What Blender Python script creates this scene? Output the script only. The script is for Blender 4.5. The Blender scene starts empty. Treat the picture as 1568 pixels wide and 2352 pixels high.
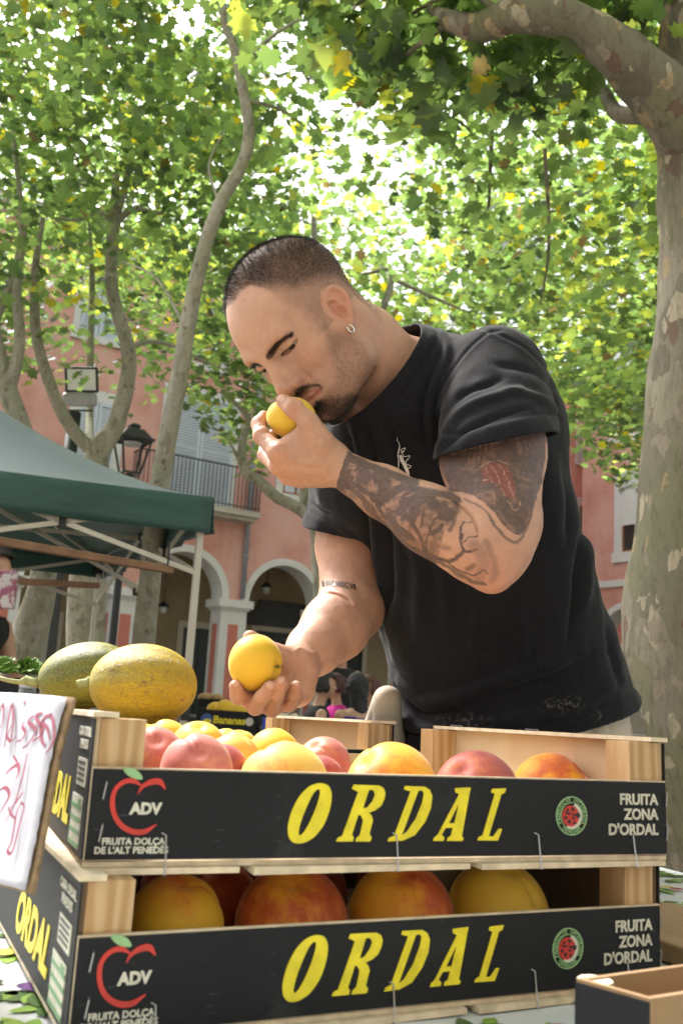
import bpy, bmesh, math, random, os, time
import numpy as np
from mathutils import Vector, Matrix, Quaternion
from math import radians, sin, cos, pi, sqrt
T0 = time.time()
rng = np.random.default_rng(7)
random.seed(7)
SC = bpy.context.scene
COL = SC.collection

# ------------------------------------------------------------------ camera
FPX = 2190.0                       # focal length for a 1568 x 2352 frame
ROLL = math.atan(.06)
PITCH = math.atan(415 / FPX)
CAM = np.array([0, 0, 1.15])
CF = np.array([0, cos(PITCH), sin(PITCH)])
_r0 = np.array([1., 0, 0]); _u0 = np.array([0, -sin(PITCH), cos(PITCH)])
CR = cos(ROLL) * _r0 + sin(ROLL) * _u0
CU = -sin(ROLL) * _r0 + cos(ROLL) * _u0
cam_d = bpy.data.cameras.new('camera')
cam = bpy.data.objects.new('camera', cam_d)
COL.objects.link(cam)
cam_d.sensor_fit = 'VERTICAL'; cam_d.sensor_height = 36
cam_d.lens = 36 * FPX / 2352
cam_d.clip_start = .05; cam_d.clip_end = 3000
m = Matrix((CR, CU, -CF)).transposed().to_4x4(); m.translation = Vector(CAM)
cam.matrix_world = m
cam_d.dof.use_dof = True
cam_d.dof.focus_distance = 1.27
cam_d.dof.aperture_fstop = 10.5
SC.camera = cam

# ------------------------------------------------------------------ world, sun, exposure
SUN_EL, SUN_AZ = radians(50), radians(-42)      # azimuth measured from +Y towards +X
W = bpy.data.worlds.new('World'); SC.world = W; W.use_nodes = True
nt = W.node_tree; nt.nodes.clear()
sky = nt.nodes.new('ShaderNodeTexSky'); sky.sky_type = 'NISHITA'; sky.sun_disc = False
sky.sun_elevation = SUN_EL; sky.sun_rotation = SUN_AZ
sky.air_density = 1.6; sky.dust_density = 6; sky.ozone_density = 1.0
hs = nt.nodes.new('ShaderNodeHueSaturation'); hs.inputs['Saturation'].default_value = .35
bg = nt.nodes.new('ShaderNodeBackground'); bg.inputs[1].default_value = .15
wo = nt.nodes.new('ShaderNodeOutputWorld')
nt.links.new(sky.outputs[0], hs.inputs['Color']); nt.links.new(hs.outputs[0], bg.inputs[0]); nt.links.new(bg.outputs[0], wo.inputs[0])
sd = bpy.data.lights.new('sun', 'SUN'); sd.energy = 3.3; sd.angle = radians(12); sd.color = (1, .965, .92)
so = bpy.data.objects.new('sun', sd); COL.objects.link(so)
sv = Vector((sin(SUN_AZ) * cos(SUN_EL), cos(SUN_AZ) * cos(SUN_EL), sin(SUN_EL)))
so.rotation_euler = sv.to_track_quat('Z', 'Y').to_euler(); so.location = (0, 0, 30)
SC.view_settings.view_transform = 'Standard'; SC.view_settings.look = 'None'
SC.view_settings.gamma = 1; SC.view_settings.exposure = 1.34
SC.render.engine = 'CYCLES'
cy = SC.cycles
cy.max_bounces = 8; cy.diffuse_bounces = 4; cy.glossy_bounces = 3; cy.transmission_bounces = 6; cy.transparent_max_bounces = 8
cy.use_denoising = True
try: cy.denoiser = 'OPENIMAGEDENOISE'
except Exception: pass
cy.sample_clamp_indirect = 8
cy.caustics_reflective = False; cy.caustics_refractive = False

# ------------------------------------------------------------------ projection helpers (used only to measure places off the photo)
def P(x, y, d):
    """world point seen at photo position x, y at distance d along the view axis"""
    return CAM + d * (CF + (x - 784) / FPX * CR - (y - 1176) / FPX * CU)
def PZ(x, y, z):
    r = CF + (x - 784) / FPX * CR - (y - 1176) / FPX * CU
    return CAM + r * ((z - CAM[2]) / r[2])
def proj(p):
    q = np.asarray(p, float) - CAM; d = q @ CF
    return np.stack([784 + FPX * (q @ CR) / d, 1176 - FPX * (q @ CU) / d, d], -1)
def V(p): return Vector([float(c) for c in p])
def nrm(v):
    v = np.asarray(v, float); return v / np.linalg.norm(v)

# ------------------------------------------------------------------ object helpers
def tag(o, label=None, cat=None, group=None, kind=None):
    if label: o['label'] = label
    if cat: o['category'] = cat
    if group: o['group'] = group
    if kind: o['kind'] = kind
    return o
def empty(name, loc, label=None, cat=None, group=None, rz=0.):
    o = bpy.data.objects.new(name, None); COL.objects.link(o)
    o.location = V(loc); o.rotation_euler = (0, 0, rz); o.empty_display_size = .05
    return tag(o, label, cat, group)
def mesh_obj(name, verts, faces, mat=None, parent=None, smooth=False, loc=None, mats=None, midx=None):
    me = bpy.data.meshes.new(name)
    verts = np.asarray(verts, float)
    off = None
    if loc is not None: verts = verts - np.asarray(loc, float)
    me.from_pydata([tuple(v) for v in verts.tolist()], [], [tuple(f) for f in faces])
    me.update()
    if mats:
        for m_ in mats: me.materials.append(m_)
        if midx is not None: me.polygons.foreach_set('material_index', np.asarray(midx, dtype=np.int32))
    elif mat: me.materials.append(mat)
    if smooth: me.polygons.foreach_set('use_smooth', [True] * len(me.polygons))
    o = bpy.data.objects.new(name, me); COL.objects.link(o)
    if loc is not None: o.location = V(loc)
    if parent is not None: put_under(o, parent)
    return o
def put_under(o, parent):
    """parent o keeping the world place it has now (parent chain has only loc / rot)"""
    mw = o.matrix_basis.copy()
    o.parent = parent
    pm = world_of(parent)
    o.matrix_parent_inverse = pm.inverted()
    o.matrix_basis = mw
def world_of(o):
    mm = o.matrix_basis.copy()
    if o.parent: mm = world_of(o.parent) @ o.matrix_parent_inverse @ mm
    return mm
def copy_tree(o, parent=None):
    c = o.copy(); COL.objects.link(c)
    if parent is not None: c.parent = parent
    for ch in list(o.children): copy_tree(ch, c)
    return c

class MB:
    """collects simple shapes, then links them as one mesh object"""
    def __init__(s): s.v = []; s.f = []; s.mi = []; s.cur = 0
    def add(s, v, f):
        o = len(s.v); s.v += [tuple(map(float, p)) for p in v]; s.f += [tuple(i + o for i in q) for q in f]; s.mi += [s.cur] * len(f); return s
    def box(s, c, size, R=None, taper=1.0):
        c = np.asarray(c, float); h = np.asarray(size, float) / 2
        pts = []
        for z in (-1, 1):
            t = taper if z > 0 else 1
            for x, y in ((-1, -1), (1, -1), (1, 1), (-1, 1)):
                p = np.array([x * h[0] * t, y * h[1] * t, z * h[2]])
                if R is not None: p = R @ p
                pts.append(c + p)
        return s.add(pts, [(3, 2, 1, 0), (4, 5, 6, 7), (0, 1, 5, 4), (1, 2, 6, 5), (2, 3, 7, 6), (3, 0, 4, 7)])
    def hexa(s, pts): return s.add(pts, [(3, 2, 1, 0), (4, 5, 6, 7), (0, 1, 5, 4), (1, 2, 6, 5), (2, 3, 7, 6), (3, 0, 4, 7)])
    def bar(s, a, b, w, t, up=(0, 0, 1)):
        a = np.asarray(a, float); b = np.asarray(b, float); d = nrm(b - a); up = np.asarray(up, float)
        sx = np.cross(d, up)
        if np.linalg.norm(sx) < 1e-4: sx = np.cross(d, (0, 1, 0))
        sx = nrm(sx); uy = nrm(np.cross(sx, d))
        r = [a - sx * w / 2 - uy * t / 2, a + sx * w / 2 - uy * t / 2, a + sx * w / 2 + uy * t / 2, a - sx * w / 2 + uy * t / 2]
        q = [p + (b - a) for p in r]
        return s.add(r + q, [(3, 2, 1, 0), (4, 5, 6, 7), (0, 1, 5, 4), (1, 2, 6, 5), (2, 3, 7, 6), (3, 0, 4, 7)])
    def tube(s, pts, rad, n=10, cap=True, jit=0):
        pts = [np.asarray(p, float) for p in pts]
        if np.isscalar(rad): rad = [rad] * len(pts)
        rings = []; prev = None
        for i, p in enumerate(pts):
            if i == 0: d = pts[1] - p
            elif i == len(pts) - 1: d = p - pts[i - 1]
            else: d = pts[i + 1] - pts[i - 1]
            d = nrm(d)
            if prev is None:
                a = np.cross(d, (0, 0, 1));
                if np.linalg.norm(a) < .1: a = np.cross(d, (1, 0, 0))
            else: a = prev - d * (prev @ d)
            a = nrm(a); prev = a; b = np.cross(d, a)
            rr = rad[i]
            ring = []
            for k in range(n):
                t = 2 * pi * k / n
                r_ = rr * (1 + (jit * math.sin(3 * t + i * .9) + jit * .7 * math.sin(5 * t - i * 1.7)) if jit else 1)
                ring.append(p + (a * cos(t) + b * sin(t)) * r_)
            rings.append(ring)
        o = len(s.v)
        for r in rings: s.v += [tuple(map(float, q)) for q in r]
        fs = []
        for i in range(len(rings) - 1):
            for k in range(n):
                a0 = o + i * n + k; a1 = o + i * n + (k + 1) % n
                fs.append((a0, a1, a1 + n, a0 + n))
        if cap:
            fs.append(tuple(o + k for k in reversed(range(n)))); fs.append(tuple(o + (len(rings) - 1) * n + k for k in range(n)))
        s.f += fs; s.mi += [s.cur] * len(fs); return s
    def lathe(s, c, prof, n=20, R=None, close=True):
        """prof: list of (radius, height)"""
        c = np.asarray(c, float); o = len(s.v)
        for r, z in prof:
            for k in range(n):
                t = 2 * pi * k / n; p = np.array([r * cos(t), r * sin(t), z])
                if R is not None: p = R @ p
                s.v.append(tuple(map(float, c + p)))
        fs = []
        for i in range(len(prof) - 1):
            for k in range(n):
                a0 = o + i * n + k; a1 = o + i * n + (k + 1) % n
                fs.append((a0, a1, a1 + n, a0 + n))
        if close:
            fs.append(tuple(o + k for k in reversed(range(n)))); fs.append(tuple(o + (len(prof) - 1) * n + k for k in range(n)))
        s.f += fs; s.mi += [s.cur] * len(fs); return s
    def sphere(s, c, r, n=14, m=9, R=None):
        r = np.array([r] * 3 if np.isscalar(r) else r, float); c = np.asarray(c, float); o = len(s.v)
        pts = [(0, 0, 1)]
        for i in range(1, m):
            a = pi * i / m
            for k in range(n):
                t = 2 * pi * k / n; pts.append((sin(a) * cos(t), sin(a) * sin(t), cos(a)))
        pts.append((0, 0, -1))
        for p in pts:
            q = np.array(p) * r
            if R is not None: q = R @ q
            s.v.append(tuple(map(float, c + q)))
        fs = [(o, o + 1 + k, o + 1 + (k + 1) % n) for k in range(n)]
        for i in range(m - 2):
            for k in range(n):
                a0 = o + 1 + i * n + k; a1 = o + 1 + i * n + (k + 1) % n
                fs.append((a0, a0 + n, a1 + n, a1))
        e = o + len(pts) - 1; b0 = o + 1 + (m - 2) * n
        fs += [(e, b0 + (k + 1) % n, b0 + k) for k in range(n)]
        s.f += fs; s.mi += [s.cur] * len(fs); return s
    def build(s, name, mat=None, parent=None, smooth=False, loc=None, bevel=0, mats=None, seg=2):
        o = mesh_obj(name, s.v, s.f, mat, parent, smooth, loc, mats, s.mi if mats else None)
        if bevel:
            b = o.modifiers.new('bevel', 'BEVEL'); b.width = bevel; b.segments = seg; b.limit_method = 'ANGLE'; b.angle_limit = radians(40)
        return o
def catmull(pts, n=6):
    pts = [np.asarray(p, float) for p in pts]; out = []
    ext = [2 * pts[0] - pts[1]] + pts + [2 * pts[-1] - pts[-2]]
    for i in range(1, len(ext) - 2):
        p0, p1, p2, p3 = ext[i - 1:i + 3]
        for k in range(n):
            t = k / n
            out.append(.5 * ((2 * p1) + (-p0 + p2) * t + (2 * p0 - 5 * p1 + 4 * p2 - p3) * t * t + (-p0 + 3 * p1 - 3 * p2 + p3) * t ** 3))
    out.append(pts[-1]); return out

# ------------------------------------------------------------------ materials
class NT:
    def __init__(s, name):
        s.m = bpy.data.materials.new(name); s.m.use_nodes = True; s.t = s.m.node_tree
        s.b = s.t.nodes['Principled BSDF']; s.out = s.t.nodes['Material Output']
    def n(s, typ, **kw):
        nd = s.t.nodes.new('ShaderNode' + typ)
        for k, v in kw.items():
            if k in nd.inputs: nd.inputs[k].default_value = v
            else: setattr(nd, k, v)
        return nd
    def l(s, a, b): s.t.links.new(a, b)
    def coord(s, scale=(1, 1, 1), rot=(0, 0, 0), kind='Object'):
        c = s.n('TexCoord'); mp = s.n('Mapping'); mp.inputs['Scale'].default_value = scale; mp.inputs['Rotation'].default_value = rot
        s.l(c.outputs[kind], mp.inputs[0]); return mp.outputs[0]
    def noise(s, co, scale, detail=4, rough=.55, dist=0):
        nd = s.n('TexNoise'); nd.inputs['Scale'].default_value = scale; nd.inputs['Detail'].default_value = detail
        nd.inputs['Roughness'].default_value = rough; nd.inputs['Distortion'].default_value = dist
        if co is not None: s.l(co, nd.inputs['Vector'])
        return nd.outputs['Fac']
    def ramp(s, fac, stops, mode='LINEAR'):
        r = s.n('ValToRGB'); cr = r.color_ramp; cr.interpolation = mode
        while len(cr.elements) < len(stops): cr.elements.new(.5)
        for e, (p, c) in zip(cr.elements, stops):
            e.position = p; e.color = (*c, 1) if len(c) == 3 else c
        s.l(fac, r.inputs[0]); return r.outputs[0]
    def mix(s, fac, a, b, mode='MIX'):
        nd = s.n('Mix', data_type='RGBA', blend_type=mode)
        for sock, v in ((nd.inputs[0], fac), (nd.inputs[6], a), (nd.inputs[7], b)):
            if isinstance(v, (int, float)): sock.default_value = v
            elif isinstance(v, (tuple, list)): sock.default_value = (*v, 1) if len(v) == 3 else v
            else: s.l(v, sock)
        return nd.outputs[2]
    def math(s, op, a, b=0., c=0.):
        nd = s.n('Math', operation=op)
        for i, v in enumerate((a, b, c)):
            if isinstance(v, (int, float)): nd.inputs[i].default_value = v
            else: s.l(v, nd.inputs[i])
        return nd.outputs[0]
    def attr(s, name):
        a = s.n('Attribute'); a.attribute_name = name; return a
    def bump(s, h, strength=.3, dist=.002):
        b = s.n('Bump'); b.inputs['Strength'].default_value = strength; b.inputs['Distance'].default_value = dist
        s.l(h, b.inputs['Height']); s.l(b.outputs[0], s.b.inputs['Normal']); return b
    def set(s, **kw):
        for k, v in kw.items():
            k = {'color': 'Base Color', 'rough': 'Roughness', 'metal': 'Metallic', 'spec': 'Specular IOR Level', 'sss': 'Subsurface Weight', 'trans': 'Transmission Weight', 'sheen': 'Sheen Weight', 'alpha': 'Alpha', 'coat': 'Coat Weight'}.get(k, k)
            sock = s.b.inputs[k]
            if isinstance(v, (int, float)): sock.default_value = v
            elif isinstance(v, (tuple, list)): sock.default_value = (*v, 1) if len(v) == 3 else v
            else: s.l(v, sock)
        return s
def simple(name, col, rough=.6, metal=0., var=.12, scale=12., bump=0., bscale=60., spec=.5):
    """plain procedural surface: base colour broken up with noise, optional fine bump"""
    t = NT(name); co = t.coord()
    n1 = t.noise(co, scale, 5)
    lo = tuple(c * (1 - var) for c in col); hi = tuple(min(1, c * (1 + var)) for c in col)
    t.set(color=t.ramp(n1, [(.3, lo), (.7, hi)]), rough=rough, metal=metal, spec=spec)
    if bump: t.bump(t.noise(co, bscale, 4), bump, .003)
    return t.m
# ------------------------------------------------------------------ implicit-surface modeller
class Sdf:
    def __init__(s): s.ops = []
    # every primitive: (bounding centre, function(points)->distance)
    def add(s, f, k=.01, mode='u'): s.ops.append((mode, f, k)); return s
def d_sph(c, r):
    c = np.asarray(c, float)
    def f(p): return np.sqrt(((p - c) ** 2).sum(1)) - r
    f.lb = lambda p: float(np.linalg.norm(p - c)) - r
    return f
def d_cap(a, b, ra, rb):
    a = np.asarray(a, float); b = np.asarray(b, float); ab = b - a; L2 = ab @ ab + 1e-12
    def f(p):
        pa = p - a; h = np.clip(pa @ ab / L2, 0, 1)
        return np.sqrt(((pa - h[:, None] * ab) ** 2).sum(1)) - (ra + (rb - ra) * h)
    f.lb = lambda p: float(f(p[None])[0])
    return f
def d_ell(c, r, M=None):
    c = np.asarray(c, float); r = np.asarray(r, float)
    def f(p):
        q = p - c
        if M is not None: q = q @ M           # columns of M are the ellipsoid axes
        k0 = np.sqrt(((q / r) ** 2).sum(1)); k1 = np.sqrt(((q / (r * r)) ** 2).sum(1)) + 1e-9
        return k0 * (k0 - 1) / k1
    rm = float(r.max()); f.lb = lambda p: (float(np.linalg.norm(p - c)) - rm) * float(r.min()) / rm * .999 if np.linalg.norm(p - c) > rm else -1.
    return f
def d_flatcap(a, b, ra, rb, n, sq):
    """capsule squashed by factor sq along direction n"""
    a = np.asarray(a, float); b = np.asarray(b, float); n = nrm(n); ab = b - a; L2 = ab @ ab + 1e-12
    def f(p):
        pa = p - a; h = np.clip(pa @ ab / L2, 0, 1); q = pa - h[:, None] * ab
        qn = q @ n; qq = np.sqrt(np.maximum((q ** 2).sum(1) - qn ** 2, 0) + (qn / sq) ** 2)
        return (qq - (ra + (rb - ra) * h)) * sq ** .5
    rm = max(ra, rb) * max(1, sq); cc = (a + b) / 2; hl = sqrt(L2) / 2
    f.lb = lambda p: float(np.linalg.norm(p - cc)) - rm - hl
    return f
def smin(a, b, k):
    h = np.maximum(k - np.abs(a - b), 0) / k
    return np.minimum(a, b) - h * h * k * .25
def sdf_eval(ops, p, lim=1e9, half=0., cen=None):
    d = np.full(len(p), 1.0)
    for mode, f, k in ops:
        if cen is not None:
            dc = f.lb(cen[0])
            if dc > half + k + .045: continue
        v = f(p)
        if mode == 'u': d = smin(d, v, k)
        elif mode == 's': d = -smin(-d, v, k)
        elif mode == 'i': d = -smin(-d, -v, k)
    return d
def sdf_mesh(ops, lo, hi, h, B=16, post=None):
    """sparse surface nets; returns verts, quads"""
    lo = np.asarray(lo, float); hi = np.asarray(hi, float)
    nb = np.ceil((hi - lo) / (h * B)).astype(int)
    gx = np.stack(np.meshgrid(*[np.arange(n) for n in nb], indexing='ij'), -1).reshape(-1, 3)
    cen = lo + (gx + .5) * h * B; half = h * B * .5 * sqrt(3)
    dc = np.concatenate([sdf_eval(ops, cen[i:i + 200000]) for i in range(0, len(cen), 200000)])
    act = gx[np.abs(dc) < half * 1.5 + .006]
    N = B + 1
    ii = np.stack(np.meshgrid(*[np.arange(N)] * 3, indexing='ij'), -1).reshape(-1, 3)
    S = (nb * B + 3).astype(np.int64)
    keys = []; vpos = []; eds = [[], [], []]
    c8 = [(a, b, c) for a in (0, 1) for b in (0, 1) for c in (0, 1)]
    for g in act:
        base = g * B
        p = lo + (base + ii) * h
        ce = lo + (base + B / 2) * h
        d = sdf_eval(ops, p, half=half, cen=ce[None])
        if d.min() > 0 or d.max() < 0: continue
        D = d.reshape(N, N, N); s = D < 0
        cc = np.zeros((B, B, B), np.int8)
        for a, b, c in c8: cc += s[a:a + B, b:b + B, c:c + B]
        idx = np.argwhere((cc > 0) & (cc < 8))
        if len(idx):
            # vertex = mean of edge crossings
            acc = np.zeros((len(idx), 3)); cnt = np.zeros(len(idx))
            for ax in range(3):
                o1 = [(a, b, c) for a, b, c in c8 if (a, b, c)[ax] == 0]
                for o in o1:
                    o2 = list(o); o2[ax] = 1
                    i0 = idx + np.array(o); i1 = idx + np.array(o2)
                    v0 = D[i0[:, 0], i0[:, 1], i0[:, 2]]; v1 = D[i1[:, 0], i1[:, 1], i1[:, 2]]
                    mm = (v0 < 0) != (v1 < 0)
                    t = np.where(mm, v0 / np.where(mm, v0 - v1, 1), 0)
                    e = np.array(o, float)[None].repeat(len(idx), 0); e[:, ax] = t
                    acc += e * mm[:, None]; cnt += mm
            q = acc / cnt[:, None] + idx + base
            gi = idx + base
            keys.append((gi[:, 0] * S[1] + gi[:, 1]) * S[2] + gi[:, 2]); vpos.append(lo + q * h)
        for ax in range(3):
            sl0 = [slice(0, B)] * 3; sl1 = [slice(0, B)] * 3; sl1[ax] = slice(1, B + 1)
            a0 = s[tuple(sl0)]; a1 = s[tuple(sl1)]
            e = np.argwhere(a0 != a1)
            if len(e):
                fl = a0[e[:, 0], e[:, 1], e[:, 2]]
                eds[ax].append(np.c_[e + base, fl])
    keys = np.concatenate(keys); vpos = np.concatenate(vpos)
    od = np.argsort(keys); keys = keys[od]; vpos = vpos[od]
    quads = []
    for ax in range(3):
        e = np.concatenate(eds[ax]); g = e[:, :3]; fl = e[:, 3].astype(bool)
        b, c = [(1, 2), (2, 0), (0, 1)][ax]
        q = []
        for db, dcc in ((0, 0), (-1, 0), (-1, -1), (0, -1)):
            gg = g.copy(); gg[:, b] += db; gg[:, c] += dcc
            kk = (gg[:, 0] * S[1] + gg[:, 1]) * S[2] + gg[:, 2]
            ps = np.searchsorted(keys, kk); ps = np.minimum(ps, len(keys) - 1)
            q.append(np.where(keys[ps] == kk, ps, -1))
        q = np.stack(q, 1); q[~fl] = q[~fl][:, ::-1]
        quads.append(q[(q >= 0).all(1)])
    quads = np.concatenate(quads)
    return vpos, quads
def fast_mesh(name, v, q, mat=None, smooth=True):
    me = bpy.data.meshes.new(name)
    me.vertices.add(len(v)); me.vertices.foreach_set('co', np.asarray(v, np.float32).ravel())
    n = len(q); k = q.shape[1]
    me.loops.add(n * k); me.loops.foreach_set('vertex_index', np.asarray(q, np.int32).ravel())
    me.polygons.add(n); me.polygons.foreach_set('loop_start', np.arange(0, n * k, k, dtype=np.int32))
    try: me.polygons.foreach_set('loop_total', np.full(n, k, np.int32))
    except Exception: pass
    me.update(calc_edges=True); me.validate()
    if smooth: me.polygons.foreach_set('use_smooth', np.ones(len(me.polygons), bool))
    if mat: me.materials.append(mat)
    return me
def smooth_verts(v, q, it=1, lam=.5, mask=None):
    n = len(v); e = np.concatenate([q[:, [0, 1]], q[:, [1, 2]], q[:, [2, 3]], q[:, [3, 0]]])
    a = np.concatenate([e[:, 0], e[:, 1]]); b = np.concatenate([e[:, 1], e[:, 0]])
    cnt = np.bincount(a, minlength=n)[:, None] + 1e-9
    for _ in range(it):
        av = np.stack([np.bincount(a, v[b, i], minlength=n) for i in range(v.shape[1])], 1) / cnt
        l_ = lam if mask is None else (lam * mask)[:, None]
        v = v + l_ * (av - v)
    return v
def vert_normals(v, q):
    a = v[q[:, 2]] - v[q[:, 0]]; b = v[q[:, 3]] - v[q[:, 1]]; fn = np.cross(a, b)
    n = np.zeros_like(v)
    for i in range(4):
        for c in range(3): n[:, c] += np.bincount(q[:, i], fn[:, c], minlength=len(v))
    return n / (np.linalg.norm(n, axis=1)[:, None] + 1e-12)
def vnoise(p, s, seed=0):
    """cheap smooth 3-D value noise in 0..1"""
    q = p * s + seed * 17.13; i = np.floor(q).astype(np.int64); f = q - i; f = f * f * (3 - 2 * f); r = 0
    for dx in (0, 1):
        for dy in (0, 1):
            for dz in (0, 1):
                hsh = ((i[:, 0] + dx) * 73856093) ^ ((i[:, 1] + dy) * 19349663) ^ ((i[:, 2] + dz) * 83492791) ^ (seed * 2654435)
                hsh = (hsh ^ (hsh >> 13)) * 1274126177; val = ((hsh ^ (hsh >> 16)) & 65535) / 65535.
                w = (f[:, 0] if dx else 1 - f[:, 0]) * (f[:, 1] if dy else 1 - f[:, 1]) * (f[:, 2] if dz else 1 - f[:, 2])
                r = r + w * val
    return r
def fbm(p, s, o=4, seed=0):
    r = 0; a = .5; t = 0
    for k in range(o): r = r + a * vnoise(p, s * 2 ** k, seed + k); t += a; a *= .5
    return r / t
def seg_dist(p, pts):
    """distance to polyline and parameter 0..1 (any dimension)"""
    pts = np.asarray(pts, float); best = np.full(len(p), 1e9); par = np.zeros(len(p)); L = np.r_[0, np.cumsum(np.linalg.norm(np.diff(pts, axis=0), axis=1))]
    for i in range(len(pts) - 1):
        ab = pts[i + 1] - pts[i]; pa = p - pts[i]; h = np.clip(pa @ ab / (ab @ ab + 1e-12), 0, 1)
        d = np.sqrt(((pa - h[:, None] * ab) ** 2).sum(1)); mk = d < best
        best[mk] = d[mk]; par[mk] = (L[i] + h[mk] * (L[i + 1] - L[i])) / L[-1]
    return best, par
def sstep(a, b, x):
    t = np.clip((x - a) / (b - a), 0, 1); return t * t * (3 - 2 * t)
# ------------------------------------------------------------------ ground
def paving_mat():
    t = NT('paving'); co = t.coord()
    br = t.n('TexBrick'); br.inputs['Scale'].default_value = 1.6; br.inputs['Color1'].default_value = (.17, .155, .135, 1); br.inputs['Color2'].default_value = (.21, .19, .17, 1)
    br.inputs['Mortar'].default_value = (.10, .095, .09, 1); br.inputs['Mortar Size'].default_value = .008; t.l(co, br.inputs['Vector'])
    t.set(color=t.mix(t.math('MULTIPLY', t.noise(co, 3, 6), .5), br.outputs['Color'], (.13, .12, .10)), rough=.85); return t.m
g = MB().add([(-900, -900, 0), (900, -900, 0), (900, 900, 0), (-900, 900, 0)], [(0, 1, 2, 3)]).build('ground', paving_mat()); tag(g, kind='structure')

# ------------------------------------------------------------------ arcaded building (facade runs away to the right)
PINK = simple('pink_stucco', (.56, .215, .175), .9, var=.10, scale=1.3, bump=.3, bscale=30)
def _stucco():
    t = NT('pink_lime_wash'); co = t.coord(); n1 = t.noise(co, .8, 6, .65); n2 = t.noise(t.coord((1, 1, .25)), 2.2, 5, .7)
    c = t.ramp(n1, [(.28, (.60, .265, .215)), (.52, (.74, .40, .335)), (.78, (.78, .50, .43))])
    c = t.mix(t.ramp(n2, [(.50, (0, 0, 0)), (.75, (.55, .55, .55))]), c, (.74, .52, .46)); t.set(color=c, rough=.92); t.bump(t.noise(co, 35, 4), .25, .004); return t.m
PINK = _stucco()
WHT = simple('white_render', (.72, .71, .68), .85, var=.06, scale=3, bump=.2, bscale=40)
OCH = simple('ochre_wall', (.40, .32, .20), .9, var=.12, scale=1.5)
CRM = simple('cream_frame', (.62, .57, .47), .8, var=.06, scale=3)
DGL = simple('dark_glass', (.03, .035, .035), .12, var=.3, scale=4)
DGR = simple('dark_green_paint', (.02, .035, .03), .4, var=.2, scale=4)
IRON = simple('iron', (.03, .032, .036), .5, var=.2, scale=10)
SHUT = simple('pale_blue_shutter', (.60, .66, .74), .6, var=.05, scale=2)
WOODB = simple('brown_wood', (.30, .13, .05), .6, var=.2, scale=6)
LEAD = simple('zinc_pipe', (.30, .33, .38), .45, var=.12, scale=8)
TILE = simple('roof_tile', (.36, .17, .10), .85, var=.2, scale=4)
class Facade:
    def __init__(s, O, D, N): s.O = np.asarray(O, float); s.D = nrm(D); s.N = nrm(N); s.up = np.array([0, 0, 1.])
    def p(s, u, z, n=0.): return s.O + s.D * u + s.N * n + s.up * z
    def box(s, mb, u0, u1, z0, z1, n0, n1): return mb.hexa([s.p(u0, z0, n0), s.p(u1, z0, n0), s.p(u1, z0, n1), s.p(u0, z0, n1), s.p(u0, z1, n0), s.p(u1, z1, n0), s.p(u1, z1, n1), s.p(u0, z1, n1)])
    def px(s, x, y):
        r = CF + (x - 784) / FPX * CR - (y - 1176) / FPX * CU; t = ((s.O - CAM) @ s.N) / (r @ s.N); q = CAM + r * t - s.O
        return q @ s.D, q[2]
def facade_window(F, b, u0, u1, z0, z1, shut=None, frame=.16, arch=False, glassm=None):
    """recessed opening dressed with a white surround"""
    m_ = MB(); F.box(m_, u0 - frame, u0, z0 - frame, z1 + frame, -.02, .05); F.box(m_, u1, u1 + frame, z0 - frame, z1 + frame, -.02, .05); F.box(m_, u0, u1, z1, z1 + frame * 1.3, -.02, .05)
    F.box(m_, u0 - frame * 1.2, u1 + frame * 1.2, z0 - frame, z0 - .001, -.02, .09)
    w = m_.build('window', WHT, b)
    g_ = MB(); F.box(g_, u0, u1, z0, z1, .004, .012); g_.build('pane', glassm or DGL, w)
    fr = MB(); mid = (u0 + u1) / 2
    for a, c in ((u0, u0 + .06), (mid - .03, mid + .03), (u1 - .06, u1)): F.box(fr, a, c, z0, z1, .013, .04)
    for a in (z0, (z0 + z1) / 2, z1 - .06): F.box(fr, u0 + .06, mid - .03, a, a + .06, .013, .036); F.box(fr, mid + .03, u1 - .06, a, a + .06, .013, .036)
    fr.build('frame', WOODB if not shut else WHT, w)
    if shut:
        for a, c in ((u0 + .01, mid - .01), (mid + .01, u1 - .01)):
            sh = MB(); F.box(sh, a, a + .07, z0, z1, .045, .085); F.box(sh, c - .07, c, z0, z1, .045, .085); F.box(sh, a + .07, c - .07, z0, z0 + .09, .045, .085); F.box(sh, a + .07, c - .07, z1 - .09, z1, .045, .085)
            k = int((z1 - z0) / .075)
            for i in range(k):
                z = z0 + .1 + i * (z1 - z0 - .2) / k; F.box(sh, a + .07, c - .07, z, z + .05, .050 + .004 * (i % 2), .078)
            sh.build('shutter', shut, w)
    return w
def balcony(F, b, u0, u1, z, h=1.05):
    s_ = MB(); F.box(s_, u0, u1, z - .14, z, 0.0, .62); F.box(s_, u0 + .06, u1 - .06, z - .24, z - .14, 0., .5)
    bal = s_.build('balcony', simple('weathered_slab', (.50, .46, .38), .9, var=.15, scale=5), b)
    r = MB(); F.box(r, u0 + .02, u1 - .02, z + h, z + h + .035, .55, .59); F.box(r, u0 + .02, u1 - .02, z + .07, z + .095, .555, .58)
    n = int((u1 - u0) / .105)
    for i in range(n + 1):
        u = u0 + .03 + i * (u1 - u0 - .06) / n; F.box(r, u - .008, u + .008, z, z + h, .562, .578)
    for u in (u0 + .02, u1 - .05):
        F.box(r, u, u + .03, z + h, z + h + .035, .05, .549); 
        for k in range(5): F.box(r, u + .007, u + .023, z, z + h, .1 + k * .1, .116 + k * .1)
    r.build('railing', IRON, bal); return bal
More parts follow.
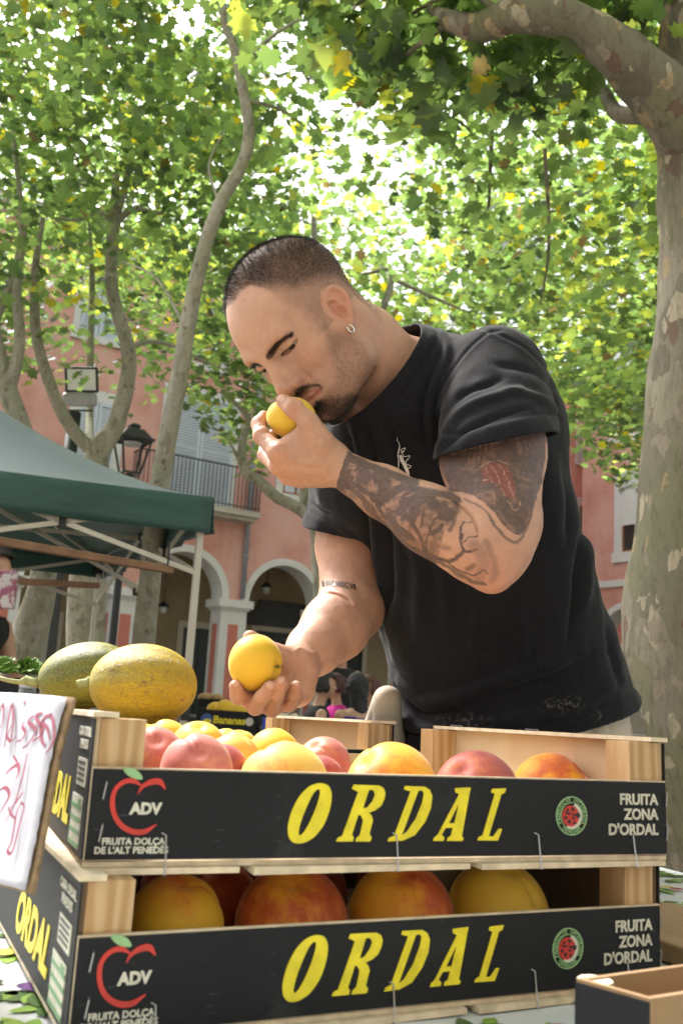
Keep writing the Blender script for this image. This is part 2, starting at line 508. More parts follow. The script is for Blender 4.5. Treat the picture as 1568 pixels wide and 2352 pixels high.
def arcade(F, b, bays, sp, H, capz=3.3, pw=.72, depth=.6, backd=3.2, panel=True, first=0, crown=None):
    R_ = (sp - pw) / 2; n = 18
    wall = MB()
    def arcp(k, off=0.):
        c = k * sp + sp / 2; return [(c - (R_ + off) * cos(pi * i / n), capz + (R_ + off) * sin(pi * i / n)) for i in range(n + 1)]
    zt = capz + R_ + .45
    for k in range(first, first + bays):
        pts = arcp(k)
        for nn, flip in ((0., False), (-depth, True)):
            for i in range(n):
                q = [F.p(*pts[i], nn), F.p(*pts[i + 1], nn), F.p(pts[i + 1][0], zt, nn), F.p(pts[i][0], zt, nn)]
                wall.add(q, [(0, 1, 2, 3)])
        for i in range(n): wall.add([F.p(*pts[i], 0), F.p(*pts[i + 1], 0), F.p(*pts[i + 1], -depth), F.p(*pts[i], -depth)], [(0, 1, 2, 3)])
    for k in range(first, first + bays + 1):
        a, c = k * sp - pw / 2, k * sp + pw / 2
        for nn in (0., -depth): wall.add([F.p(a, capz, nn), F.p(c, capz, nn), F.p(c, zt, nn), F.p(a, zt, nn)], [(0, 1, 2, 3)])
    u0, u1 = first * sp - pw / 2, (first + bays) * sp + pw / 2
    F.box(wall, u0, u1, zt, H, -depth, 0)
    wall.build('wall', PINK, b)
    for k in range(first, first + bays):
        tr = MB(); a = arcp(k); o = arcp(k, .17); i0 = arcp(k, -.012)
        for i in range(n):
            tr.hexa([F.p(*i0[i], -depth - .01), F.p(*i0[i + 1], -depth - .01), F.p(*i0[i + 1], .04), F.p(*i0[i], .04), F.p(*a[i], -depth - .01), F.p(*a[i + 1], -depth - .01), F.p(*o[i + 1], .04), F.p(*o[i], .04)])
        tr.build('arch_trim', WHT, b)
    for k in range(first, first + bays + 1):
        c = k * sp; m_ = MB()
        F.box(m_, c - pw / 2, c + pw / 2, 0, capz - .26, -depth, 0.0)
        F.box(m_, c - pw / 2 - .05, c + pw / 2 + .05, capz - .26, capz - .2, -depth - .05, .05); F.box(m_, c - pw / 2 - .12, c + pw / 2 + .12, capz - .2, capz - .003, -depth - .1, .12)
        F.box(m_, c - pw / 2 - .03, c + pw / 2 + .03, 0, .35, -depth - .03, .03)
        pl = m_.build('pillar', WHT, b)
        if panel:
            q = MB(); F.box(q, c - .14, c + .14, .5, capz - .62, -.01, .006); q.build('panel', simple('coral_paint', (.60, .20, .15), .85, var=.08, scale=3) if k == first else bpy.data.materials['coral_paint'], pl)
            q2 = MB(); q2.hexa([F.p(c - pw / 2 - .006, .5, -.44), F.p(c - pw / 2 - .006, .5, -.16), F.p(c - pw / 2 + .01, .5, -.16), F.p(c - pw / 2 + .01, .5, -.44), F.p(c - pw / 2 - .006, capz - .62, -.44), F.p(c - pw / 2 - .006, capz - .62, -.16), F.p(c - pw / 2 + .01, capz - .62, -.16), F.p(c - pw / 2 + .01, capz - .62, -.44)])
            q2.build('panel', bpy.data.materials['coral_paint'], pl)
    bk = MB(); F.box(bk, u0, u1, 0, capz + 1.6, -backd - .2, -backd); F.box(bk, u0, u1, capz + 1.6, capz + 1.75, -backd, -depth - .02)
    bk.build('arcade_wall', OCH, b)
    fl_ = MB(); F.box(fl_, u0, u1, -.05, .10, -backd, .15); fl_.build('step', simple('stone_step', (.36, .34, .30), .85), b)
FA = Facade((-4.930, 22.597, 0), (.84029, .54214, 0), (.54214, -.84029, 0)); SP = 2.8345
bA = empty('arcaded_building', FA.p(8, 0, 0), 'pink arcaded building with white arches and a balcony behind the green market tent', 'building')
arcade(FA, bA, 9, SP, 11.6, first=-3)
UL, UR = -3 * SP - .36, 6 * SP + .36
body = MB(); FA.box(body, UL, UR, 4.95, 11.6, -9, -.62); FA.box(body, UL, UR, 0, 4.95, -9, -3.42); body.build('rear_block', PINK, bA)
co_ = MB(); FA.box(co_, UL - .1, UR + .1, 11.6, 11.75, -9, .25); FA.box(co_, UL - .2, UR + .2, 11.75, 11.9, -9, .42); co_.build('cornice', WHT, bA)
ro = MB(); ro.hexa([FA.p(UL - .3, 11.9, -9), FA.p(UR + .3, 11.9, -9), FA.p(UR + .3, 11.9, .5), FA.p(UL - .3, 11.9, .5), FA.p(UL - .3, 13.6, -9), FA.p(UR + .3, 13.6, -9), FA.p(UR + .3, 13.5, -8.9), FA.p(UL - .3, 13.5, -8.9)]); ro.build('roof', TILE, bA)
facade_window(FA, bA, .55, 2.40, 5.52, 8.35, shut=SHUT, frame=.14)
balcony(FA, bA, -.25, 3.05, 5.5)
facade_window(FA, bA, 3.95, 4.78, 6.25, 7.75, frame=.2, glassm=SHUT)
facade_window(FA, bA, -1.65, -.75, 6.1, 7.6, shut=SHUT, frame=.22)
for k in range(-3, 6):
    c = (k + .5) * SP
    if k in (-3, -2): facade_window(FA, bA, c - .5, c + .5, 5.9, 7.6, frame=.2)
    if k >= 2: facade_window(FA, bA, c - .45, c + .45, 6.0, 7.7, frame=.2)
    facade_window(FA, bA, c - .45, c + .45, 9.2, 10.6, frame=.16, shut=SHUT if k % 2 else None)
dp = MB(); u_p = SP * 1.055; dp.tube([FA.p(u_p, 3.35, .09), FA.p(u_p, 11.6, .09)], .06, 10)
for z in (4.4, 6.2, 8.2): dp.tube([FA.p(u_p, z, .09), FA.p(u_p, z + .06, .09)], .075, 10)
dp.build('downpipe', LEAD, bA, smooth=True)
# shop fronts under the arcade, on the back wall
FB = Facade(FA.p(0, 0, -3.2), FA.D, FA.N)
def shopdoor(u0, u1, z1, mat, leaf=True, name='shop_door'):
    m_ = MB(); FB.box(m_, u0 - .16, u0, .1, z1 + .18, 0, .06); FB.box(m_, u1, u1 + .16, .1, z1 + .18, 0, .06); FB.box(m_, u0, u1, z1, z1 + .18, 0, .06)
    d = m_.build(name, CRM, bA)
    q = MB(); FB.box(q, u0, u1, .1, z1, .005, .02); q.build('leaf', mat, d)
    r = MB(); mid = (u0 + u1) / 2
    for a in (u0, mid - .04, u1 - .08): FB.box(r, a, a + .08, .1, z1, .021, .05)
    FB.box(r, u0 + .08, mid - .04, 2.2, 2.28, .021, .046); FB.box(r, mid + .04, u1 - .08, 2.2, 2.28, .021, .046)
    r.build('mullion', DGR if mat is DGR else simple('grey_frame', (.20, .19, .17), .6), d)
SHOPG = simple('shop_glass', (.16, .13, .11), .2, var=.6, scale=2.5)
for u0, u1, z1, mt in ((-6.3, -5.2, 2.7, SHOPG), (-3.9, -2.6, 2.7, SHOPG), (-1.75, -.65, 2.6, SHOPG), (.55, 1.55, 2.6, SHOPG), (2.9, 4.0, 2.7, DGR), (5.2, 6.4, 2.8, DGR), (8.0, 9.0, 2.8, DGR), (10.6, 11.8, 2.8, SHOPG), (13.2, 14.4, 2.8, SHOPG)):
    shopdoor(u0, u1, z1, mt)
sg = MB(); FB.box(sg, 4.6, 8.0, 2.95, 3.5, .07, .14); FB.box(sg, 5.2, 7.4, 3.501, 3.7, .07, .14); sg.build('shop_board', DGR, bA)
def text_obj(name, body_, size, mat, parent, M4, align='CENTER', ext=.001, bold=.0, shear=0., space=1.):
    cu = bpy.data.curves.new(name, 'FONT'); cu.body = body_; cu.size = size; cu.align_x = align; cu.align_y = 'CENTER'; cu.offset = bold; cu.extrude = ext; cu.shear = shear; cu.space_character = space; cu.resolution_u = 3
    tmp = bpy.data.objects.new('tmp', cu); COL.objects.link(tmp)
    dg = bpy.context.evaluated_depsgraph_get(); me = bpy.data.meshes.new_from_object(tmp.evaluated_get(dg)); bpy.data.objects.remove(tmp); bpy.data.curves.remove(cu)
    me.name = name; me.materials.clear(); me.materials.append(mat); me.transform(M4)
    o = bpy.data.objects.new(name, me); COL.objects.link(o)
    if parent: put_under(o, parent)
    return o
def face_matrix(org, right, up):
    r = nrm(right); u = nrm(up); n = np.cross(r, u); M4 = Matrix([[r[0], u[0], n[0], org[0]], [r[1], u[1], n[1], org[1]], [r[2], u[2], n[2], org[2]], [0, 0, 0, 1]]); return M4
INKG = simple('faded_black_ink', (.05, .05, .05), .7)
for u, z, tx, s_ in ((-1.2, 2.42, 'llibreria', .17), (-3.2, 2.42, 'tenda', .17), (1.05, 2.4, 'merceria', .17)):
    text_obj('shop_lettering', tx, s_, INKG, bA, face_matrix(FB.p(u, z, .06), FB.D, (0, 0, 1)))
# red and white poster on the ochre wall
pm_ = MB(); FB.box(pm_, -2.35, -2.02, 2.75, 3.25, .005, .02); po = pm_.build('poster', simple('poster_paper', (.62, .50, .44), .7)); tag(po, 'small poster with a dark red picture on the ochre wall under the arches', 'poster')
q = MB(); FB.box(q, -2.31, -2.06, 2.86, 3.2, .021, .026); q.build('picture', simple('poster_red', (.22, .03, .03), .6, var=.7, scale=14), po)
# wall lanterns hanging under the arches
def hanging_lamp(c, label):
    e = empty('hanging_lamp', c, label, 'lamp', 'lanterns hanging under the arches')
    m_ = MB().tube([c + [0, 0, .55], c + [0, 0, .2]], .012, 6); m_.build('rod', IRON, e)
    MB().lathe(c, [(.02, .22), (.09, .15), (.17, .08), (.16, .06)], 12).build('shade', IRON, e)
    MB().lathe(c, [(.10, .055), (.09, -.08), (.05, -.12)], 12).build('globe', simple('frosted_glass', (.6, .6, .58), .3), e)
for (x, y), lb in (((375, 1395), 'dark lantern hanging under the arch left of the middle pillar'), ((612, 1350), 'pale lantern hanging under the arch behind the man right arm')):
    u, z = Facade(FA.p(0, 0, -1.6), FA.D, FA.N).px(x, y); hanging_lamp(FA.p(u, z - .05, -1.6), lb)
# ------------------------------------------------------------------ second building, closes the square on the right
CB = FA.p(5.08 * SP, 0, 1.2); FR = Facade(CB, FA.N, -FA.D)
bB = empty('corner_building', FR.p(4, 0, 0), 'pink building with white framed windows seen between the man and the big tree trunk', 'building')
arcade(FR, bB, 5, 3.0, 12.5, capz=3.0, panel=False, backd=2.5)
bd = MB(); FR.box(bd, -.36, 15.36, 4.75, 12.5, -7, -.62); bd.build('rear_block', PINK, bB)
cc = MB(); FR.box(cc, -.5, 15.5, 12.5, 12.9, -7, .35); cc.build('cornice', WHT, bB)
uA, zA = FR.px(1450, 1338); sb = MB(); FR.box(sb, -.36, 15.36, zA - .1, zA + .1, 0.001, .08); sb.build('string_course', WHT, bB)
ua, za = FR.px(1430, 1110); ub, zb = FR.px(1475, 1270); _, zl = FR.px(1440, 1268)
facade_window(FR, bB, ua, ua + 1.1, zl, za, frame=.3); bl = MB(); FR.box(bl, ua, ua + 1.1, za - .62 * (za - zl), za, .045, .06); bl.build('blind', WHT, bB)
u2, z2 = FR.px(1420, 905); _, z3 = FR.px(1435, 1000); facade_window(FR, bB, u2, u2 + 1.0, z3, z2, frame=.3)
for du in (-2.9, 2.9, 5.8):
    if ua + du > .4: facade_window(FR, bB, ua + du, ua + du + 1.1, zl, za, frame=.3); facade_window(FR, bB, ua + du, ua + du + 1.0, z3, z2, frame=.3)

# ------------------------------------------------------------------ trees
def bark_mat(name, light=(.34, .31, .24), mid=(.20, .19, .13), dark=(.10, .09, .065), sc=1., flake=.5):
    t = NT(name)
    def cells(scale, stretch, warp):
        co = t.coord((1, 1, stretch)); nz = t.n('TexNoise'); nz.inputs['Scale'].default_value = scale * 1.3; nz.inputs['Detail'].default_value = 4; t.l(co, nz.inputs['Vector']); ma = t.n('VectorMath', operation='MULTIPLY_ADD'); t.l(nz.outputs['Color'], ma.inputs[0]); ma.inputs[1].default_value = (warp,) * 3; t.l(co, ma.inputs[2])
        v = t.n('TexVoronoi'); v.inputs['Scale'].default_value = scale; t.l(ma.outputs[0], v.inputs['Vector']); sp = t.n('SeparateColor'); t.l(v.outputs['Color'], sp.inputs[0]); return sp.outputs[0], sp.outputs[1], v.outputs['Distance']
    a, a2, d1 = cells(9 * sc, .5, .10); b, b2, d2 = cells(24 * sc, .6, .05)
    c = t.ramp(a, [(0, mid), (.30, tuple(x * 1.15 for x in light)), (.52, tuple(x * .8 for x in light)), (.72, (mid[0] * 1.15, mid[1] * 1.25, mid[2] * .95)), (.9, dark)], 'CONSTANT')
    c = t.mix(.55, c, t.ramp(t.noise(t.coord((1, 1, .5)), 4 * sc, 5), [(.3, tuple(x * .9 for x in light)), (.7, mid)]))
    fm = t.math('GREATER_THAN', b, 1 - flake * .42); c = t.mix(t.math('MULTIPLY', fm, .85), c, t.ramp(b2, [(0, (.44, .38, .27)), (.35, (.38, .29, .16)), (.6, (.30, .25, .19)), (.8, (.16, .10, .07))], 'CONSTANT'))
    gr = t.noise(t.coord((1, 1, .25)), 60 * sc, 6, .75); c = t.mix(t.math('MULTIPLY', t.ramp(gr, [(.48, (0, 0, 0)), (.72, (1, 1, 1))]), .7), c, dark)
    t.set(color=c, rough=.9); h = t.math('ADD', gr, t.math('ADD', t.math('MULTIPLY', fm, -.5), t.math('MULTIPLY', a, .5))); t.bump(h, .8, .006); return t.m
BARK = bark_mat('plane_bark', (.29, .255, .19), (.165, .155, .10), (.075, .065, .045), 1., .58); BARK2 = bark_mat('plane_bark_smooth', (.46, .43, .35), (.32, .31, .23), (.13, .12, .09), 2.2, .22)
def leaf_mat(name, trans):
    t = NT(name); a = t.attr('leafcol').outputs['Color']; t.t.nodes.remove(t.b)
    d = t.n('BsdfDiffuse'); tr = t.n('BsdfTranslucent'); gl = t.n('BsdfGlossy'); gl.inputs['Roughness'].default_value = .42; mx = t.n('MixShader'); m2 = t.n('MixShader')
    nz = t.noise(t.coord(), 40, 3)
    c = t.mix(.72, (.012, .022, .008), a); c = t.mix(t.math('MULTIPLY', nz, .3), c, (.03, .06, .012)); t.l(c, d.inputs[0])
    gm = t.n('Gamma'); gm.inputs[1].default_value = .62; t.l(a, gm.inputs[0]); hsv = t.n('HueSaturation'); hsv.inputs['Saturation'].default_value = 1.38; hsv.inputs['Value'].default_value = 1.62; hsv.inputs['Hue'].default_value = .497; t.l(gm.outputs[0], hsv.inputs['Color']); t.l(hsv.outputs[0], tr.inputs[0])
    gl.inputs[0].default_value = (.9, .95, 1, 1)
    mx.inputs[0].default_value = trans; t.l(d.outputs[0], mx.inputs[1]); t.l(tr.outputs[0], mx.inputs[2]); m2.inputs[0].default_value = .055; t.l(mx.outputs[0], m2.inputs[1]); t.l(gl.outputs[0], m2.inputs[2]); t.l(m2.outputs[0], t.out.inputs[0]); return t.m
LEAF = leaf_mat('plane_leaf', .66)
# one palmate leaf, unit size: stalk end at the origin, five toothed lobes
_lr = [(0, .0), (.22, -.10), (.50, -.02), (.34, .16), (.62, .34), (.40, .42), (.46, .72), (.20, .62), (.0, 1.0)]
LEAFV = np.array([(x, y) for x, y in _lr] + [(-x, y) for x, y in _lr[-2:0:-1]])          # 16 rim points
LEAFV = LEAFV - [0, .0]
NLV = len(LEAFV)
def leaves_mesh(name, pos, size, tilt_down=.55, seed=0, pal='green', droop=1.):
    r = np.random.default_rng(seed); n = len(pos)
    # leaf frame: b = along the leaf (mostly outward and down), nrm = roughly up with scatter
    nn = np.stack([r.normal(size=n) * .55, r.normal(size=n) * .55, np.ones(n) * 1.0], 1); nn /= np.linalg.norm(nn, axis=1)[:, None]
    az = r.uniform(0, 2 * pi, n); b = np.stack([np.cos(az), np.sin(az), -tilt_down * r.uniform(.3, 1.8, n)], 1); b -= nn * (b * nn).sum(1)[:, None]; b /= np.linalg.norm(b, axis=1)[:, None]; s_ = np.cross(b, nn)
    sz = size * r.uniform(.55, 1.15, n)
    u = LEAFV[:, 0]; v = LEAFV[:, 1]; fold = np.abs(u) * r.uniform(-.1, .35, n)[:, None] - (v ** 2)[None] * r.uniform(-.05, .35, n)[:, None]
    vv = pos[:, None] + sz[:, None, None] * (s_[:, None] * u[None, :, None] + b[:, None] * v[None, :, None] + nn[:, None] * fold[:, :, None])
    ctr = pos + sz[:, None] * b * .35
    V_ = np.concatenate([vv, ctr[:, None]], 1).reshape(-1, 3); base = np.arange(n)[:, None] * (NLV + 1)
    q = np.concatenate([base + [i, (i + 1) % NLV, NLV] for i in range(NLV)])
    me = fast_mesh(name, V_, q, LEAF, smooth=False)
    t = r.random(n); k = r.random(n)[:, None]
    dark = np.array([.040, .075, .022]); mid_ = np.array([.115, .175, .045]); yel = np.array([.27, .30, .055]); gold = np.array([.30, .25, .04]); brn = np.array([.07, .048, .018])
    c = dark * (1 - k) + mid_ * k
    cl = fbm(pos, .8, 3, seed + 3); yy = np.clip((cl - .46) * 3, 0, 1) * (1.0 if pal == 'yellow' else .55)
    c = np.where((r.random(n) < yy * .8)[:, None], mid_ * (1 - k) + yel * k, c)
    c = np.where((t > (.972 if pal == 'yellow' else .98))[:, None], gold * (.6 + .5 * k), c); c = np.where((t < (.018 if pal == 'yellow' else .010))[:, None], brn * (.6 + k), c)
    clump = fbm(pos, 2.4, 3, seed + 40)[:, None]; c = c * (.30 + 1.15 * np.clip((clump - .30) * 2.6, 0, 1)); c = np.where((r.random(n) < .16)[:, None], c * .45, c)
    C4 = np.repeat(np.c_[c, np.ones(n)], NLV + 1, 0)
    a = me.attributes.new('leafcol', 'FLOAT_COLOR', 'POINT'); a.data.foreach_set('color', C4.astype(np.float32).ravel()); return me
def build_tree(name, label, trunk, boughs, crown_pts, lsize, seed, pal='green', mat=None, group=None, jit=.05):
    base = np.array(trunk[0][0], float); base[2] = 0
    trunk = [(base - [0, 0, .05], trunk[0][1] * 1.25)] + list(trunk)
    e = empty(name, base, label, 'tree', group)
    tb = MB(); pts = [np.array(p) for p, r in trunk]; rr = [r for p, r in trunk]
    cp = catmull(pts, 5); cr = np.interp(np.linspace(0, 1, len(cp)), np.linspace(0, 1, len(rr)), rr)
    tb.tube(cp, list(cr), 20, jit=jit); tb.build('trunk', mat or BARK2, e, smooth=True)
    for bg in boughs:
        m_ = MB(); pts = [np.array(p) for p, r in bg]; rr = [r for p, r in bg]; cp = catmull(pts, 5); cr = np.interp(np.linspace(0, 1, len(cp)), np.linspace(0, 1, len(rr)), rr)
        m_.tube(cp, list(cr), 12 if rr[0] > .05 else 7, jit=jit); m_.build('branch', mat or BARK2, e, smooth=True)
    if crown_pts is not None and len(crown_pts):
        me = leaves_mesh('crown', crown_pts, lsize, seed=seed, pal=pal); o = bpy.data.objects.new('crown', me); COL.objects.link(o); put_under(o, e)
    return e
def T(x, y, d, r): return (P(x, y, d), r)
# where foliage shows in the photo: blobs (x, y, radius x, radius y, density); used to thin the crowns into the same gaps
def dens(px, mode):
    x, y = px[:, 0], px[:, 1]; d = np.ones(len(x))
    def hole(cx, cy, rx, ry, s=1.): nonlocal d; d = d * (1 - s * np.exp(-(((x - cx) / rx) ** 2 + ((y - cy) / ry) ** 2) ** 1.5))
    if mode == 'near':
        d *= np.where(y < 0, 1, 1); lim = np.interp(x, [-500, 380, 560, 760, 1000, 1250, 1330, 1500, 1800], [-200, -60, 120, 420, 560, 860, 1000, 1080, 1000]); d *= sstep(60, -120, y - lim); hole(660, 90, 70, 70, .9); hole(930, 390, 90, 60, .8)
    elif mode == 'left':
        lim = np.interp(x, [-200, 0, 150, 300, 420, 560, 700], [960, 940, 860, 960, 940, 700, 620]); d *= sstep(50, -70, y - lim); hole(430, 45, 80, 60, .97); hole(430, 440, 60, 60, .7); hole(60, 330, 90, 40, .5); hole(230, 745, 100, 50, .7); hole(130, 720, 50, 50, .7); hole(350, 800, 60, 60, .6); hole(420, 640, 60, 50, .7); hole(620, 120, 60, 90, .8); d *= sstep(760, 560, x)
    elif mode == 'mid':
        lim = np.interp(x, [200, 400, 480, 560, 660, 800, 1000, 1300, 1420, 1480, 1600], [700, 900, 1000, 1080, 1090, 900, 900, 1020, 1120, 1130, 1000]); d *= sstep(25, -45, y - lim); hole(430, 45, 90, 70, 1.); hole(640, 100, 80, 100, .8); hole(560, 1000, 0.1, .1, 0)
        d *= sstep(150, 430, y) * .75 + .25; hole(470, 840, 60, 60, .6)
    return np.clip(d, 0, 1)
def crown_points(n, c, rad, mode, seed, cl=70, spread=.32, lo=None):
    """clusters of leaves (twig ends) through an ellipsoid volume"""
    r = np.random.default_rng(seed); out = []; need = n
    c = np.asarray(c, float); rad = np.asarray(rad, float); it = 0
    while need > 0 and it < 60:
        it += 1
        m_ = 400; u = r.normal(size=(m_, 3)); u /= np.linalg.norm(u, axis=1)[:, None]; cc = c + u * rad * (r.random((m_, 1)) ** .42)
        if lo is not None: cc = cc[cc[:, 1] > lo]
        k = dens(proj(cc), mode) if mode else np.ones(len(cc)); cc = cc[r.random(len(cc)) < k]
        for q in cc:
            kk = r.integers(cl // 2, cl); p = q + r.normal(size=(kk, 3)) * [spread, spread, spread * .55]
            out.append(p); need -= kk
            if need <= 0: break
    p = np.concatenate(out)[:n]
    if mode: p = p[r.random(len(p)) < np.clip(dens(proj(p), mode) * 1.6, 0, 1)]
    return p
LF = 1.0; OV = 4.0
# big plane tree at the right edge
trA = [T(1596, 2700, 3.05, .235), (P(1596, 2000, 3.03), .225), T(1592, 1550, 3.0, .225), T(1602, 1200, 3.02, .195), T(1618, 850, 3.07, .170), T(1628, 560, 3.12, .155), T(1622, 330, 3.17, .165), T(1622, 60, 3.2, .150), T(1640, -300, 3.3, .13), T(1700, -800, 3.5, .09)]
brA = [[T(1600, 330, 3.12, .115), T(1515, 215, 3.05, .098), T(1425, 128, 3.0, .078), T(1340, 62, 2.98, .060), T(1255, 38, 2.98, .055), T(1170, 38, 3.02, .054), T(1100, 62, 3.06, .046), T(1036, 48, 3.10, .034), T(985, 20, 3.2, .012)],
       [T(1600, 330, 3.2, .05), T(1500, 268, 3.35, .036), T(1420, 262, 3.5, .030), T(1380, 205, 3.6, .022), T(1300, 150, 3.8, .012), T(1200, 170, 4.1, .006)],
       [T(1036, 48, 3.1, .012), T(940, 120, 3.3, .009), T(860, 200, 3.6, .005)], [T(1150, 30, 3.0, .012), T(1050, -20, 3.1, .009), T(900, 60, 3.4, .006), T(780, 130, 3.8, .004)],
       [T(1620, 100, 3.3, .08), T(1500, -200, 4., .06), T(1250, -500, 5., .05), T(1000, -700, 6.5, .03)], [T(1640, -300, 3.3, .07), T(1300, -300, 4.8, .05), T(1150, 50, 6.5, .03), T(1120, 500, 8, .012)], [T(1250, 340, 6.4, .014), T(1260, 560, 6.6, .012), T(1240, 700, 6.8, .006)]]
cA = crown_points(int(11500 * LF), (1.6, 6.2, 5.4), (3.6, 2.6, 2.1), 'near', 11, 60, .30, lo=3.4)
_rs = np.random.default_rng(77)
cOv = np.concatenate([q + _rs.normal(size=(34, 3)) * [.34, .34, .2] for q in np.array([-.2, -.6, 6.3]) + _rs.uniform(-1, 1, (int(150 * OV), 3)) * [5.5, 4.6, 1.2]])  # overhead leaves out of view, added to shade the foreground
cOv = cOv[((proj(cOv)[:, 2] < .3) | (proj(cOv)[:, 1] < -260)) & (cOv[:, 0] > -1.1)]
cA2 = crown_points(int(900 * LF), P(1090, 20, 3.35), (.85, .35, .38), 'near', 12, 14, .13)
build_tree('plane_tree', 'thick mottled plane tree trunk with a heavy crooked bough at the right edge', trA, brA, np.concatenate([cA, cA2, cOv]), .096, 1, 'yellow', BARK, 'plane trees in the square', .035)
# slim tree behind the tent
trB = [T(318, 1640, 6.3, .085), T(330, 1480, 6.2, .075), T(350, 1270, 6.1, .068), T(372, 1080, 6.0, .062), T(402, 920, 6.0, .056), T(425, 790, 6.0, .053), T(452, 640, 6.0, .048), T(500, 480, 6.0, .042), T(553, 385, 6.0, .039), T(572, 300, 6.0, .036), T(555, 190, 6.0, .032), T(538, 110, 6.0, .029), T(515, 40, 6.0, .026), T(500, -120, 6.0, .022)]
brB = [[T(558, 150, 6.0, .016), T(600, 105, 5.95, .013), T(645, 70, 5.9, .010), T(690, 42, 5.85, .007)], [T(570, 230, 6, .012), T(640, 250, 6.2, .009), T(700, 290, 6.4, .005)], [T(505, 470, 6.0, .010), T(480, 380, 6.3, .008), T(515, 300, 6.6, .005)], [T(430, 760, 6.05, .012), T(360, 640, 6.5, .009), T(280, 600, 7, .006)]]
cB = crown_points(int(4400 * LF), (-1.3, 6.9, 6.2), (2.2, 1.8, 1.9), 'left', 21, 55, .30)
build_tree('plane_tree', 'slim pale curving tree trunk rising behind the corner of the green tent', trB, brB, cB, .095, 2, 'green', BARK2, 'plane trees in the square', .04)
trC = [T(190, 1640, 9.2, .20), T(205, 1300, 9.1, .17), T(222, 1060, 9.0, .12), T(262, 985, 9.0, .085), T(288, 900, 9.0, .075), T(296, 810, 9.0, .068), T(272, 725, 9.0, .062), T(256, 640, 9.0, .060), T(262, 510, 9.0, .058), T(268, 400, 9.1, .03)]
brC = [[T(262, 515, 9, .04), T(230, 490, 8.9, .026), T(180, 505, 8.8, .018), T(120, 500, 8.7, .01)], [T(264, 510, 9, .04), T(310, 480, 9, .03), T(370, 490, 9, .018), T(420, 470, 9, .01)], [T(268, 500, 9, .035), T(300, 350, 9, .03), T(260, 180, 9, .02), T(330, 0, 9, .01)], [T(296, 800, 9, .03), T(340, 785, 9.1, .024), T(400, 795, 9.2, .018), T(470, 830, 9.4, .010), T(520, 850, 9.6, .006)], [T(225, 1050, 9, .07), T(150, 960, 8.9, .06), T(90, 800, 8.8, .05), T(80, 640, 8.8, .04), T(100, 500, 8.8, .02)],
       [T(205, 1060, 9.1, .05), T(206, 960, 10.6, .045), T(208, 800, 10.9, .040), T(212, 650, 10.9, .035), T(205, 500, 10.9, .02)]]
cC = crown_points(int(8000 * LF), (-3.0, 9.2, 6.6), (3.6, 2.6, 2.9), 'left', 31, 60, .34)
build_tree('plane_tree', 'forked tree with a bent bough above the street lantern', trC, brC, cC, .11, 3, 'green', BARK2, 'plane trees in the square', .05)
trD = [T(40, 1660, 8.3, .20), T(60, 1500, 8.2, .17), T(100, 1330, 8.1, .11), T(105, 1240, 8.1, .09), T(70, 1050, 8.2, .08), T(20, 900, 8.3, .09), T(-20, 760, 8.4, .08), T(-60, 500, 8.4, .06)]
brD = [[T(20, 900, 8.3, .06), T(45, 800, 8.3, .05), T(40, 660, 8.4, .04), T(60, 520, 8.5, .02)], [T(-20, 760, 8.4, .05), T(50, 560, 8.5, .03), T(30, 300, 8.6, .02)]]
cD = crown_points(int(2600 * LF), (-4.4, 8.4, 5.6), (2.2, 2.2, 2.9), 'left', 41, 60, .32)
build_tree('plane_tree', 'grey leaning tree trunk seen under the tent beside the dark lamp post', trD, brD, cD, .12, 4, 'green', BARK2, 'plane trees in the square', .05)
trE = [T(752, 1680, 11.6, .20), T(748, 1560, 11.5, .17), T(744, 1400, 11.4, .125), T(735, 1240, 11.4, .115), T(712, 1150, 11.4, .12), T(705, 1080, 11.4, .09), T(730, 900, 11.3, .07), T(720, 500, 11, .03)]
brE = [[T(735, 1215, 11.4, .085), T(690, 1170, 11.3, .072), T(640, 1145, 11.2, .068), T(595, 1105, 11.1, .064), T(562, 1080, 11.0, .058), T(556, 1020, 11.0, .048), T(570, 965, 11.0, .040), T(545, 930, 11, .028), T(505, 900, 11, .012)], [T(556, 1075, 11, .022), T(540, 1040, 11, .018), T(520, 1000, 11, .010)], [T(712, 1140, 11.4, .07), T(800, 900, 11.5, .05), T(900, 640, 11.8, .04), T(830, 630, 11.8, .016)], [T(900, 640, 11.8, .03), T(1010, 690, 12, .02), T(1080, 720, 12.1, .01)]]
cE = np.concatenate([crown_points(int(11500 * LF), (1.2, 12.8, 6.2), (6.0, 3.2, 3.6), 'mid', 51, 70, .42), crown_points(int(650 * LF), (-.9, 11.0, 4.5), (1.3, .9, 1.0), 'mid', 52, 30, .34)])
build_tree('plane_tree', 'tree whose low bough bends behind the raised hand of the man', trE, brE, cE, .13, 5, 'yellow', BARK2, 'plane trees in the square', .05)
trF = [(np.array([9.2, 16.5, 0]), .2), (np.array([9.1, 16.5, 3]), .16), (np.array([8.9, 16.3, 6]), .12), (np.array([8.7, 16.2, 9]), .05)]
cF = np.concatenate([crown_points(int(10500 * LF), (5.8, 18.0, 8.4), (7.5, 3.4, 5.0), 'mid', 61, 70, .55), crown_points(int(2600 * LF), (-4., 17.5, 9.6), (4.5, 3, 3.4), 'left', 62, 70, .5)])
build_tree('plane_tree', 'sunlit yellow green tree crowns at the far end of the square above the shoulder', trF, [[(np.array([8.9, 16.3, 6]), .08), (np.array([6, 17, 8]), .05), (np.array([2, 17.5, 9.]), .03)]], cF, .17, 6, 'yellow', BARK2, 'plane trees in the square', .05)

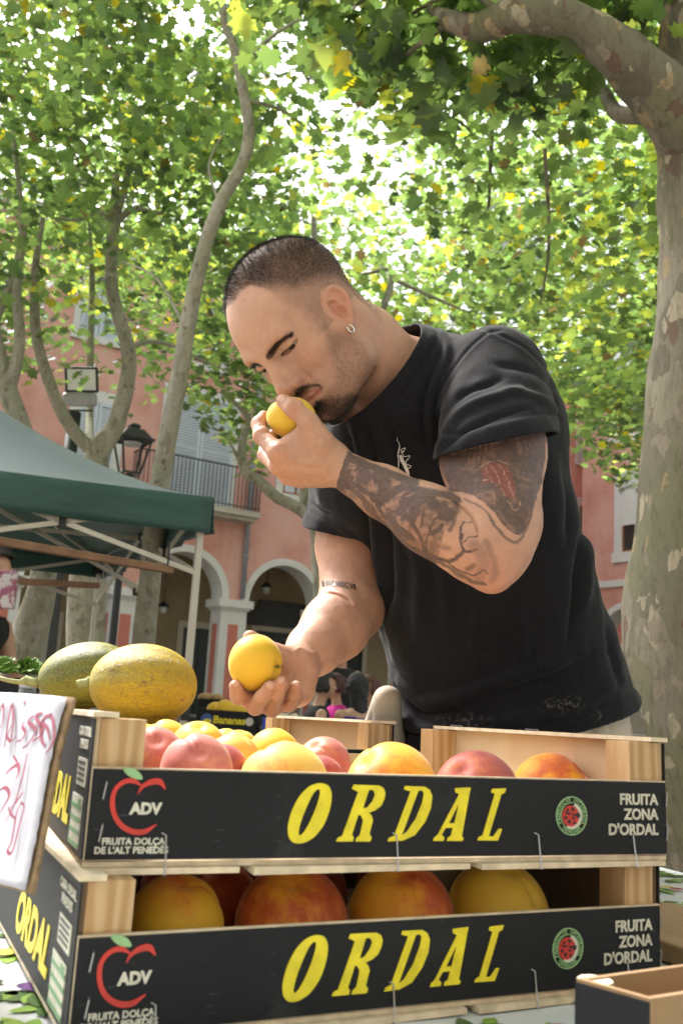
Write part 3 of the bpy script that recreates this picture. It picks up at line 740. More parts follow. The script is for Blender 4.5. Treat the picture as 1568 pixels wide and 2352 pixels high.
# ------------------------------------------------------------------ street lamps
def lamp_post():
    base = P(88, 1560, 10.); base[2] = 0; top = P(172, 948, 10.)
    base[:2] = top[:2]
    e = empty('lamp_post', base, 'dark lamp post behind the tent carrying a square floodlight', 'lamp post')
    MB().lathe(base, [(.20, 0), (.20, .1), (.13, .25), (.12, 1.2), (.09, 1.3), (.075, 2.2), (.07, float(top[2]))], 16).build('pole', IRON, e, smooth=True)
    c = P(184, 893, 10.); rt = nrm(CR * 1.0 + CF * .12); up = nrm(CU + CF * -.12); nn = np.cross(rt, up); Rm = np.stack([rt, nn, up], 1)
    hd = empty('floodlight', c); hd.parent = e; hd.matrix_parent_inverse = world_of(e).inverted()
    MB().box(P(188, 872, 10.), (.34, .07, .27), Rm).build('housing', IRON, e, bevel=.015)
    MB().box(P(188, 872, 9.955), (.285, .02, .215), Rm).build('lens', simple('lamp_glass', (.88, .88, .86), .15, var=.03), e)
    gm = simple('grey_aluminium', (.42, .42, .43), .4, .3); MB().box(P(184, 918, 10.), (.35, .10, .14), Rm).build('driver_box', gm, e, bevel=.03)
    MB().box(P(180, 943, 10.), (.30, .05, .02), Rm).build('bracket', IRON, e); bpy.data.objects.remove(hd)
def street_lantern():
    c = P(304, 1030, 10.); e = empty('street_lantern', c * [1, 1, 0], 'black four sided street lantern on its post just above the tent roof', 'lantern')
    k = 10 / FPX; z = c[2]
    MB().lathe([c[0], c[1], 0], [(.09, 0), (.07, .3), (.045, .5), (.035, z - .42), (.06, z - .38), (.03, z - .33)], 12).build('post', IRON, e, smooth=True)
    Rz = np.array(Matrix.Rotation(.5, 3, 'Z'))
    def ring(r, zz): return [c * [1, 1, 0] + [0, 0, zz] + Rz @ np.array([r * sx, r * sy, 0]) for sx, sy in ((-1, -1), (1, -1), (1, 1), (-1, 1))]
    m_ = MB(); m_.hexa(ring(.185, z + .075) + ring(.185, z + .10)); m_.hexa(ring(.165, z + .101) + ring(.085, z + .205)); m_.hexa(ring(.05, z + .206) + ring(.05, z + .235)); m_.hexa(ring(.065, z + .236) + ring(.03, z + .27)); m_.build('hood', IRON, e, bevel=.006)
    fr = MB()
    a, b = ring(.155, z + .074), ring(.085, z - .27)
    for i in range(4): fr.bar(b[i], a[i], .018, .018); fr.bar(b[i], b[(i + 1) % 4], .02, .02); fr.bar(a[i], a[(i + 1) % 4], .02, .02)
    fr.bar((c[0], c[1], z - .34), (c[0], c[1], z - .27), .05, .05); fr.build('frame', IRON, e)
    MB().lathe(c, [(.10, .06), (.085, .03), (.02, .02)], 14).build('lamp_bowl', simple('lamp_glass2', (.5, .5, .5), .2), e)
lamp_post(); street_lantern()

# ------------------------------------------------------------------ green pop-up tent
def build_tent():
    C0 = P(482, 1225, 5.2); zb = C0[2]; f1 = nrm([-.9135, -.41, 0]); f2 = nrm([-.42, .91, 0]); f2 = nrm(f2 - f1 * (f1 @ f2)); S_ = 3.0; hv = .20; zt = zb + hv
    corner = np.array([C0[0], C0[1], 0]); e = empty('market_tent', corner + (f1 + f2) * S_ / 2, 'green pop-up market tent with pale poles and a grey sheen on its roof', 'tent')
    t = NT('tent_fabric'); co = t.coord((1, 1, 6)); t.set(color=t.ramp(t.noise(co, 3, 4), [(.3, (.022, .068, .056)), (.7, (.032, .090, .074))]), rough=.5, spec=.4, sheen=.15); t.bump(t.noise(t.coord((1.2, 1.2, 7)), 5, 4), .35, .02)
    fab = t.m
    pk = corner + (f1 + f2) * S_ / 2; pkz = zt + .93
    n = 22; vs = []; fs = []
    for i in range(n + 1):
        for j in range(n + 1):
            u, v = i / n, j / n; a, b = 2 * u - 1, 2 * v - 1; m_ = max(abs(a), abs(b)); h_ = (1 - m_); 
            hgt = h_ ** 1.45 * (pkz - zt); sag = -.035 * sin(pi * u) * (m_ > .98) 
            q = corner + f1 * S_ * u + f2 * S_ * v; vs.append((q[0], q[1], zt + hgt - .02 * sin(pi * u) * (m_ > .9) - .02 * sin(pi * v) * (m_ > .9)))
    for i in range(n):
        for j in range(n): a = i * (n + 1) + j; fs.append((a, a + 1, a + n + 2, a + n + 1))
    t2 = NT('roof_fabric_sky_sheen'); t2.set(color=t2.ramp(t2.noise(t2.coord(), 2, 3), [(.3, (.075, .115, .135)), (.7, (.10, .15, .17))]), rough=.5, spec=.35, sheen=.15, coat=.0); t2.b.inputs['Coat Roughness'].default_value = .3  # grey-blue sky reflection put into the roof's base colour
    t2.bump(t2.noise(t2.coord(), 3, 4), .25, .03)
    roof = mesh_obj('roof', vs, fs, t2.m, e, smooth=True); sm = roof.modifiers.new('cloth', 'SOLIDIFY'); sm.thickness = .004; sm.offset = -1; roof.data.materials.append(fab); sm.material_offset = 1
    cs = [corner, corner + f1 * S_, corner + (f1 + f2) * S_, corner + f2 * S_]
    for k in range(4):
        a, b = cs[k], cs[(k + 1) % 4]; m_ = 26; V_ = []; F_ = []; nn = nrm(np.cross(b - a, (0, 0, 1)))
        if nn @ ((a + b) / 2 - pk) < 0: nn = -nn
        for i in range(m_ + 1):
            u = i / m_; q = a + (b - a) * u; w = .012 * sin(u * 23 + k) + .008 * sin(u * 51)
            for j, zz in enumerate((zt - .02 * sin(pi * u), zt - .07, zb + .03, zb - .012 * sin(pi * u * 2))):
                V_.append(q * [1, 1, 0] + nn * (.006 + w * j * .5) + [0, 0, zz])
        for i in range(m_):
            for j in range(3): o = i * 4 + j; F_.append((o, o + 4, o + 5, o + 1))
        vl = mesh_obj('valance', V_, F_, fab, e, smooth=True); s2 = vl.modifiers.new('cloth', 'SOLIDIFY'); s2.thickness = .003
    met = simple('cream_metal', (.55, .52, .44), .45, .2, var=.05); blk = simple('black_plastic', (.015, .015, .015), .5)
    ins = .05
    for k, c in enumerate(cs):
        q = c + nrm(pk - c) * ins * 1.2; m_ = MB(); m_.box([q[0], q[1], (zb + .1) / 2], (.036, .036, zb + .1), np.stack([f1, f2, [0, 0, 1]], 1)); m_.box([q[0], q[1], .01], (.1, .1, .02)); lg = m_.build('leg', met, e, bevel=.004)
        MB().box([q[0], q[1], .99], (.05, .05, .06), np.stack([f1, f2, [0, 0, 1]], 1)).build('height_catch', blk, lg); MB().box([q[0], q[1], zb + .07], (.06, .06, .08), np.stack([f1, f2, [0, 0, 1]], 1)).build('corner_joint', blk, lg)
    tm = MB(); jn = MB()
    for k in range(4):
        a = cs[k] + nrm(pk - cs[k]) * .06; b = cs[(k + 1) % 4] + nrm(pk - cs[(k + 1) % 4]) * .06; L = lambda u, z: a * [1, 1, 0] + (b - a) * [u, u, 0] + [0, 0, z]
        zh, zl = zt - .04, zb - .22
        for u0, u1 in ((0, .25), (.5, .25), (.5, .75), (1, .75)): pass
        for (u0, z0, u1, z1) in ((0, zh, .5, zl), (0, zl, .5, zh), (.5, zh, 1, zl), (.5, zl, 1, zh)): tm.bar(L(u0, z0), L(u1, z1), .014, .026)
        for u, z in ((.25, (zh + zl) / 2), (.5, zh), (.5, zl), (.75, (zh + zl) / 2)): MB().box(L(u, z), (.035, .035, .05)).build('truss_joint', blk, e)
    mids = [(cs[k] + cs[(k + 1) % 4]) / 2 for k in range(4)]
    for m0 in mids:
        for (a_, b_) in ((zt - .05, zb + .10), (zb - .2, zt + .25)): tm.bar(m0 * [1, 1, 0] + [0, 0, a_], pk * [1, 1, 0] + [0, 0, b_], .014, .026)
    tm.bar(pk * [1, 1, 0] + [0, 0, zb - .1], pk * [1, 1, 0] + [0, 0, pkz - .03], .035, .035)
    for c in cs:
        for u0, u1 in ((0, .25), (.25, .5), (.5, .75), (.75, .97)):
            g_ = lambda u: (c + nrm(pk - c) * .06) * (1 - u) + pk * [1, 1, 0] * u + [0, 0, zt - .05 + (u ** 1.45) * (pkz - zt)]
            tm.bar(g_(u0), g_(u1), .014, .022)
    tm.build('truss', met, e)
    st = MB(); q = P(384, 1300, 4.9); st.tube([q + [0, 0, .12], q + [.004, 0, .03], q - [0, .0, .05]], .006, 6); st.build('strap', blk, e)
build_tent()
WD = simple('old_wood', (.24, .13, .075), .8, var=.25, scale=9)
def pole_thing(a, b, w, t_, label):
    m_ = MB().bar(a, b, w, t_); o = m_.build('wooden_batten', WD, loc=a, bevel=.004); tag(o, label, 'batten', 'wooden battens under the tent'); return o
pole_thing(P(-90, 1228, 4.15), P(395, 1310, 4.75), .05, .035, 'long brown batten hung under the front of the tent')
pole_thing(P(-60, 1330, 4.6), P(222, 1345, 5.6), .05, .035, 'shorter worn batten hung lower under the tent')
bgm = NT('printed_plastic'); bgm.set(color=bgm.ramp(bgm.noise(bgm.coord(), 22, 3), [(.46, (.50, .46, .46)), (.54, (.26, .07, .13))]), rough=.4); bgm = bgm.m
mb = MB(); c = P(14, 1358, 4.3); mb.box(c, (.10, .03, .16)); mb.box(c + [0, 0, .085], (.09, .02, .02)); o = mb.build('plastic_bag', bgm, bevel=.012, loc=c); tag(o, 'pale plastic bag with a dark pink print hanging from the batten', 'bag')
# ------------------------------------------------------------------ unseen house added behind the camera to cut the frontal sky light
FK = Facade(np.array([16., -11., 0]), (-1, .12, 0), (.12, 1, 0)); bK = empty('sky_blocking_house', FK.p(14, 0, 0), 'plain cream town house across the square behind the photographer', 'building')
w_ = MB(); FK.box(w_, 0, 28, 0, 15, -8, 0); w_.build('wall', simple('cream_render', (.46, .44, .40), .9, var=.08, scale=1.), bK); w_ = MB(); FK.box(w_, -.3, 28.3, 15, 15.4, -8, .4); w_.build('cornice', WHT, bK)
for k in range(8):
    for z0, z1 in ((.1, 2.6), (5.2, 7.2), (9.2, 11.0)): facade_window(FK, bK, 1.2 + k * 3.4, 2.3 + k * 3.4, z0 + .3, z1, frame=.16)
# ------------------------------------------------------------------ the stall: table, cloth, crates, fruit
TZ = .9130
def cloth_print():
    r = random.Random(5); green, purp, red, yel = MB(), MB(), MB(), MB()
    return r
ctm = NT('waxed_tablecloth'); co = ctm.coord(); ctm.set(color=ctm.ramp(ctm.noise(co, 5, 3), [(.3, (.60, .63, .66)), (.7, (.68, .70, .72))]), rough=.28, spec=.5); ctm.bump(ctm.noise(co, 6, 3), .2, .01); CLOTH = ctm.m
tdir = radians(25); TD = np.array([cos(tdir), sin(tdir), 0]); TQ = np.array([-sin(tdir), cos(tdir), 0])
tb = empty('market_table', np.array([.0, .9, 0]), 'trestle table covered by a white flowered wax cloth under the fruit crates', 'table')
tc = np.array([.05, .86, 0]); LX, LY = 1.45, .98
mt = MB(); mt.box(tc + TQ * .0 + [0, 0, TZ - .018], (LX, LY, .03), np.stack([TD, TQ, [0, 0, 1]], 1)); mt.build('table_top', simple('board', (.35, .25, .15), .8), tb)
for a, b in ((-1, -1), (1, -1), (1, 1), (-1, 1)):
    q = tc + TD * a * (LX / 2 - .08) + TQ * b * (LY / 2 - .08); MB().box([q[0], q[1], (TZ - .035) / 2], (.04, .04, TZ - .035)).build('leg', simple('leg_metal', (.3, .3, .31), .4, .8), tb)
nx, ny = 60, 44; vs = []; fs = []; hang = .22
for i in range(nx + 1):
    for j in range(ny + 1):
        u = (i / nx - .5) * (LX + 2 * hang); v = (j / ny - .5) * (LY + 2 * hang); ou = max(0, abs(u) - LX / 2 - .008); ov = max(0, abs(v) - LY / 2 - .008)
        uu = np.sign(u) * min(abs(u), LX / 2 + .008) + np.sign(u) * .12 * ou; vv = np.sign(v) * min(abs(v), LY / 2 + .008) + np.sign(v) * .12 * ov
        fl = (ou + ov); q = tc + TD * (uu + .03 * fl * sin(v * 25)) + TQ * (vv + .03 * fl * sin(u * 22)); vs.append((q[0], q[1], TZ + .001 - fl * .98 + .0007 * sin(u * 31) * cos(v * 27)))
for i in range(nx):
    for j in range(ny): a = i * (ny + 1) + j; fs.append((a, a + ny + 1, a + ny + 2, a + 1))
clo_v, clo_f = vs, fs
def _fin(clo): tag(clo, 'white wax tablecloth printed with green leaves, purple plums and red berries', 'tablecloth')
def leafpoly(c, ang, L, w, n=7):
    pts = [];
    for k in range(n + 1): t = k / n; pts.append((t * L, w * sin(pi * t) ** .8))
    for k in range(n - 1, 0, -1): t = k / n; pts.append((t * L, -w * sin(pi * t) ** .8))
    return [(c[0] + x * cos(ang) - y * sin(ang), c[1] + x * sin(ang) + y * cos(ang)) for x, y in pts]
prn = {'green': MB(), 'dkgreen': MB(), 'plum': MB(), 'berry': MB(), 'lemon': MB()}; rr_ = random.Random(11)
def flat(mb, poly, z): mb.add([(x, y, z) for x, y in poly], [tuple(range(len(poly)))])
for i in range(27):
    for j in range(19):
        cx = (i / 26 - .5) * (LX - .06) + rr_.uniform(-.03, .03); cy = (j / 18 - .5) * (LY - .06) + rr_.uniform(-.03, .03); q = tc + TD * cx + TQ * cy; a0 = rr_.uniform(0, 6.28); z = TZ + .0022
        for k in range(rr_.choice((3, 4, 5))): flat(prn['green' if rr_.random() < .6 else 'dkgreen'], leafpoly(q, a0 + k * rr_.uniform(.5, 1.1), rr_.uniform(.018, .034), rr_.uniform(.004, .0075)), z + .0003 * k)
        if rr_.random() < .55:
            for k in range(rr_.choice((1, 2))):
                c2 = (q[0] + rr_.uniform(-.02, .02), q[1] + rr_.uniform(-.02, .02)); R_ = rr_.uniform(.007, .010); flat(prn[rr_.choice(('plum', 'plum', 'berry', 'lemon'))], [(c2[0] + R_ * cos(t) * 1.2, c2[1] + R_ * sin(t)) for t in np.linspace(0, 2 * pi, 14)[:-1]], z + .0022 + .0003 * k)
_all = MB(); _all.add(clo_v, clo_f); _mats = [CLOTH]
for nm, c in (('green', (.22, .38, .06)), ('dkgreen', (.06, .13, .03)), ('plum', (.10, .03, .16)), ('berry', (.42, .03, .04)), ('lemon', (.62, .52, .08))):
    _mats.append(simple('print_' + nm, c, .3, var=.25, scale=90)); _all.cur = len(_mats) - 1; _all.add(prn[nm].v, prn[nm].f)
clo = _all.build('tablecloth', None, None, loc=(0, 0, TZ), mats=_mats); clo.data.polygons.foreach_set('use_smooth', [i_ < len(clo_f) for i_ in range(len(clo.data.polygons))]); _fin(clo)

# --- crate materials
def wood_mat(name, a, b, sc=1., rough=.7):
    t = NT(name); w = t.n('TexWave'); w.wave_type = 'BANDS'; w.bands_direction = 'X'; w.inputs['Scale'].default_value = 26 * sc; w.inputs['Distortion'].default_value = 5; w.inputs['Detail'].default_value = 3; w.inputs['Detail Scale'].default_value = 1.2
    co = t.coord((1, 1, .16)); t.l(co, w.inputs['Vector']); n1 = t.noise(t.coord((1, 1, .1)), 120 * sc, 4); c = t.mix(t.ramp(w.outputs['Fac'], [(.2, (0, 0, 0)), (.9, (1, 1, 1))]), a, b); c = t.mix(t.math('MULTIPLY', n1, .35), c, tuple(x * .6 for x in b))
    c = t.mix(t.math('MULTIPLY', t.noise(t.coord(), 9, 4), .25), c, (.35, .22, .12)); t.set(color=c, rough=rough); t.bump(n1, .2, .0008); return t.m
POST = wood_mat('pine_post', (.58, .40, .22), (.44, .255, .105)); PLY = wood_mat('plywood', (.62, .47, .30), (.55, .38, .22), .35); EDGE = simple('ply_edge', (.60, .50, .36), .85, var=.2, scale=60)
def black_board():
    t = NT('black_printed_board'); co = t.coord(); c = t.ramp(t.noise(co, 6, 5), [(.3, (.008, .0085, .0105)), (.7, (.0145, .0155, .0185))]); sc = t.ramp(t.noise(t.coord((1, 1, 7)), 60, 3, .5), [(.66, (0, 0, 0)), (.76, (.7, .7, .7))]); c = t.mix(sc, c, (.07, .07, .075)); c = t.mix(t.ramp(t.noise(co, 11, 6, .75, .6), [(.60, (0, 0, 0)), (.80, (.5, .5, .5))]), c, (.055, .055, .06)); t.set(color=c, rough=.6, spec=.22); t.bump(t.noise(co, 300, 2), .15, .0006); return t.m
BLK = black_board(); KRAFT = simple('kraft_card', (.30, .19, .10), .9, var=.1, scale=8, bump=.2, bscale=90); WIRE = simple('wire', (.42, .42, .43), .35, .9)
def ink(name, c, rough=.5): return simple(name, c, rough, var=.16, scale=70)
YEL = ink('yellow_ink', (.72, .60, .02)); WHI = ink('cream_ink', (.55, .53, .45)); REDI = ink('red_ink', (.50, .03, .02)); GRN = ink('green_ink', (.13, .30, .13)); LGRN = ink('pale_green_ink', (.25, .42, .20)); BLI = ink('black_ink', (.012, .012, .012))
def poly_obj(name, splines, mat, parent, M4, th=.0004):
    """filled outline with holes: list of closed 2-D splines"""
    cu = bpy.data.curves.new(name, 'CURVE'); cu.dimensions = '2D'; cu.fill_mode = 'BOTH'; cu.extrude = th
    for sp in splines:
        s_ = cu.splines.new('POLY'); s_.points.add(len(sp) - 1)
        for p_, (x, y) in zip(s_.points, sp): p_.co = (x, y, 0, 1)
        s_.use_cyclic_u = True
    tmp = bpy.data.objects.new('tmp', cu); COL.objects.link(tmp); dg = bpy.context.evaluated_depsgraph_get(); me = bpy.data.meshes.new_from_object(tmp.evaluated_get(dg)); bpy.data.objects.remove(tmp); bpy.data.curves.remove(cu)
    me.name = name; me.materials.clear(); me.materials.append(mat); me.transform(M4); o = bpy.data.objects.new(name, me); COL.objects.link(o); put_under(o, parent); return o
def chaikin(pts, n=2):
    for _ in range(n):
        out = []
        for i in range(len(pts)):
            a, b = pts[i], pts[(i + 1) % len(pts)]; out += [(a[0] * .78 + b[0] * .22, a[1] * .78 + b[1] * .22), (a[0] * .22 + b[0] * .78, a[1] * .22 + b[1] * .78)]
        pts = out
    return pts
# first crate: where its front board stands, used to measure the printing
A1 = radians(22.5); O1 = np.array([-.1605, .6805, 1.028]); D1 = np.array([cos(A1), sin(A1), 0]); Q1 = np.array([-sin(A1), cos(A1), 0])
F1f = Facade(O1 * [1, 1, 0], D1, -Q1)
def uv(x, y): u, z = F1f.px(x, y); return (u, z - 1.028)
def C4(pts): return [uv(548.8 + .65 * x, 1607.2 + .65 * y) for x, y in pts]
def C3(pts): return [uv(.4375 * x, 1411.2 + .4375 * y) for x, y in pts]
LET = {'O': [chaikin([(285, 293), (315, 300), (328, 330), (322, 380), (300, 440), (265, 485), (225, 507), (190, 507), (172, 485), (170, 445), (185, 390), (215, 335), (250, 303)]), chaikin([(280, 313), (288, 325), (275, 372), (250, 430), (226, 470), (211, 482), (207, 466), (218, 425), (240, 372), (262, 328)])],
 'R': [[(405, 300), (495, 303), (510, 312), (516, 330), (512, 350), (500, 375), (480, 390), (456, 399), (466, 408), (471, 425), (464, 450), (458, 474), (466, 486), (460, 500), (408, 500), (412, 488), (424, 478), (430, 455), (436, 425), (428, 408), (420, 405), (396, 476), (403, 486), (399, 500), (340, 500), (346, 487), (362, 480), (420, 326), (398, 314)], [(458, 318), (436, 384), (452, 380), (470, 358), (480, 335), (474, 320)]],
 'D': [[(585, 305), (655, 307), (672, 318), (681, 340), (676, 382), (655, 430), (618, 478), (575, 497), (522, 500), (526, 488), (545, 480), (605, 324), (582, 317)], [(632, 322), (572, 478), (590, 466), (622, 420), (646, 362), (652, 330), (645, 320)]],
 'A': [[(762, 312), (817, 310), (813, 328), (783, 482), (790, 488), (785, 498), (730, 498), (734, 487), (745, 480), (752, 452), (727, 452), (712, 476), (722, 487), (718, 498), (682, 498), (686, 487), (699, 476), (776, 334), (762, 326)], [(774, 368), (758, 436), (738, 436)]],
 'L': [[(893, 315), (942, 313), (937, 329), (925, 334), (878, 482), (895, 482), (914, 455), (926, 456), (910, 497), (838, 496), (843, 485), (857, 478), (902, 333), (889, 327)]]}
def FRONT(e, pe=-.0016):
    """frame on the crate's outer front face; local x along, z up"""
    return Matrix([[1, 0, 0, 0], [0, 0, -1, pe], [0, 1, 0, 0], [0, 0, 0, 1]])
def make_crate(L=.500, Wc=.40, hf=.062, ht=.0955, label='', loc=(0, 0, 0), rot=0., printed=True, tilt=0., group='peach crates on the stall', liner=False):
    e = empty('fruit_crate', (0, 0, 0), label, 'crate', group)
    def pc(name, boxes, mats, idx=None, bevel=.0):
        m_ = MB()
        for b in boxes:
            m_.cur = b[6] if len(b) > 6 else 0; m_.hexa([(b[0], b[2], b[4]), (b[1], b[2], b[4]), (b[1], b[3], b[4]), (b[0], b[3], b[4]), (b[0], b[2], b[5]), (b[1], b[2], b[5]), (b[1], b[3], b[5]), (b[0], b[3], b[5])])
        return m_.build(name, None, e, mats=mats, bevel=bevel)
    t = .0035
    pc('front_board', [(0, L, 0, t, 0, hf, 0)], [EDGE]); fr = MB().hexa([(.0008, -.0012, .0008), (L - .0008, -.0012, .0008), (L - .0008, -.00005, .0008), (.0008, -.00005, .0008), (.0008, -.0012, hf - .0012), (L - .0008, -.0012, hf - .0012), (L - .0008, -.00005, hf - .0012), (.0008, -.00005, hf - .0012)]).build('front_print', BLK, e)
    pc('back_board', [(0, L, Wc - t, Wc, 0, hf, 0)], [PLY])
    # end boards: full height with a notch (hand hold) on the lower edge
    for s_, x0 in ((0, 0.), (1, L - t)):
        nb = [(x0, x0 + t, t + .0005, Wc - t - .0005, 0, ht, 0)]
        pc('end_board', nb, [PLY if printed else KRAFT]); xo = x0 - .0013 if s_ == 0 else x0 + t + .0001
        pc('end_print', [(xo, xo + .0012, .001, Wc - .001, .001, ht - .001, 0)], [BLK])
        pc('top_batten', [(x0 - .003 if s_ == 0 else x0 - .012, x0 + .015 if s_ == 0 else x0 + t + .003, -.001, Wc + .001, ht + .0003, ht + .004, 0)], [EDGE])
    for x in (t + .0003, L - t - .0323):
        for y in (t + .0003, Wc - t - .0323): 
            m_ = MB().hexa([(x, y, .001), (x + .032, y, .001), (x + .032, y + .032, .001), (x, y + .032, .001), (x, y, ht - .0004), (x + .032, y, ht - .0004), (x + .032, y + .032, ht - .0004), (x, y + .032, ht - .0004)]); m_.build('corner_post', POST, e, bevel=.0006)
    rj = random.Random(3); sl = MB(); n = 6
    for k in range(n):
        y = .001 + k * (Wc - .002) / n; sl.hexa([(0, y, -.0042), (L, y, -.0042), (L, y + (Wc - .002) / n - .003, -.0042), (0, y + (Wc - .002) / n - .003, -.0042), (0, y, -.0008), (L, y, -.0008), (L, y + (Wc - .002) / n - .003, -.0008), (0, y + (Wc - .002) / n - .003, -.0008)])
    sl.build('base_slats', EDGE, e)
    bt = MB()
    for x0, x1, dz in ((.0, .11, 0), (.12, .30, .0015), (.31, L * .99, .0005)): bt.hexa([(x0, -.006, -.0085 - dz), (x1, -.004, -.0085), (x1, .03, -.0085), (x0, .03, -.0085), (x0, -.006, -.0045), (x1, -.004, -.0045), (x1, .03, -.0045), (x0, .03, -.0045)])
    bt.build('bottom_batten', EDGE, e)
    if printed:
        M_ = FRONT(e)
        lt = [C4(sp) for k in 'ORDAL' for sp in LET[k]]; poly_obj('lettering', lt, YEL, e, M_)
        # apple emblem
        def rib(pts, w, nn=4):
            c = np.array(catmull([np.r_[p_, 0] for p_ in pts], nn))[:, :2]; ww = np.interp(np.linspace(0, 1, len(c)), np.linspace(0, 1, len(w)), w); tg = np.gradient(c, axis=0); tg /= np.linalg.norm(tg, axis=1)[:, None]; n_ = np.stack([-tg[:, 1], tg[:, 0]], 1); a = c + n_ * ww[:, None] / 2; b = c - n_ * ww[:, None] / 2
            return [tuple(x) for x in a] + [tuple(x) for x in b[::-1]]
        k_ = .000135
        poly_obj('apple_emblem', [rib(C3([(722, 945), (748, 905), (795, 880), (840, 880), (868, 918)]), [2 * k_, 18 * k_, 30 * k_, 32 * k_, 6 * k_])], REDI, e, M_)
        poly_obj('apple_emblem', [rib(C3([(742, 898), (700, 874), (650, 880), (606, 920), (590, 985), (602, 1055), (640, 1110), (700, 1140), (760, 1138), (820, 1102)]), [8 * k_, 26 * k_, 24 * k_, 22 * k_, 24 * k_, 24 * k_, 26 * k_, 28 * k_, 26 * k_, 6 * k_])], REDI, e, M_)
        poly_obj('apple_leaf', [chaikin(C3([(640, 806), (690, 802), (735, 828), (755, 868), (712, 866), (668, 845)]))], LGRN, e, M_)
        def tx(body_, x, y, size, mat, al='CENTER', bold=.0, sh=0., sp=1., nm='small_lettering'): 
            u, v = x, y; return text_obj(nm, body_, size, mat, e, M_ @ Matrix.Translation((u, v, 0)), al, .0003, bold, sh, sp)
        u, v = C3([(765, 1022)])[0]; tx('ADV', u, v, .0105, WHI, bold=.0005)
        u, v = C3([(700, 1192)])[0]; tx('FRUITA DOLÇA', u, v, .0062, WHI, bold=.0002)
        u, v = C3([(690, 1238)])[0]; tx("DE L'ALT PENEDÈS", u, v, .0062, WHI, bold=.0002)
        for b_, y in (('FRUITA', 355), ('ZONA', 407), ("D'ORDAL", 460)):
            u, v = C4([(1476, y)])[0]; tx(b_, u, v, .0125, WHI, 'RIGHT', bold=.0004)
        # ladybird seal
        c = C4([(1172, 410)])[0]; R_ = .0158; circ = lambda r, cx=c[0], cy=c[1], ax=1., n=36: [(cx + r * ax * cos(t), cy + r * sin(t)) for t in np.linspace(0, 2 * pi, n + 1)[:-1]]
        poly_obj('seal_ring', [circ(R_), circ(R_ * .94)], LGRN, e, M_); poly_obj('seal_ring', [circ(R_ * .70), circ(R_ * .66)], LGRN, e, M_)
        wd = [(c[0] + R_ * .66 * cos(t), c[1] + R_ * .66 * sin(t)) for t in np.linspace(-2.0, 1.2, 20)] + [(c[0] + R_ * .52 * cos(t) - .001, c[1] + R_ * .54 * sin(t)) for t in np.linspace(1.2, -2.0, 20)]
        poly_obj('seal_crescent', [wd], WHI, e, M_)
        bodyc = (c[0] - .0009, c[1] - .0002); Mz = M_ @ Matrix.Translation((0, 0, .0002))
        poly_obj('ladybird', [circ(R_ * .54, *bodyc)], REDI, e, M_)
        poly_obj('ladybird_spots', [circ(r_ * R_, bodyc[0] + x * R_, bodyc[1] + y * R_, 1, 12) for x, y, r_ in ((-.22, .30, .085), (.12, .36, .10), (.06, .12, .07), (-.34, -.08, .10), (-.12, -.28, .11), (.16, -.10, .085), (.22, -.34, .09))] + [[(bodyc[0] - .4 * R_, bodyc[1] + .22 * R_), (bodyc[0] - .38 * R_, bodyc[1] + .12 * R_), (bodyc[0] + .35 * R_, bodyc[1] - .0 * R_), (bodyc[0] + .34 * R_, bodyc[1] + .10 * R_)], circ(.14 * R_, bodyc[0] + .46 * R_, bodyc[1] + .04 * R_, 1, 12)], BLI, e, Mz)
        for txt, a0, a1 in (('PRODUCCIO INTEGRADA', 205, -25), ('CATALUNYA', 232, 308)):
            for i, ch_ in enumerate(txt):
                t_ = radians(a0 + (a1 - a0) * i / (len(txt) - 1)); top = a0 > a1; rot_ = t_ - pi / 2 if top else t_ + pi / 2
                if ch_ != ' ': text_obj('seal_lettering', ch_, .0040, LGRN, e, M_ @ Matrix.Translation((c[0] + R_ * .82 * cos(t_), c[1] + R_ * .82 * sin(t_), 0)) @ Matrix.Rotation(rot_, 4, 'Z'), 'CENTER', .0002, .0001)
        # printing on the left end (labels and small type)
        E_ = Matrix([[0, 0, -1, -.0018], [-1, 0, 0, 0], [0, 1, 0, 0], [0, 0, 0, 1]])        # x runs towards the front
        rect = lambda a, b, c_, d: [(a, c_), (b, c_), (b, d), (a, d)]
        poly_obj('white_label', [rect(-.062, -.016, .005, .040)], WHI, e, E_); poly_obj('label_stripes', [rect(-.062, -.016, .0055 + k * .0085, .0085 + k * .0085) for k in range(4)] + [rect(-.032, -.020, .032, .038)], GRN, e, E_ @ Matrix.Translation((0, 0, .0003)))
        poly_obj('white_label', [rect(-.052, -.012, .047, .066)], WHI, e, E_); poly_obj('label_type', [rect(-.048, -.017, .050 + k * .004, .0518 + k * .004) for k in range(4)], BLI, e, E_ @ Matrix.Translation((0, 0, .0003)))
        text_obj('end_lettering', 'ORDAL', .045, YEL, e, E_ @ Matrix.Translation((-.155, .030, 0)), 'CENTER', .0003, .002, .35); text_obj('end_small_lettering', 'CASA ORDAL\nPENEDES', .009, WHI, e, E_ @ Matrix.Translation((-.035, .080, 0)), 'CENTER', .0003, .0002)
        # wire staples
        class _S:
            def tube(s_, pts, r_, n_): MB().tube(pts, r_, n_).build('staple', WIRE, e)
        st = _S()
        for x in (.055, .235, .365, .462):
            st.tube([(x, .001, -.0095), (x, -.0078, -.0088), (x + .0006, -.0038, .004), (x, -.0024, .017), (x - .003, -.0006, .0185)], .00065, 6)
        for x in (.010, .499):
            for z in (.012, .040): st.tube([(x, -.0008, z), (x - .001, -.003, z + .001), (x + .0005, -.003, z + .012), (x + .001, -.0008, z + .013)], .0006, 6)
        for x in (.03, .22, .40): st.tube([(L + .001, x * .9, ht - .012), (L + .002, x * .9, ht + .0055), (L - .014, x * .9, ht + .0055)], .0006, 6)

    e.rotation_euler = (tilt, 0, rot); e.rotation_mode = 'XYZ'; e.location = V(loc); return e
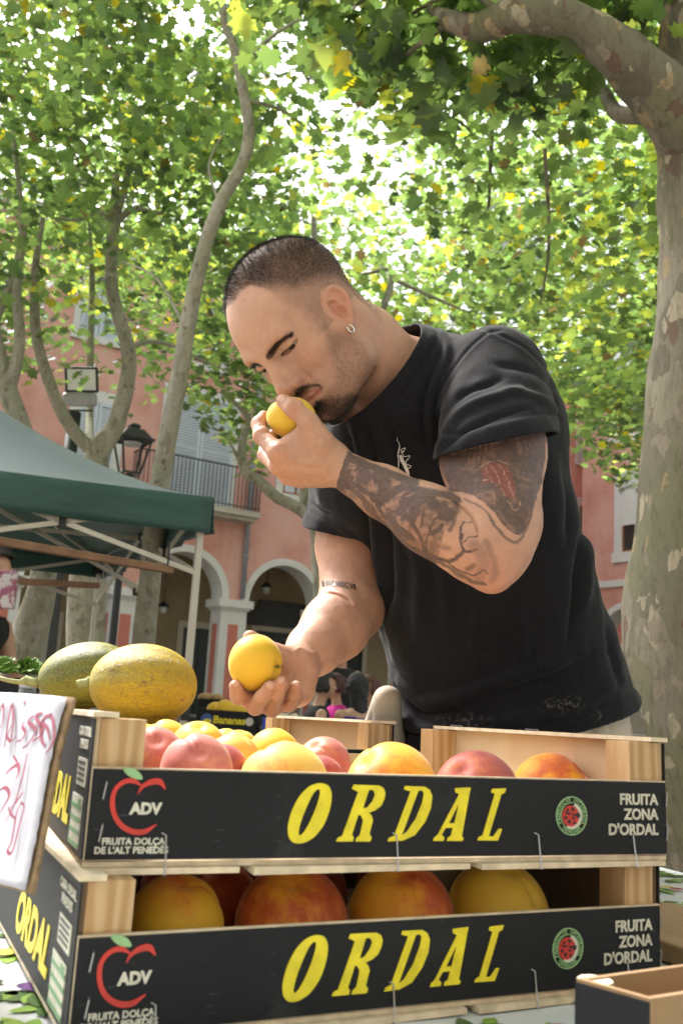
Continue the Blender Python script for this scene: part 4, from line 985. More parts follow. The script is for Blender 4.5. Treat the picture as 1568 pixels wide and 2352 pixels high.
cr1 = make_crate(label='upper black peach crate open on top with yellow capital letters', loc=O1, rot=A1, tilt=-radians(1.6))
def crate_copy(src, loc, rot, label, tilt=0.):
    c = src.copy(); COL.objects.link(c); c['label'] = label; c.location = V(loc); c.rotation_euler = (tilt, 0, rot)
    for ch in src.children: d = ch.copy(); COL.objects.link(d); d.parent = c
    return c
A2 = radians(26.0)
cr2 = crate_copy(cr1, (-.1530, .6570, .9240), A2, 'lower black peach crate tucked under the other one on the tablecloth')
for ch in cr2.children:
    if ch.name.startswith('back_board'): ch.scale = (1, 1, 1.53)
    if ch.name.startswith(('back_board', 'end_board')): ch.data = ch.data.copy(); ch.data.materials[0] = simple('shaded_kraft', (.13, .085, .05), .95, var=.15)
# neighbouring crates behind
A3 = radians(24.0); D3 = np.array([cos(A3), sin(A3), 0]); FR3 = P(906, 1665, 1.275)
cr3 = make_crate(label='plain brown crate end behind the peaches below the open hand', printed=False, tilt=-radians(1.6), rot=A3, loc=(*(FR3 - D3 * .500)[:2], 1.0175), liner=True)
cr4 = crate_copy(cr3, (*(FR3 - D3 * .500 + [.004, .006, 0])[:2], .9225), A3, 'crate hidden underneath the plain brown one behind the peaches')
def plain_box(name, c, size, rot, label, mat=KRAFT, cat='box', group=None):
    R_ = np.array(Matrix.Rotation(rot, 3, 'Z')); m_ = MB().box(c, size, R_); o = m_.build(name, mat, loc=c, bevel=.002); tag(o, label, cat, group)
    f = MB().box(np.array(c) + R_ @ np.array([0, 0, size[2] / 2 + .0008]), (size[0] * .98, .05, .001), R_).build('packing_tape', simple('packing_tape', (.40, .30, .18), .3), o); return o
# --- peaches
def peach_mat(name, stops, rough=.55):
    t = NT(name); oi = t.n('ObjectInfo'); co = t.n('TexCoord'); mp = t.n('Mapping'); t.l(co.outputs['Object'], mp.inputs[0]); cb = t.n('CombineXYZ'); sc = t.math('MULTIPLY', oi.outputs['Random'], 40.)
    t.l(sc, cb.inputs[0]); t.l(sc, cb.inputs[2]); t.l(cb.outputs[0], mp.inputs['Location'])
    big = t.noise(mp.outputs[0], 13, 3, .5); mp2 = t.n('Mapping'); mp2.inputs['Scale'].default_value = (1, 1, .22); t.l(mp.outputs[0], mp2.inputs[0]); streak = t.noise(mp2.outputs[0], 95, 4, .65); fine = t.noise(mp.outputs[0], 420, 3, .6)
    f = t.math('ADD', t.math('MULTIPLY', big, .66), t.math('ADD', t.math('MULTIPLY', streak, .24), t.math('MULTIPLY', fine, .10)))
    f = t.math('ADD', f, t.math('MULTIPLY', t.math('SUBTRACT', oi.outputs['Random'], .55), .15)); c = t.ramp(f, stops); sp = t.ramp(t.noise(mp.outputs[0], 240, 2, .4), [(.74, (0, 0, 0)), (.77, (1, 1, 1))]); c = t.mix(t.math('MULTIPLY', sp, .4), c, (.62, .42, .16))
    t.set(color=c, rough=rough, sss=.10, sheen=.25, spec=.3); t.b.inputs['Subsurface Radius'].default_value = (1, .5, .2); t.b.inputs['Subsurface Scale'].default_value = .006; t.b.inputs['Sheen Roughness'].default_value = .35; t.b.inputs['Sheen Tint'].default_value = (1, .9, .8, 1); t.bump(fine, .2, .0006); return t.m
yl, og, rd, dr, pk_ = (.74, .46, .045), (.72, .27, .035), (.46, .07, .03), (.20, .02, .025), (.60, .26, .19)
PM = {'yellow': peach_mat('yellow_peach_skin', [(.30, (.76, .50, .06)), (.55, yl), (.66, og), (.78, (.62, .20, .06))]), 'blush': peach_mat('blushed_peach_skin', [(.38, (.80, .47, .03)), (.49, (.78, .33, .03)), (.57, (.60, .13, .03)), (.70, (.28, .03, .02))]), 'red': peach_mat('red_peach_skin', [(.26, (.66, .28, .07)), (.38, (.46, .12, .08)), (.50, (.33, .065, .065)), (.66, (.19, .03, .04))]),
      'pink': peach_mat('pink_peach_skin', [(.32, (.72, .42, .12)), (.41, (.64, .28, .15)), (.50, (.52, .16, .13)), (.62, (.38, .09, .09)), (.8, (.30, .05, .07))]), 'pale': peach_mat('pale_peach_skin', [(.35, (.74, .50, .10)), (.50, (.72, .40, .08)), (.60, (.66, .24, .06)), (.74, (.44, .08, .05))])}
PM['plain'] = peach_mat('plain_yellow_skin', [(.30, (.78, .53, .06)), (.60, (.74, .46, .035)), (.82, (.70, .36, .05))])
def peach_mesh(n=56, m_=36):
    vs = [];
    for i in range(m_ + 1):
        th = pi * i / m_
        for k in range(n):
            ph = 2 * pi * k / n; dph = min(ph, 2 * pi - ph); r = 1 - .085 * math.exp(-(dph / .15) ** 2) * max(0, sin(th)) ** .5 + .018 * math.exp(-((dph - .45) / .3) ** 2) * sin(th)
            r *= 1 - .17 * math.exp(-(th / .24) ** 2) + .015 * cos(3 * th); r *= 1 - .02 * math.exp(-((pi - th) / .3) ** 2)
            vs.append((r * sin(th) * cos(ph) * 1.01, r * sin(th) * sin(ph) * .985, r * cos(th) * .93))
    fs = [(i * n + k, (i + 1) * n + k, (i + 1) * n + (k + 1) % n, i * n + (k + 1) % n) for i in range(m_) for k in range(n)]
    return vs, fs
PV_, PF_ = peach_mesh(); pcache = {}; rp = random.Random(4)
def peach(x, y, d, rpx, kind, label, rot=None, group='peaches in the upper crate', squash=1., base=None, stem=False):
    r = rpx * d / FPX
    if kind not in pcache:
        me = bpy.data.meshes.new('peach_' + kind); me.from_pydata(PV_, [], PF_); me.materials.append(PM[kind]); me.polygons.foreach_set('use_smooth', [True] * len(me.polygons)); pcache[kind] = me
    me = bpy.data.meshes.new('peach'); me.from_pydata([(a * r, b * r, c * r * squash) for a, b, c in PV_], [], PF_); me.materials.append(PM[kind]); me.polygons.foreach_set('use_smooth', [True] * len(me.polygons))
    o = bpy.data.objects.new('peach', me); COL.objects.link(o); o.location = V(P(x, y, d)); o.rotation_euler = rot or (rp.uniform(-.9, .9), rp.uniform(-.9, .9), rp.uniform(0, 6.28)); tag(o, label, 'peach', group)
    o.rotation_mode = 'ZXY' if (rot and group == 'peaches in the lower crate') else 'XYZ'
    if stem:
        s_ = MB().tube([(0, 0, r * .74), (.0008, 0, r * .84), (.002, .001, r * .93)], [.0022, .0018, .0026], 7); s_.build('stalk', simple('stalk', (.16, .17, .04), .8, var=.5, scale=200), None).parent = o
    return o
U1 = lambda u, w, z: O1 + D1 * u + Q1 * w + [0, 0, z]
def pxof(p): q = proj(p); return float(q[0]), float(q[1]), float(q[2])
# upper crate, front row then the rows behind: photo position of the centre, depth, radius in photo px
for a in ((352, 1745, .80, 78, 'pink', 'pink peach at the left end of the upper crate beside the wooden post'), (452, 1768, .76, 84, 'pink', 'large rosy peach second from the left behind the upper crate front'), (508, 1768, .80, 60, 'red', 'dusky red peach half hidden behind the rosy one'),
          (648, 1806, .790, 108, 'pale', 'big pale yellow peach above the gap before the first printed letter'), (895, 1812, .845, 108, 'blush', 'big orange flushed peach in the middle of the front row'), (1092, 1822, .90, 100, 'red', 'dusky pink red peach right of the orange one in the front row'), (1270, 1824, .935, 95, 'blush', 'red and gold peach rightmost in the upper crate'), (1325, 1828, 1.0, 78, 'yellow', 'yellow sliver of a peach behind the rightmost red one'),
          (455, 1722, .90, 68, 'yellow', 'yellow peach with a pointed tip in the second row'), (382, 1708, 1.02, 56, 'yellow', 'small yellow peach at the back beside the melon'), (335, 1712, .92, 52, 'yellow', 'yellow peach touching the left wooden post'), (532, 1745, .86, 62, 'pale', 'peach coloured fruit between the rosy and the pale yellow ones'), (630, 1732, 1.00, 62, 'plain', 'smooth yellow peach just behind the big pale one'), (742, 1752, .96, 62, 'pink', 'pink peach showing right of the pale yellow one'), (735, 1788, .90, 55, 'red', 'violet pink peach low beside the pink one'),
          (548, 1718, 1.06, 44, 'yellow', 'small golden peach far back in the upper crate'), (520, 1712, 1.10, 40, 'yellow', 'golden peach at the very back left of the small golden one'), (1100, 1800, 1.05, 70, 'red', 'hidden peach under the end board'), (840, 1800, 1.02, 70, 'blush', 'hidden peach behind the orange flushed one')):
    if a[5].startswith(('hidden', 'yellow sliver')): continue
    peach(*a)
for a in ((402, 2118, .735, 112, 'blush', 'red cheeked peach with a yellow face at the left of the lower crate'), (670, 2118, .775, 132, 'blush', 'largest peach of the lower crate with its crease facing forward'), (920, 2100, .815, 122, 'blush', 'flame red peach third from the left in the lower crate'), (1143, 2092, .860, 117, 'yellow', 'yellow orange peach with a deep crease rightmost in the lower crate')):
    peach(*a, group='peaches in the lower crate', rot={402: (.3, .2, .4), 670: (.55, .05, -1.35), 920: (.45, -.15, -.95), 1143: (.35, .2, -.75)}[a[0]])
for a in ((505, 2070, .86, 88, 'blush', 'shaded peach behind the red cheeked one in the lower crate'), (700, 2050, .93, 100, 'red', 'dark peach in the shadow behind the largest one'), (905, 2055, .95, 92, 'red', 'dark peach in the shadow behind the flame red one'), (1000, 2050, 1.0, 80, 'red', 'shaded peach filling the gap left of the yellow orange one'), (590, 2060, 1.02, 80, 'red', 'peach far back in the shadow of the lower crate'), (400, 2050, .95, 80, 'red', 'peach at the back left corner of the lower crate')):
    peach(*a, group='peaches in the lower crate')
# peaches in his hands
p1 = peach(670, 960, 1.225, 1, 'plain', 'yellow peach held under the nose of the man', (0, 0, 0), 'peaches in the hands of the man'); p1.data.transform(Matrix.Scale(.0335 * FPX / 1.225, 4)); 
Rh = np.stack([nrm(CR * .95 - CU * .31), nrm(CF), nrm(CU * .95 + CR * .31)], 1)
for v_ in p1.data.vertices: v_.co = V((Rh * [1, 1, .84]) @ np.array(Matrix.Rotation(2.35, 3, 'Y') @ Matrix.Rotation(1.0, 3, 'Z')) @ np.array(v_.co))
p2 = peach(587, 1522, 1.20, 65, 'plain', 'yellow peach resting in the lower open hand of the man', None, 'peaches in the hands of the man', stem=True)
ax = nrm(CR * .93 + CU * -.10 - CF * .42); p2.rotation_euler = Vector(ax).to_track_quat('Z', 'Y').to_euler()

# --- melons
def melon(x, y, d, rl, rs, axis, mat, label, stemv):
    r1 = rl * d / FPX; r2 = rs * d / FPX; c = P(x, y, d); axis = nrm(axis); vs = []; n, m_ = 80, 48
    for i in range(m_ + 1):
        th = pi * i / m_
        for k in range(n):
            ph = 2 * pi * k / n; r = 1 + .030 * abs(cos(5 * ph)) ** .6 * sin(th) - .020 + .010 * sin(3 * ph + 2 * th) * sin(th); vs.append((r * sin(th) ** .96 * cos(ph) * r2, r * sin(th) ** .96 * sin(ph) * r2, cos(th) * r1))
    fs = [(i * n + k, (i + 1) * n + k, (i + 1) * n + (k + 1) % n, i * n + (k + 1) % n) for i in range(m_) for k in range(n)]
    o = mesh_obj('melon', vs, fs, mat, smooth=True); o.location = V(c); o.rotation_euler = V(axis).to_track_quat('Z', 'Y').to_euler(); tag(o, label, 'melon', 'melons beside the peach crates')
    pts = [o.location + (o.rotation_euler.to_matrix() @ Vector((0, 0, -r1 * .97)))] ; p0 = np.array(pts[0]); s_ = MB().tube([p0] + [p0 + np.array(q) for q in stemv[0]], stemv[1], 9, jit=.1)
    st_ = s_.build('stalk', simple('melon_stalk', (.34, .36, .16), .8, var=.3, scale=80), o, smooth=True); return o
def melon_mat(name, a, b, dark, net, spk=.92):
    t = NT(name); co = t.coord(); st = t.coord((1, 1, .12)); c = t.ramp(t.noise(st, 18, 4), [(.32, a), (.66, b)]); fl = t.noise(co, 330, 4, .75); thr = t.ramp(t.noise(st, 22, 3), [(.36, (0, 0, 0)), (.62, (1, 1, 1))])
    f2 = t.math('MULTIPLY', t.ramp(fl, [(.47, (0, 0, 0)), (.54, (1, 1, 1))]), t.math('MULTIPLY', thr, spk)); c = t.mix(f2, c, dark)
    gp_ = t.ramp(t.noise(t.coord((1, 1, .4)), 26, 4, .6), [(.50, (0, 0, 0)), (.68, (1, 1, 1))]); c = t.mix(t.math('MULTIPLY', gp_, .38), c, (.26, .27, .035)); sc = t.ramp(t.noise(co, 38, 6, .78), [(.57, (0, 0, 0)), (.66, (1, 1, 1))]); c = t.mix(t.math('MULTIPLY', sc, .85), c, (.15, .09, .035))
    v = t.n('TexVoronoi'); v.feature = 'DISTANCE_TO_EDGE'; v.inputs['Scale'].default_value = 180; nz = t.n('TexNoise'); nz.inputs['Scale'].default_value = 60; ad = t.n('VectorMath', operation='MULTIPLY_ADD'); t.l(nz.outputs['Color'], ad.inputs[0]); ad.inputs[1].default_value = (.02, .02, .02); t.l(t.coord((1, 1, .5)), ad.inputs[2]); t.l(co, nz.inputs['Vector']); t.l(ad.outputs[0], v.inputs['Vector'])
    ln = t.ramp(v.outputs['Distance'], [(.0, (1, 1, 1)), (.045, (0, 0, 0))]); c = t.mix(t.math('MULTIPLY', ln, net), c, (.46, .38, .18)); t.set(color=c, rough=.42, spec=.5); t.bump(t.math('ADD', t.math('MULTIPLY', ln, .9), fl), .7, .0018); return t.m
melon(330, 1573, 1.45, 122, 93, CR * .97 + CU * -.10 + CF * .2, melon_mat('yellow_melon_rind', (.70, .45, .012), (.50, .38, .02), (.24, .19, .05), .55, .7), 'large golden yellow melon with scuffed rind nearest the peaches', ([(-.006, 0, -.003), (-.013, -.002, -.004), (-.017, -.002, -.006)], [.009, .0075, .007, .0085]))
melon(200, 1552, 1.72, 108, 76, CR * .97 + CU * .12 + CF * .25, melon_mat('green_melon_rind', (.42, .36, .03), (.20, .22, .03), (.035, .055, .012), .08), 'green speckled melon with a long dry stalk behind the yellow one', ([(-.012, 0, .001), (-.024, -.002, .004), (-.034, -.003, .0), (-.055, -.004, .002), (-.080, -.004, .007)], [.010, .008, .0085, .0045, .0040, .0035]))
plain_box('cardboard_box', (-.50, 1.83, 1.088 / 2), (.42, .30, 1.084), .12, 'tall closed cardboard carton under the green melon')
plain_box('cardboard_box', (-.265, 1.40, (1.0225 + 1.0835) / 2), (.22, .17, .0575), A3, 'low cardboard box inside the plain crate under the yellow melon')
# --- sign hung over the left end of the crates
c4 = [P(176, 1604, .700), P(74, 2056, .604), P(-190, 1985, .80), P(-150, 1578, .95)]
def quad_pt(u, v): return (c4[0] * (1 - u) + c4[3] * u) * (1 - v) + (c4[1] * (1 - u) + c4[2] * u) * v
se = empty('price_sign', quad_pt(.5, 1.), 'white handwritten price sign with red letters on a cardboard back at the left', 'sign')
sn_ = nrm(np.cross(c4[3] - c4[0], c4[1] - c4[0]));
if sn_ @ (CAM - c4[0]) < 0: sn_ = -sn_
rj = random.Random(9); nU, nV = 14, 26
def sheet(name, off, thick, mat, inset, jag):
    vs = []; fs = []
    for i in range(nU + 1):
        for j in range(nV + 1):
            u = i / nU; v = j / nV; jj = jag * rj.uniform(-1, 1) if (i in (0, nU) or j in (0, nV)) else 0; p = quad_pt(inset + u * (1 - 2 * inset) + jj, inset * .5 + v * (1 - inset) + jj * .7) + sn_ * (off + .0015 * sin(u * 9 + v * 5)); vs.append(p)
    for i in range(nU):
        for j in range(nV): a = i * (nV + 1) + j; fs.append((a, a + 1, a + nV + 2, a + nV + 1))
    o = mesh_obj(name, vs, fs, mat, se, smooth=True); so_ = o.modifiers.new('thick', 'SOLIDIFY'); so_.thickness = thick; so_.offset = -1; return o
sheet('backing_board', -.001, .003, simple('corrugated_edge', (.24, .16, .09), .95, var=.35, scale=120), .004, .003)
sheet('paper', .0045, .0005, simple('sign_paper', (.42, .42, .48), .8, var=.04, scale=8, bump=.3, bscale=14), .02, .004)
def ink_line(px_pts, w, mat, parent):
    """felt pen line on the sign, measured on the photo"""
    out = []
    for x, y in px_pts:
        r = CF + (x - 784) / FPX * CR - (y - 1176) / FPX * CU; t_ = ((c4[0] + sn_ * .0068 - CAM) @ sn_) / (r @ sn_); out.append(CAM + r * t_)
    c = catmull(out, 5); n = len(c); m_ = MB(); c = np.array(c); tg = np.gradient(c, axis=0); tg /= np.linalg.norm(tg, axis=1)[:, None]; sd_ = np.cross(tg, sn_)
    v = []; f = []
    for i in range(n): ww = w * .7 * (.35 + .65 * sin(pi * min(.9, .08 + i / n))); v += [c[i] + sd_[i] * ww / 2, c[i] - sd_[i] * ww / 2]
    for i in range(n - 1): f.append((2 * i, 2 * i + 1, 2 * i + 3, 2 * i + 2))
    m_.add(v, f); return m_
G3 = lambda pts: [(.4375 * x, 1411.2 + .4375 * y) for x, y in pts]
pen = MB(); PEN = simple('red_marker', (.20, .02, .05), .6, var=.3, scale=90)
for pts, w in (([(-40, 700), (-10, 560), (15, 470), (20, 540), (0, 600)], .004), ([(25, 700), (45, 560), (65, 470), (72, 560), (62, 640), (60, 650)], .0045), ([(62, 580), (40, 640), (60, 665), (85, 640)], .004), ([(125, 470), (135, 460)], .006), ([(130, 560), (118, 590), (135, 620), (112, 660), (90, 665)], .004), ([(180, 530), (150, 560), (175, 590), (190, 610), (150, 680), (120, 700)], .005), ([(225, 520), (190, 530), (205, 570), (225, 600), (210, 640), (170, 665)], .005), ([(270, 530), (235, 540), (215, 590), (220, 660), (240, 690)], .0055), ([(262, 520), (280, 560), (285, 640), (262, 700), (238, 728)], .005), ([(222, 560), (250, 600), (262, 655)], .004),
               ([(30, 840), (60, 810), (95, 790), (100, 830), (85, 860)], .005), ([(70, 740), (95, 780)], .003), ([(-10, 930), (30, 910), (50, 950), (20, 1010), (-10, 1060)], .005), ([(145, 730), (120, 850), (80, 990), (30, 1090)], .0035), ([(125, 930), (90, 980), (60, 1020)], .004), ([(112, 990), (90, 1040), (75, 1120), (60, 1200), (40, 1240), (60, 1255), (80, 1200), (110, 1080), (128, 1010), (110, 985)], .004), ([(45, 1010), (60, 1050), (85, 1075)], .003)):
    q = ink_line(G3(pts), w, PEN, se); pen.add(q.v, q.f)
pen.build('handwriting', PEN, se)
# --- foreground box at the lower right
A_ = PZ(1323, 2247, .985); B_ = PZ(1492, 2294, .985); C_ = PZ(1600, 2210, .985); 
dx = nrm((B_ - A_) * [1, 1, 0]); dy = nrm((C_ - A_) * [1, 1, 0]); 
be = empty('open_carton', np.array([A_[0], A_[1], TZ + .003]), 'blurred open carton with a black side and brown inside at the lower right corner', 'carton')
L1, L2, zb0 = float(np.linalg.norm(B_ - A_)), .26, TZ + .003; nrm2 = dy
def slab(a, b, z0, z1, th, inward, mat, name):
    m_ = MB(); i_ = inward * th; m_.hexa([[*a[:2], z0], [*b[:2], z0], [*(b + i_)[:2], z0], [*(a + i_)[:2], z0], [*a[:2], z1], [*b[:2], z1], [*(b + i_)[:2], z1], [*(a + i_)[:2], z1]]); return m_.build(name, mat, be)
pA, pB, pC, pD = A_, A_ + dx * L1, A_ + dy * L2, A_ + dx * L1 + dy * L2
slab(pA - dy * .0012, pB - dy * .0012, zb0, .983, .0010, dy, BLK, 'printed_side'); slab(pA, pB, zb0, .985, .004, dy, KRAFT, 'side'); slab(pA + dy * .0045, pC, zb0, .985, .004, dx, KRAFT, 'side'); slab(pB + dy * .0045, pD, zb0, .985, .004, -dx, KRAFT, 'side'); slab(pC + dx * .0045, pD - dx * .0045, zb0, .985, .004, -dy, KRAFT, 'side')
slab(pA + dx * .006 + dy * .006, pB - dx * .006 + dy * .006, zb0, zb0 + .003, L2 - .02, dy, KRAFT, 'bottom'); q = pB - dx * .045 + dy * .012; MB().tube([[q[0], q[1], zb0 + .004], [q[0], q[1], .984]], .011, 10).build('corner_dowel', simple('pale_wood', (.60, .52, .40), .8), be)
# liner and tray
q = U1(.38, .16, 0); ln = MB().bar((q[0] - .07, q[1] - .03, .992), (q[0] + .07, q[1] + .03, .985), .003, .055); o = ln.build('card_liner', simple('grey_card', (.42, .38, .32), .95), loc=q, bevel=.001); tag(o, 'torn grey card liner standing in the empty right end of the lower crate', 'card')
tr_ = MB(); q = P(1600, 2105, .98); tr_.box([q[0], q[1], TZ + .012], (.16, .22, .018), np.array(Matrix.Rotation(.5, 3, 'Z'))); o = tr_.build('cardboard_tray', KRAFT, loc=(q[0], q[1], TZ + .003), bevel=.002); tag(o, 'flat corrugated cardboard piece lying on the tablecloth at the right edge', 'tray')
print('stall', time.time() - T0)
# ------------------------------------------------------------------ guests, chairs and stalls in the background
def small_person(name_label, base, face, parts, group=None, seated=True, h=.011):
    """base: world point of the seat or feet; face: heading in radians; parts: dict of colours and poses"""
    fw = np.array([cos(face), sin(face), 0]); lf = np.array([-sin(face), cos(face), 0]); up = np.array([0, 0, 1.]); base = np.asarray(base, float)
    W_ = lambda f, l, u: base + fw * f + lf * l + up * u
    s = Sdf(); U = s.add; hz_ = parts.get('hip', .50 if seated else .92); lean = parts.get('lean', .04)
    sh = hz_ + .50; M_ = np.stack([lf, fw, up], 1)
    U(d_ell(W_(0, 0, hz_ + .03), (.165, .12, .12), M_), .03); U(d_ell(W_(lean * .5, 0, hz_ + .26), (.145, .10, .24), M_), .05); U(d_ell(W_(lean, 0, hz_ + .42), (.175, .095, .11), M_), .04)
    U(d_cap(W_(lean, 0, sh), W_(lean + .03, 0, sh + .12), .055, .048), .02)
    hc = W_(lean + .05, 0, sh + .21); U(d_ell(hc, (.075, .095, .115), M_), .02); U(d_ell(hc + fw * .03 - up * .04, (.052, .06, .07), M_), .02); U(d_cap(hc + fw * .088 + up * .0, hc + fw * .112 - up * .022, .008, .013), .01)
    for g in (1, -1): U(d_ell(hc + lf * g * .076 - fw * .005 - up * .01, (.01, .02, .032), M_), .006); U(d_sph(hc + fw * .085 + lf * g * .03 + up * .012, .013), .008, 's')
    U(d_cap(hc + fw * .100 - lf * .02 - up * .058, hc + fw * .100 + lf * .02 - up * .058, .004, .004), .004, 's')
    for g, (e_, w_) in zip((1, -1), parts['arms']):
        a = W_(lean, g * .185, sh - .05); U(d_cap(a, W_(*e_), .048, .038), .03); U(d_cap(W_(*e_), W_(*w_), .037, .026), .015); hnd = W_(*w_); dr_ = nrm(hnd - W_(*e_)); U(d_ell(hnd + dr_ * .04, (.03, .02, .045)), .02)
        for k in range(4): U(d_cap(hnd + dr_ * .06 + lf * (k - 1.5) * .015, hnd + dr_ * (.12 - .01 * abs(k - 1.5)) + lf * (k - 1.5) * .018 - up * .02, .0085, .0075), .004)
        U(d_cap(hnd + dr_ * .02, hnd + dr_ * .07 + lf * -g * .04, .011, .009), .006)
    for g in (1, -1):
        hp_ = W_(0, g * .09, hz_ - .01)
        if seated: kn = W_(.43, g * .12, hz_ + .0); an = W_(.42, g * .12, .09)
        else: kn = W_(.02, g * .10, .48); an = W_(-.01, g * .10, .09)
        U(d_cap(hp_, kn, .085, .058), .04); U(d_cap(kn, an, .056, .038), .02); U(d_cap(an - up * .04 - fw * .03, an - up * .045 + fw * .15, .04, .032), .02)
    lo = base - [.75, .75, .1]; hi = base + [.75, .75, 2.0]
    v, q = sdf_mesh(s.ops, lo, hi, h); n = vert_normals(v, q); sk = parts.get('skin', (.52, .30, .20))
    me = fast_mesh('person', v, q, simple('guest_skin', sk, .55)); o = bpy.data.objects.new('person', me); COL.objects.link(o); tag(o, name_label, 'person', group)
    loc = (v - base) @ np.stack([fw, lf, up], 1)
    def cloth(nm, mask, col, th):
        f = q[mask[q].all(1)]; us = np.unique(f); rm = -np.ones(len(v), int); rm[us] = np.arange(len(us)); fold = (fbm(v[us], 18, 3, 3) - .5) * .012
        c_ = fast_mesh(nm, v[us] + n[us] * (th + fold)[:, None] if np.ndim(fold) else v[us], rm[f], simple(nm + '_cloth', col, .85, var=.15)); oc = bpy.data.objects.new(nm, c_); COL.objects.link(oc); put_under(oc, o); so_ = oc.modifiers.new('t', 'SOLIDIFY'); so_.thickness = .004; so_.offset = -1
    strap = parts.get('strap', .15); arm_ = np.abs(loc[:, 1]) > parts.get('sleeve', .17)
    cloth('top', (loc[:, 2] > hz_ - .04) & (loc[:, 2] < sh + (.02 if strap > .14 else -.06)) & ~arm_ & (loc[:, 0] < .22), parts['top'], .012)
    cloth('trousers', (loc[:, 2] < hz_ + .02) & (loc[:, 2] > .1), parts.get('legs', (.05, .06, .09)), .010); cloth('shoes', loc[:, 2] < .1, (.04, .04, .04), .006)
    hl = (v - hc) @ np.stack([fw, lf, up], 1); hm = (np.linalg.norm(hl, axis=1) < .17) & ((hl[:, 0] < .02) | (hl[:, 2] > .06)) & (hl[:, 2] > parts.get('hair_low', -.06)) & (hl[:, 0] < .085)
    f = q[hm[q].all(1)]; us = np.unique(f); rm = -np.ones(len(v), int); rm[us] = np.arange(len(us)); hv = v[us] + n[us] * (.022 + .02 * fbm(v[us], 40, 3, 8))[:, None]
    hme = fast_mesh('hair', hv, rm[f], simple('guest_hair', parts.get('hair', (.02, .014, .012)), .6, var=.4, scale=60)); oh = bpy.data.objects.new('hair', hme); COL.objects.link(oh); put_under(oh, o); oh.modifiers.new('t', 'SOLIDIFY').thickness = .012
    if parts.get('bun'):
        MB().sphere(hc - fw * .10 + up * .07, (.045, .045, .04), 12, 8).build('hair_bun', simple('guest_hair', parts.get('hair', (.02, .014, .012)), .6, var=.4, scale=60), o, smooth=True)
    if parts.get('long'):
        ms = Sdf(); ms.add(d_cap(hc - fw * .03 + up * .02, hc - fw * .07 - up * .20, .10, .075), .02); hv_, hq_ = sdf_mesh(ms.ops, hc - .4, hc + .4, .012); hn_ = vert_normals(hv_, hq_); hv_ = hv_ + hn_ * ((fbm(hv_ * [1, 1, .3], 60, 3, 4) - .5) * .03)[:, None]
        me_ = fast_mesh('long_hair', hv_, hq_, simple('guest_hair', parts.get('hair'), .6, var=.4, scale=60)); ol = bpy.data.objects.new('long_hair', me_); COL.objects.link(ol); put_under(ol, o)
    return o
def gp(x, d): q = P(x, 1600, d); return np.array([q[0], q[1], 0.])
rest = [((.05, .24, .74), (.28, .16, .80)), ((.05, -.24, .74), (.28, -.16, .80))]
chin = [((.10, .24, .78), (.34, .12, .84)), ((.10, -.24, .78), (.30, -.10, .90))]
gr = 'guests at the cafe table'
pB = gp(712, 8.8); small_person('cafe guest with short dark hair in a black sleeveless top, leftmost at the table', pB, radians(12), dict(arms=rest, top=(.012, .012, .014), strap=.15, hip=.50, lean=.08), gr)
pM = gp(788, 9.9); small_person('cafe guest in a bright magenta top with dark red hair facing left', pM, radians(205), dict(arms=chin, top=(.60, .015, .28), hair=(.06, .018, .015), bun=True, hip=.50, lean=.06), gr)
pR = gp(828, 8.9); small_person('cafe guest with long black hair and a violet blue top seen from behind', pR, radians(115), dict(arms=rest, top=(.05, .045, .28), hair=(.010, .009, .010), long=True, strap=.1, hip=.50), gr)
pW = gp(782, 11.3); small_person('standing woman with a bun in black behind the cafe table', pW, radians(-95), dict(arms=[((.02, .26, 1.12), (.16, .16, .98)), ((.02, -.26, 1.12), (.16, -.16, .98))], top=(.015, .015, .017), hair=(.05, .025, .018), bun=True, lean=.0), 'people standing in the square', seated=False)
pK = gp(866, 9.6); small_person('cafe guest in a turquoise shirt mostly hidden by the black T-shirt', pK, radians(200), dict(arms=rest, top=(.03, .22, .30), hair=(.08, .03, .015), hip=.50), gr)
pV = gp(-92, 4.6); small_person('stall keeper in a dark vest cut off by the left edge above the lettuce', pV, radians(-20), dict(arms=[((.08, .25, 1.16), (.36, .10, 1.02)), ((.22, -.22, 1.15), (.46, -.12, 1.02))], top=(.012, .012, .014), hair=(.02, .015, .012), lean=.05), 'people standing in the square', seated=False)
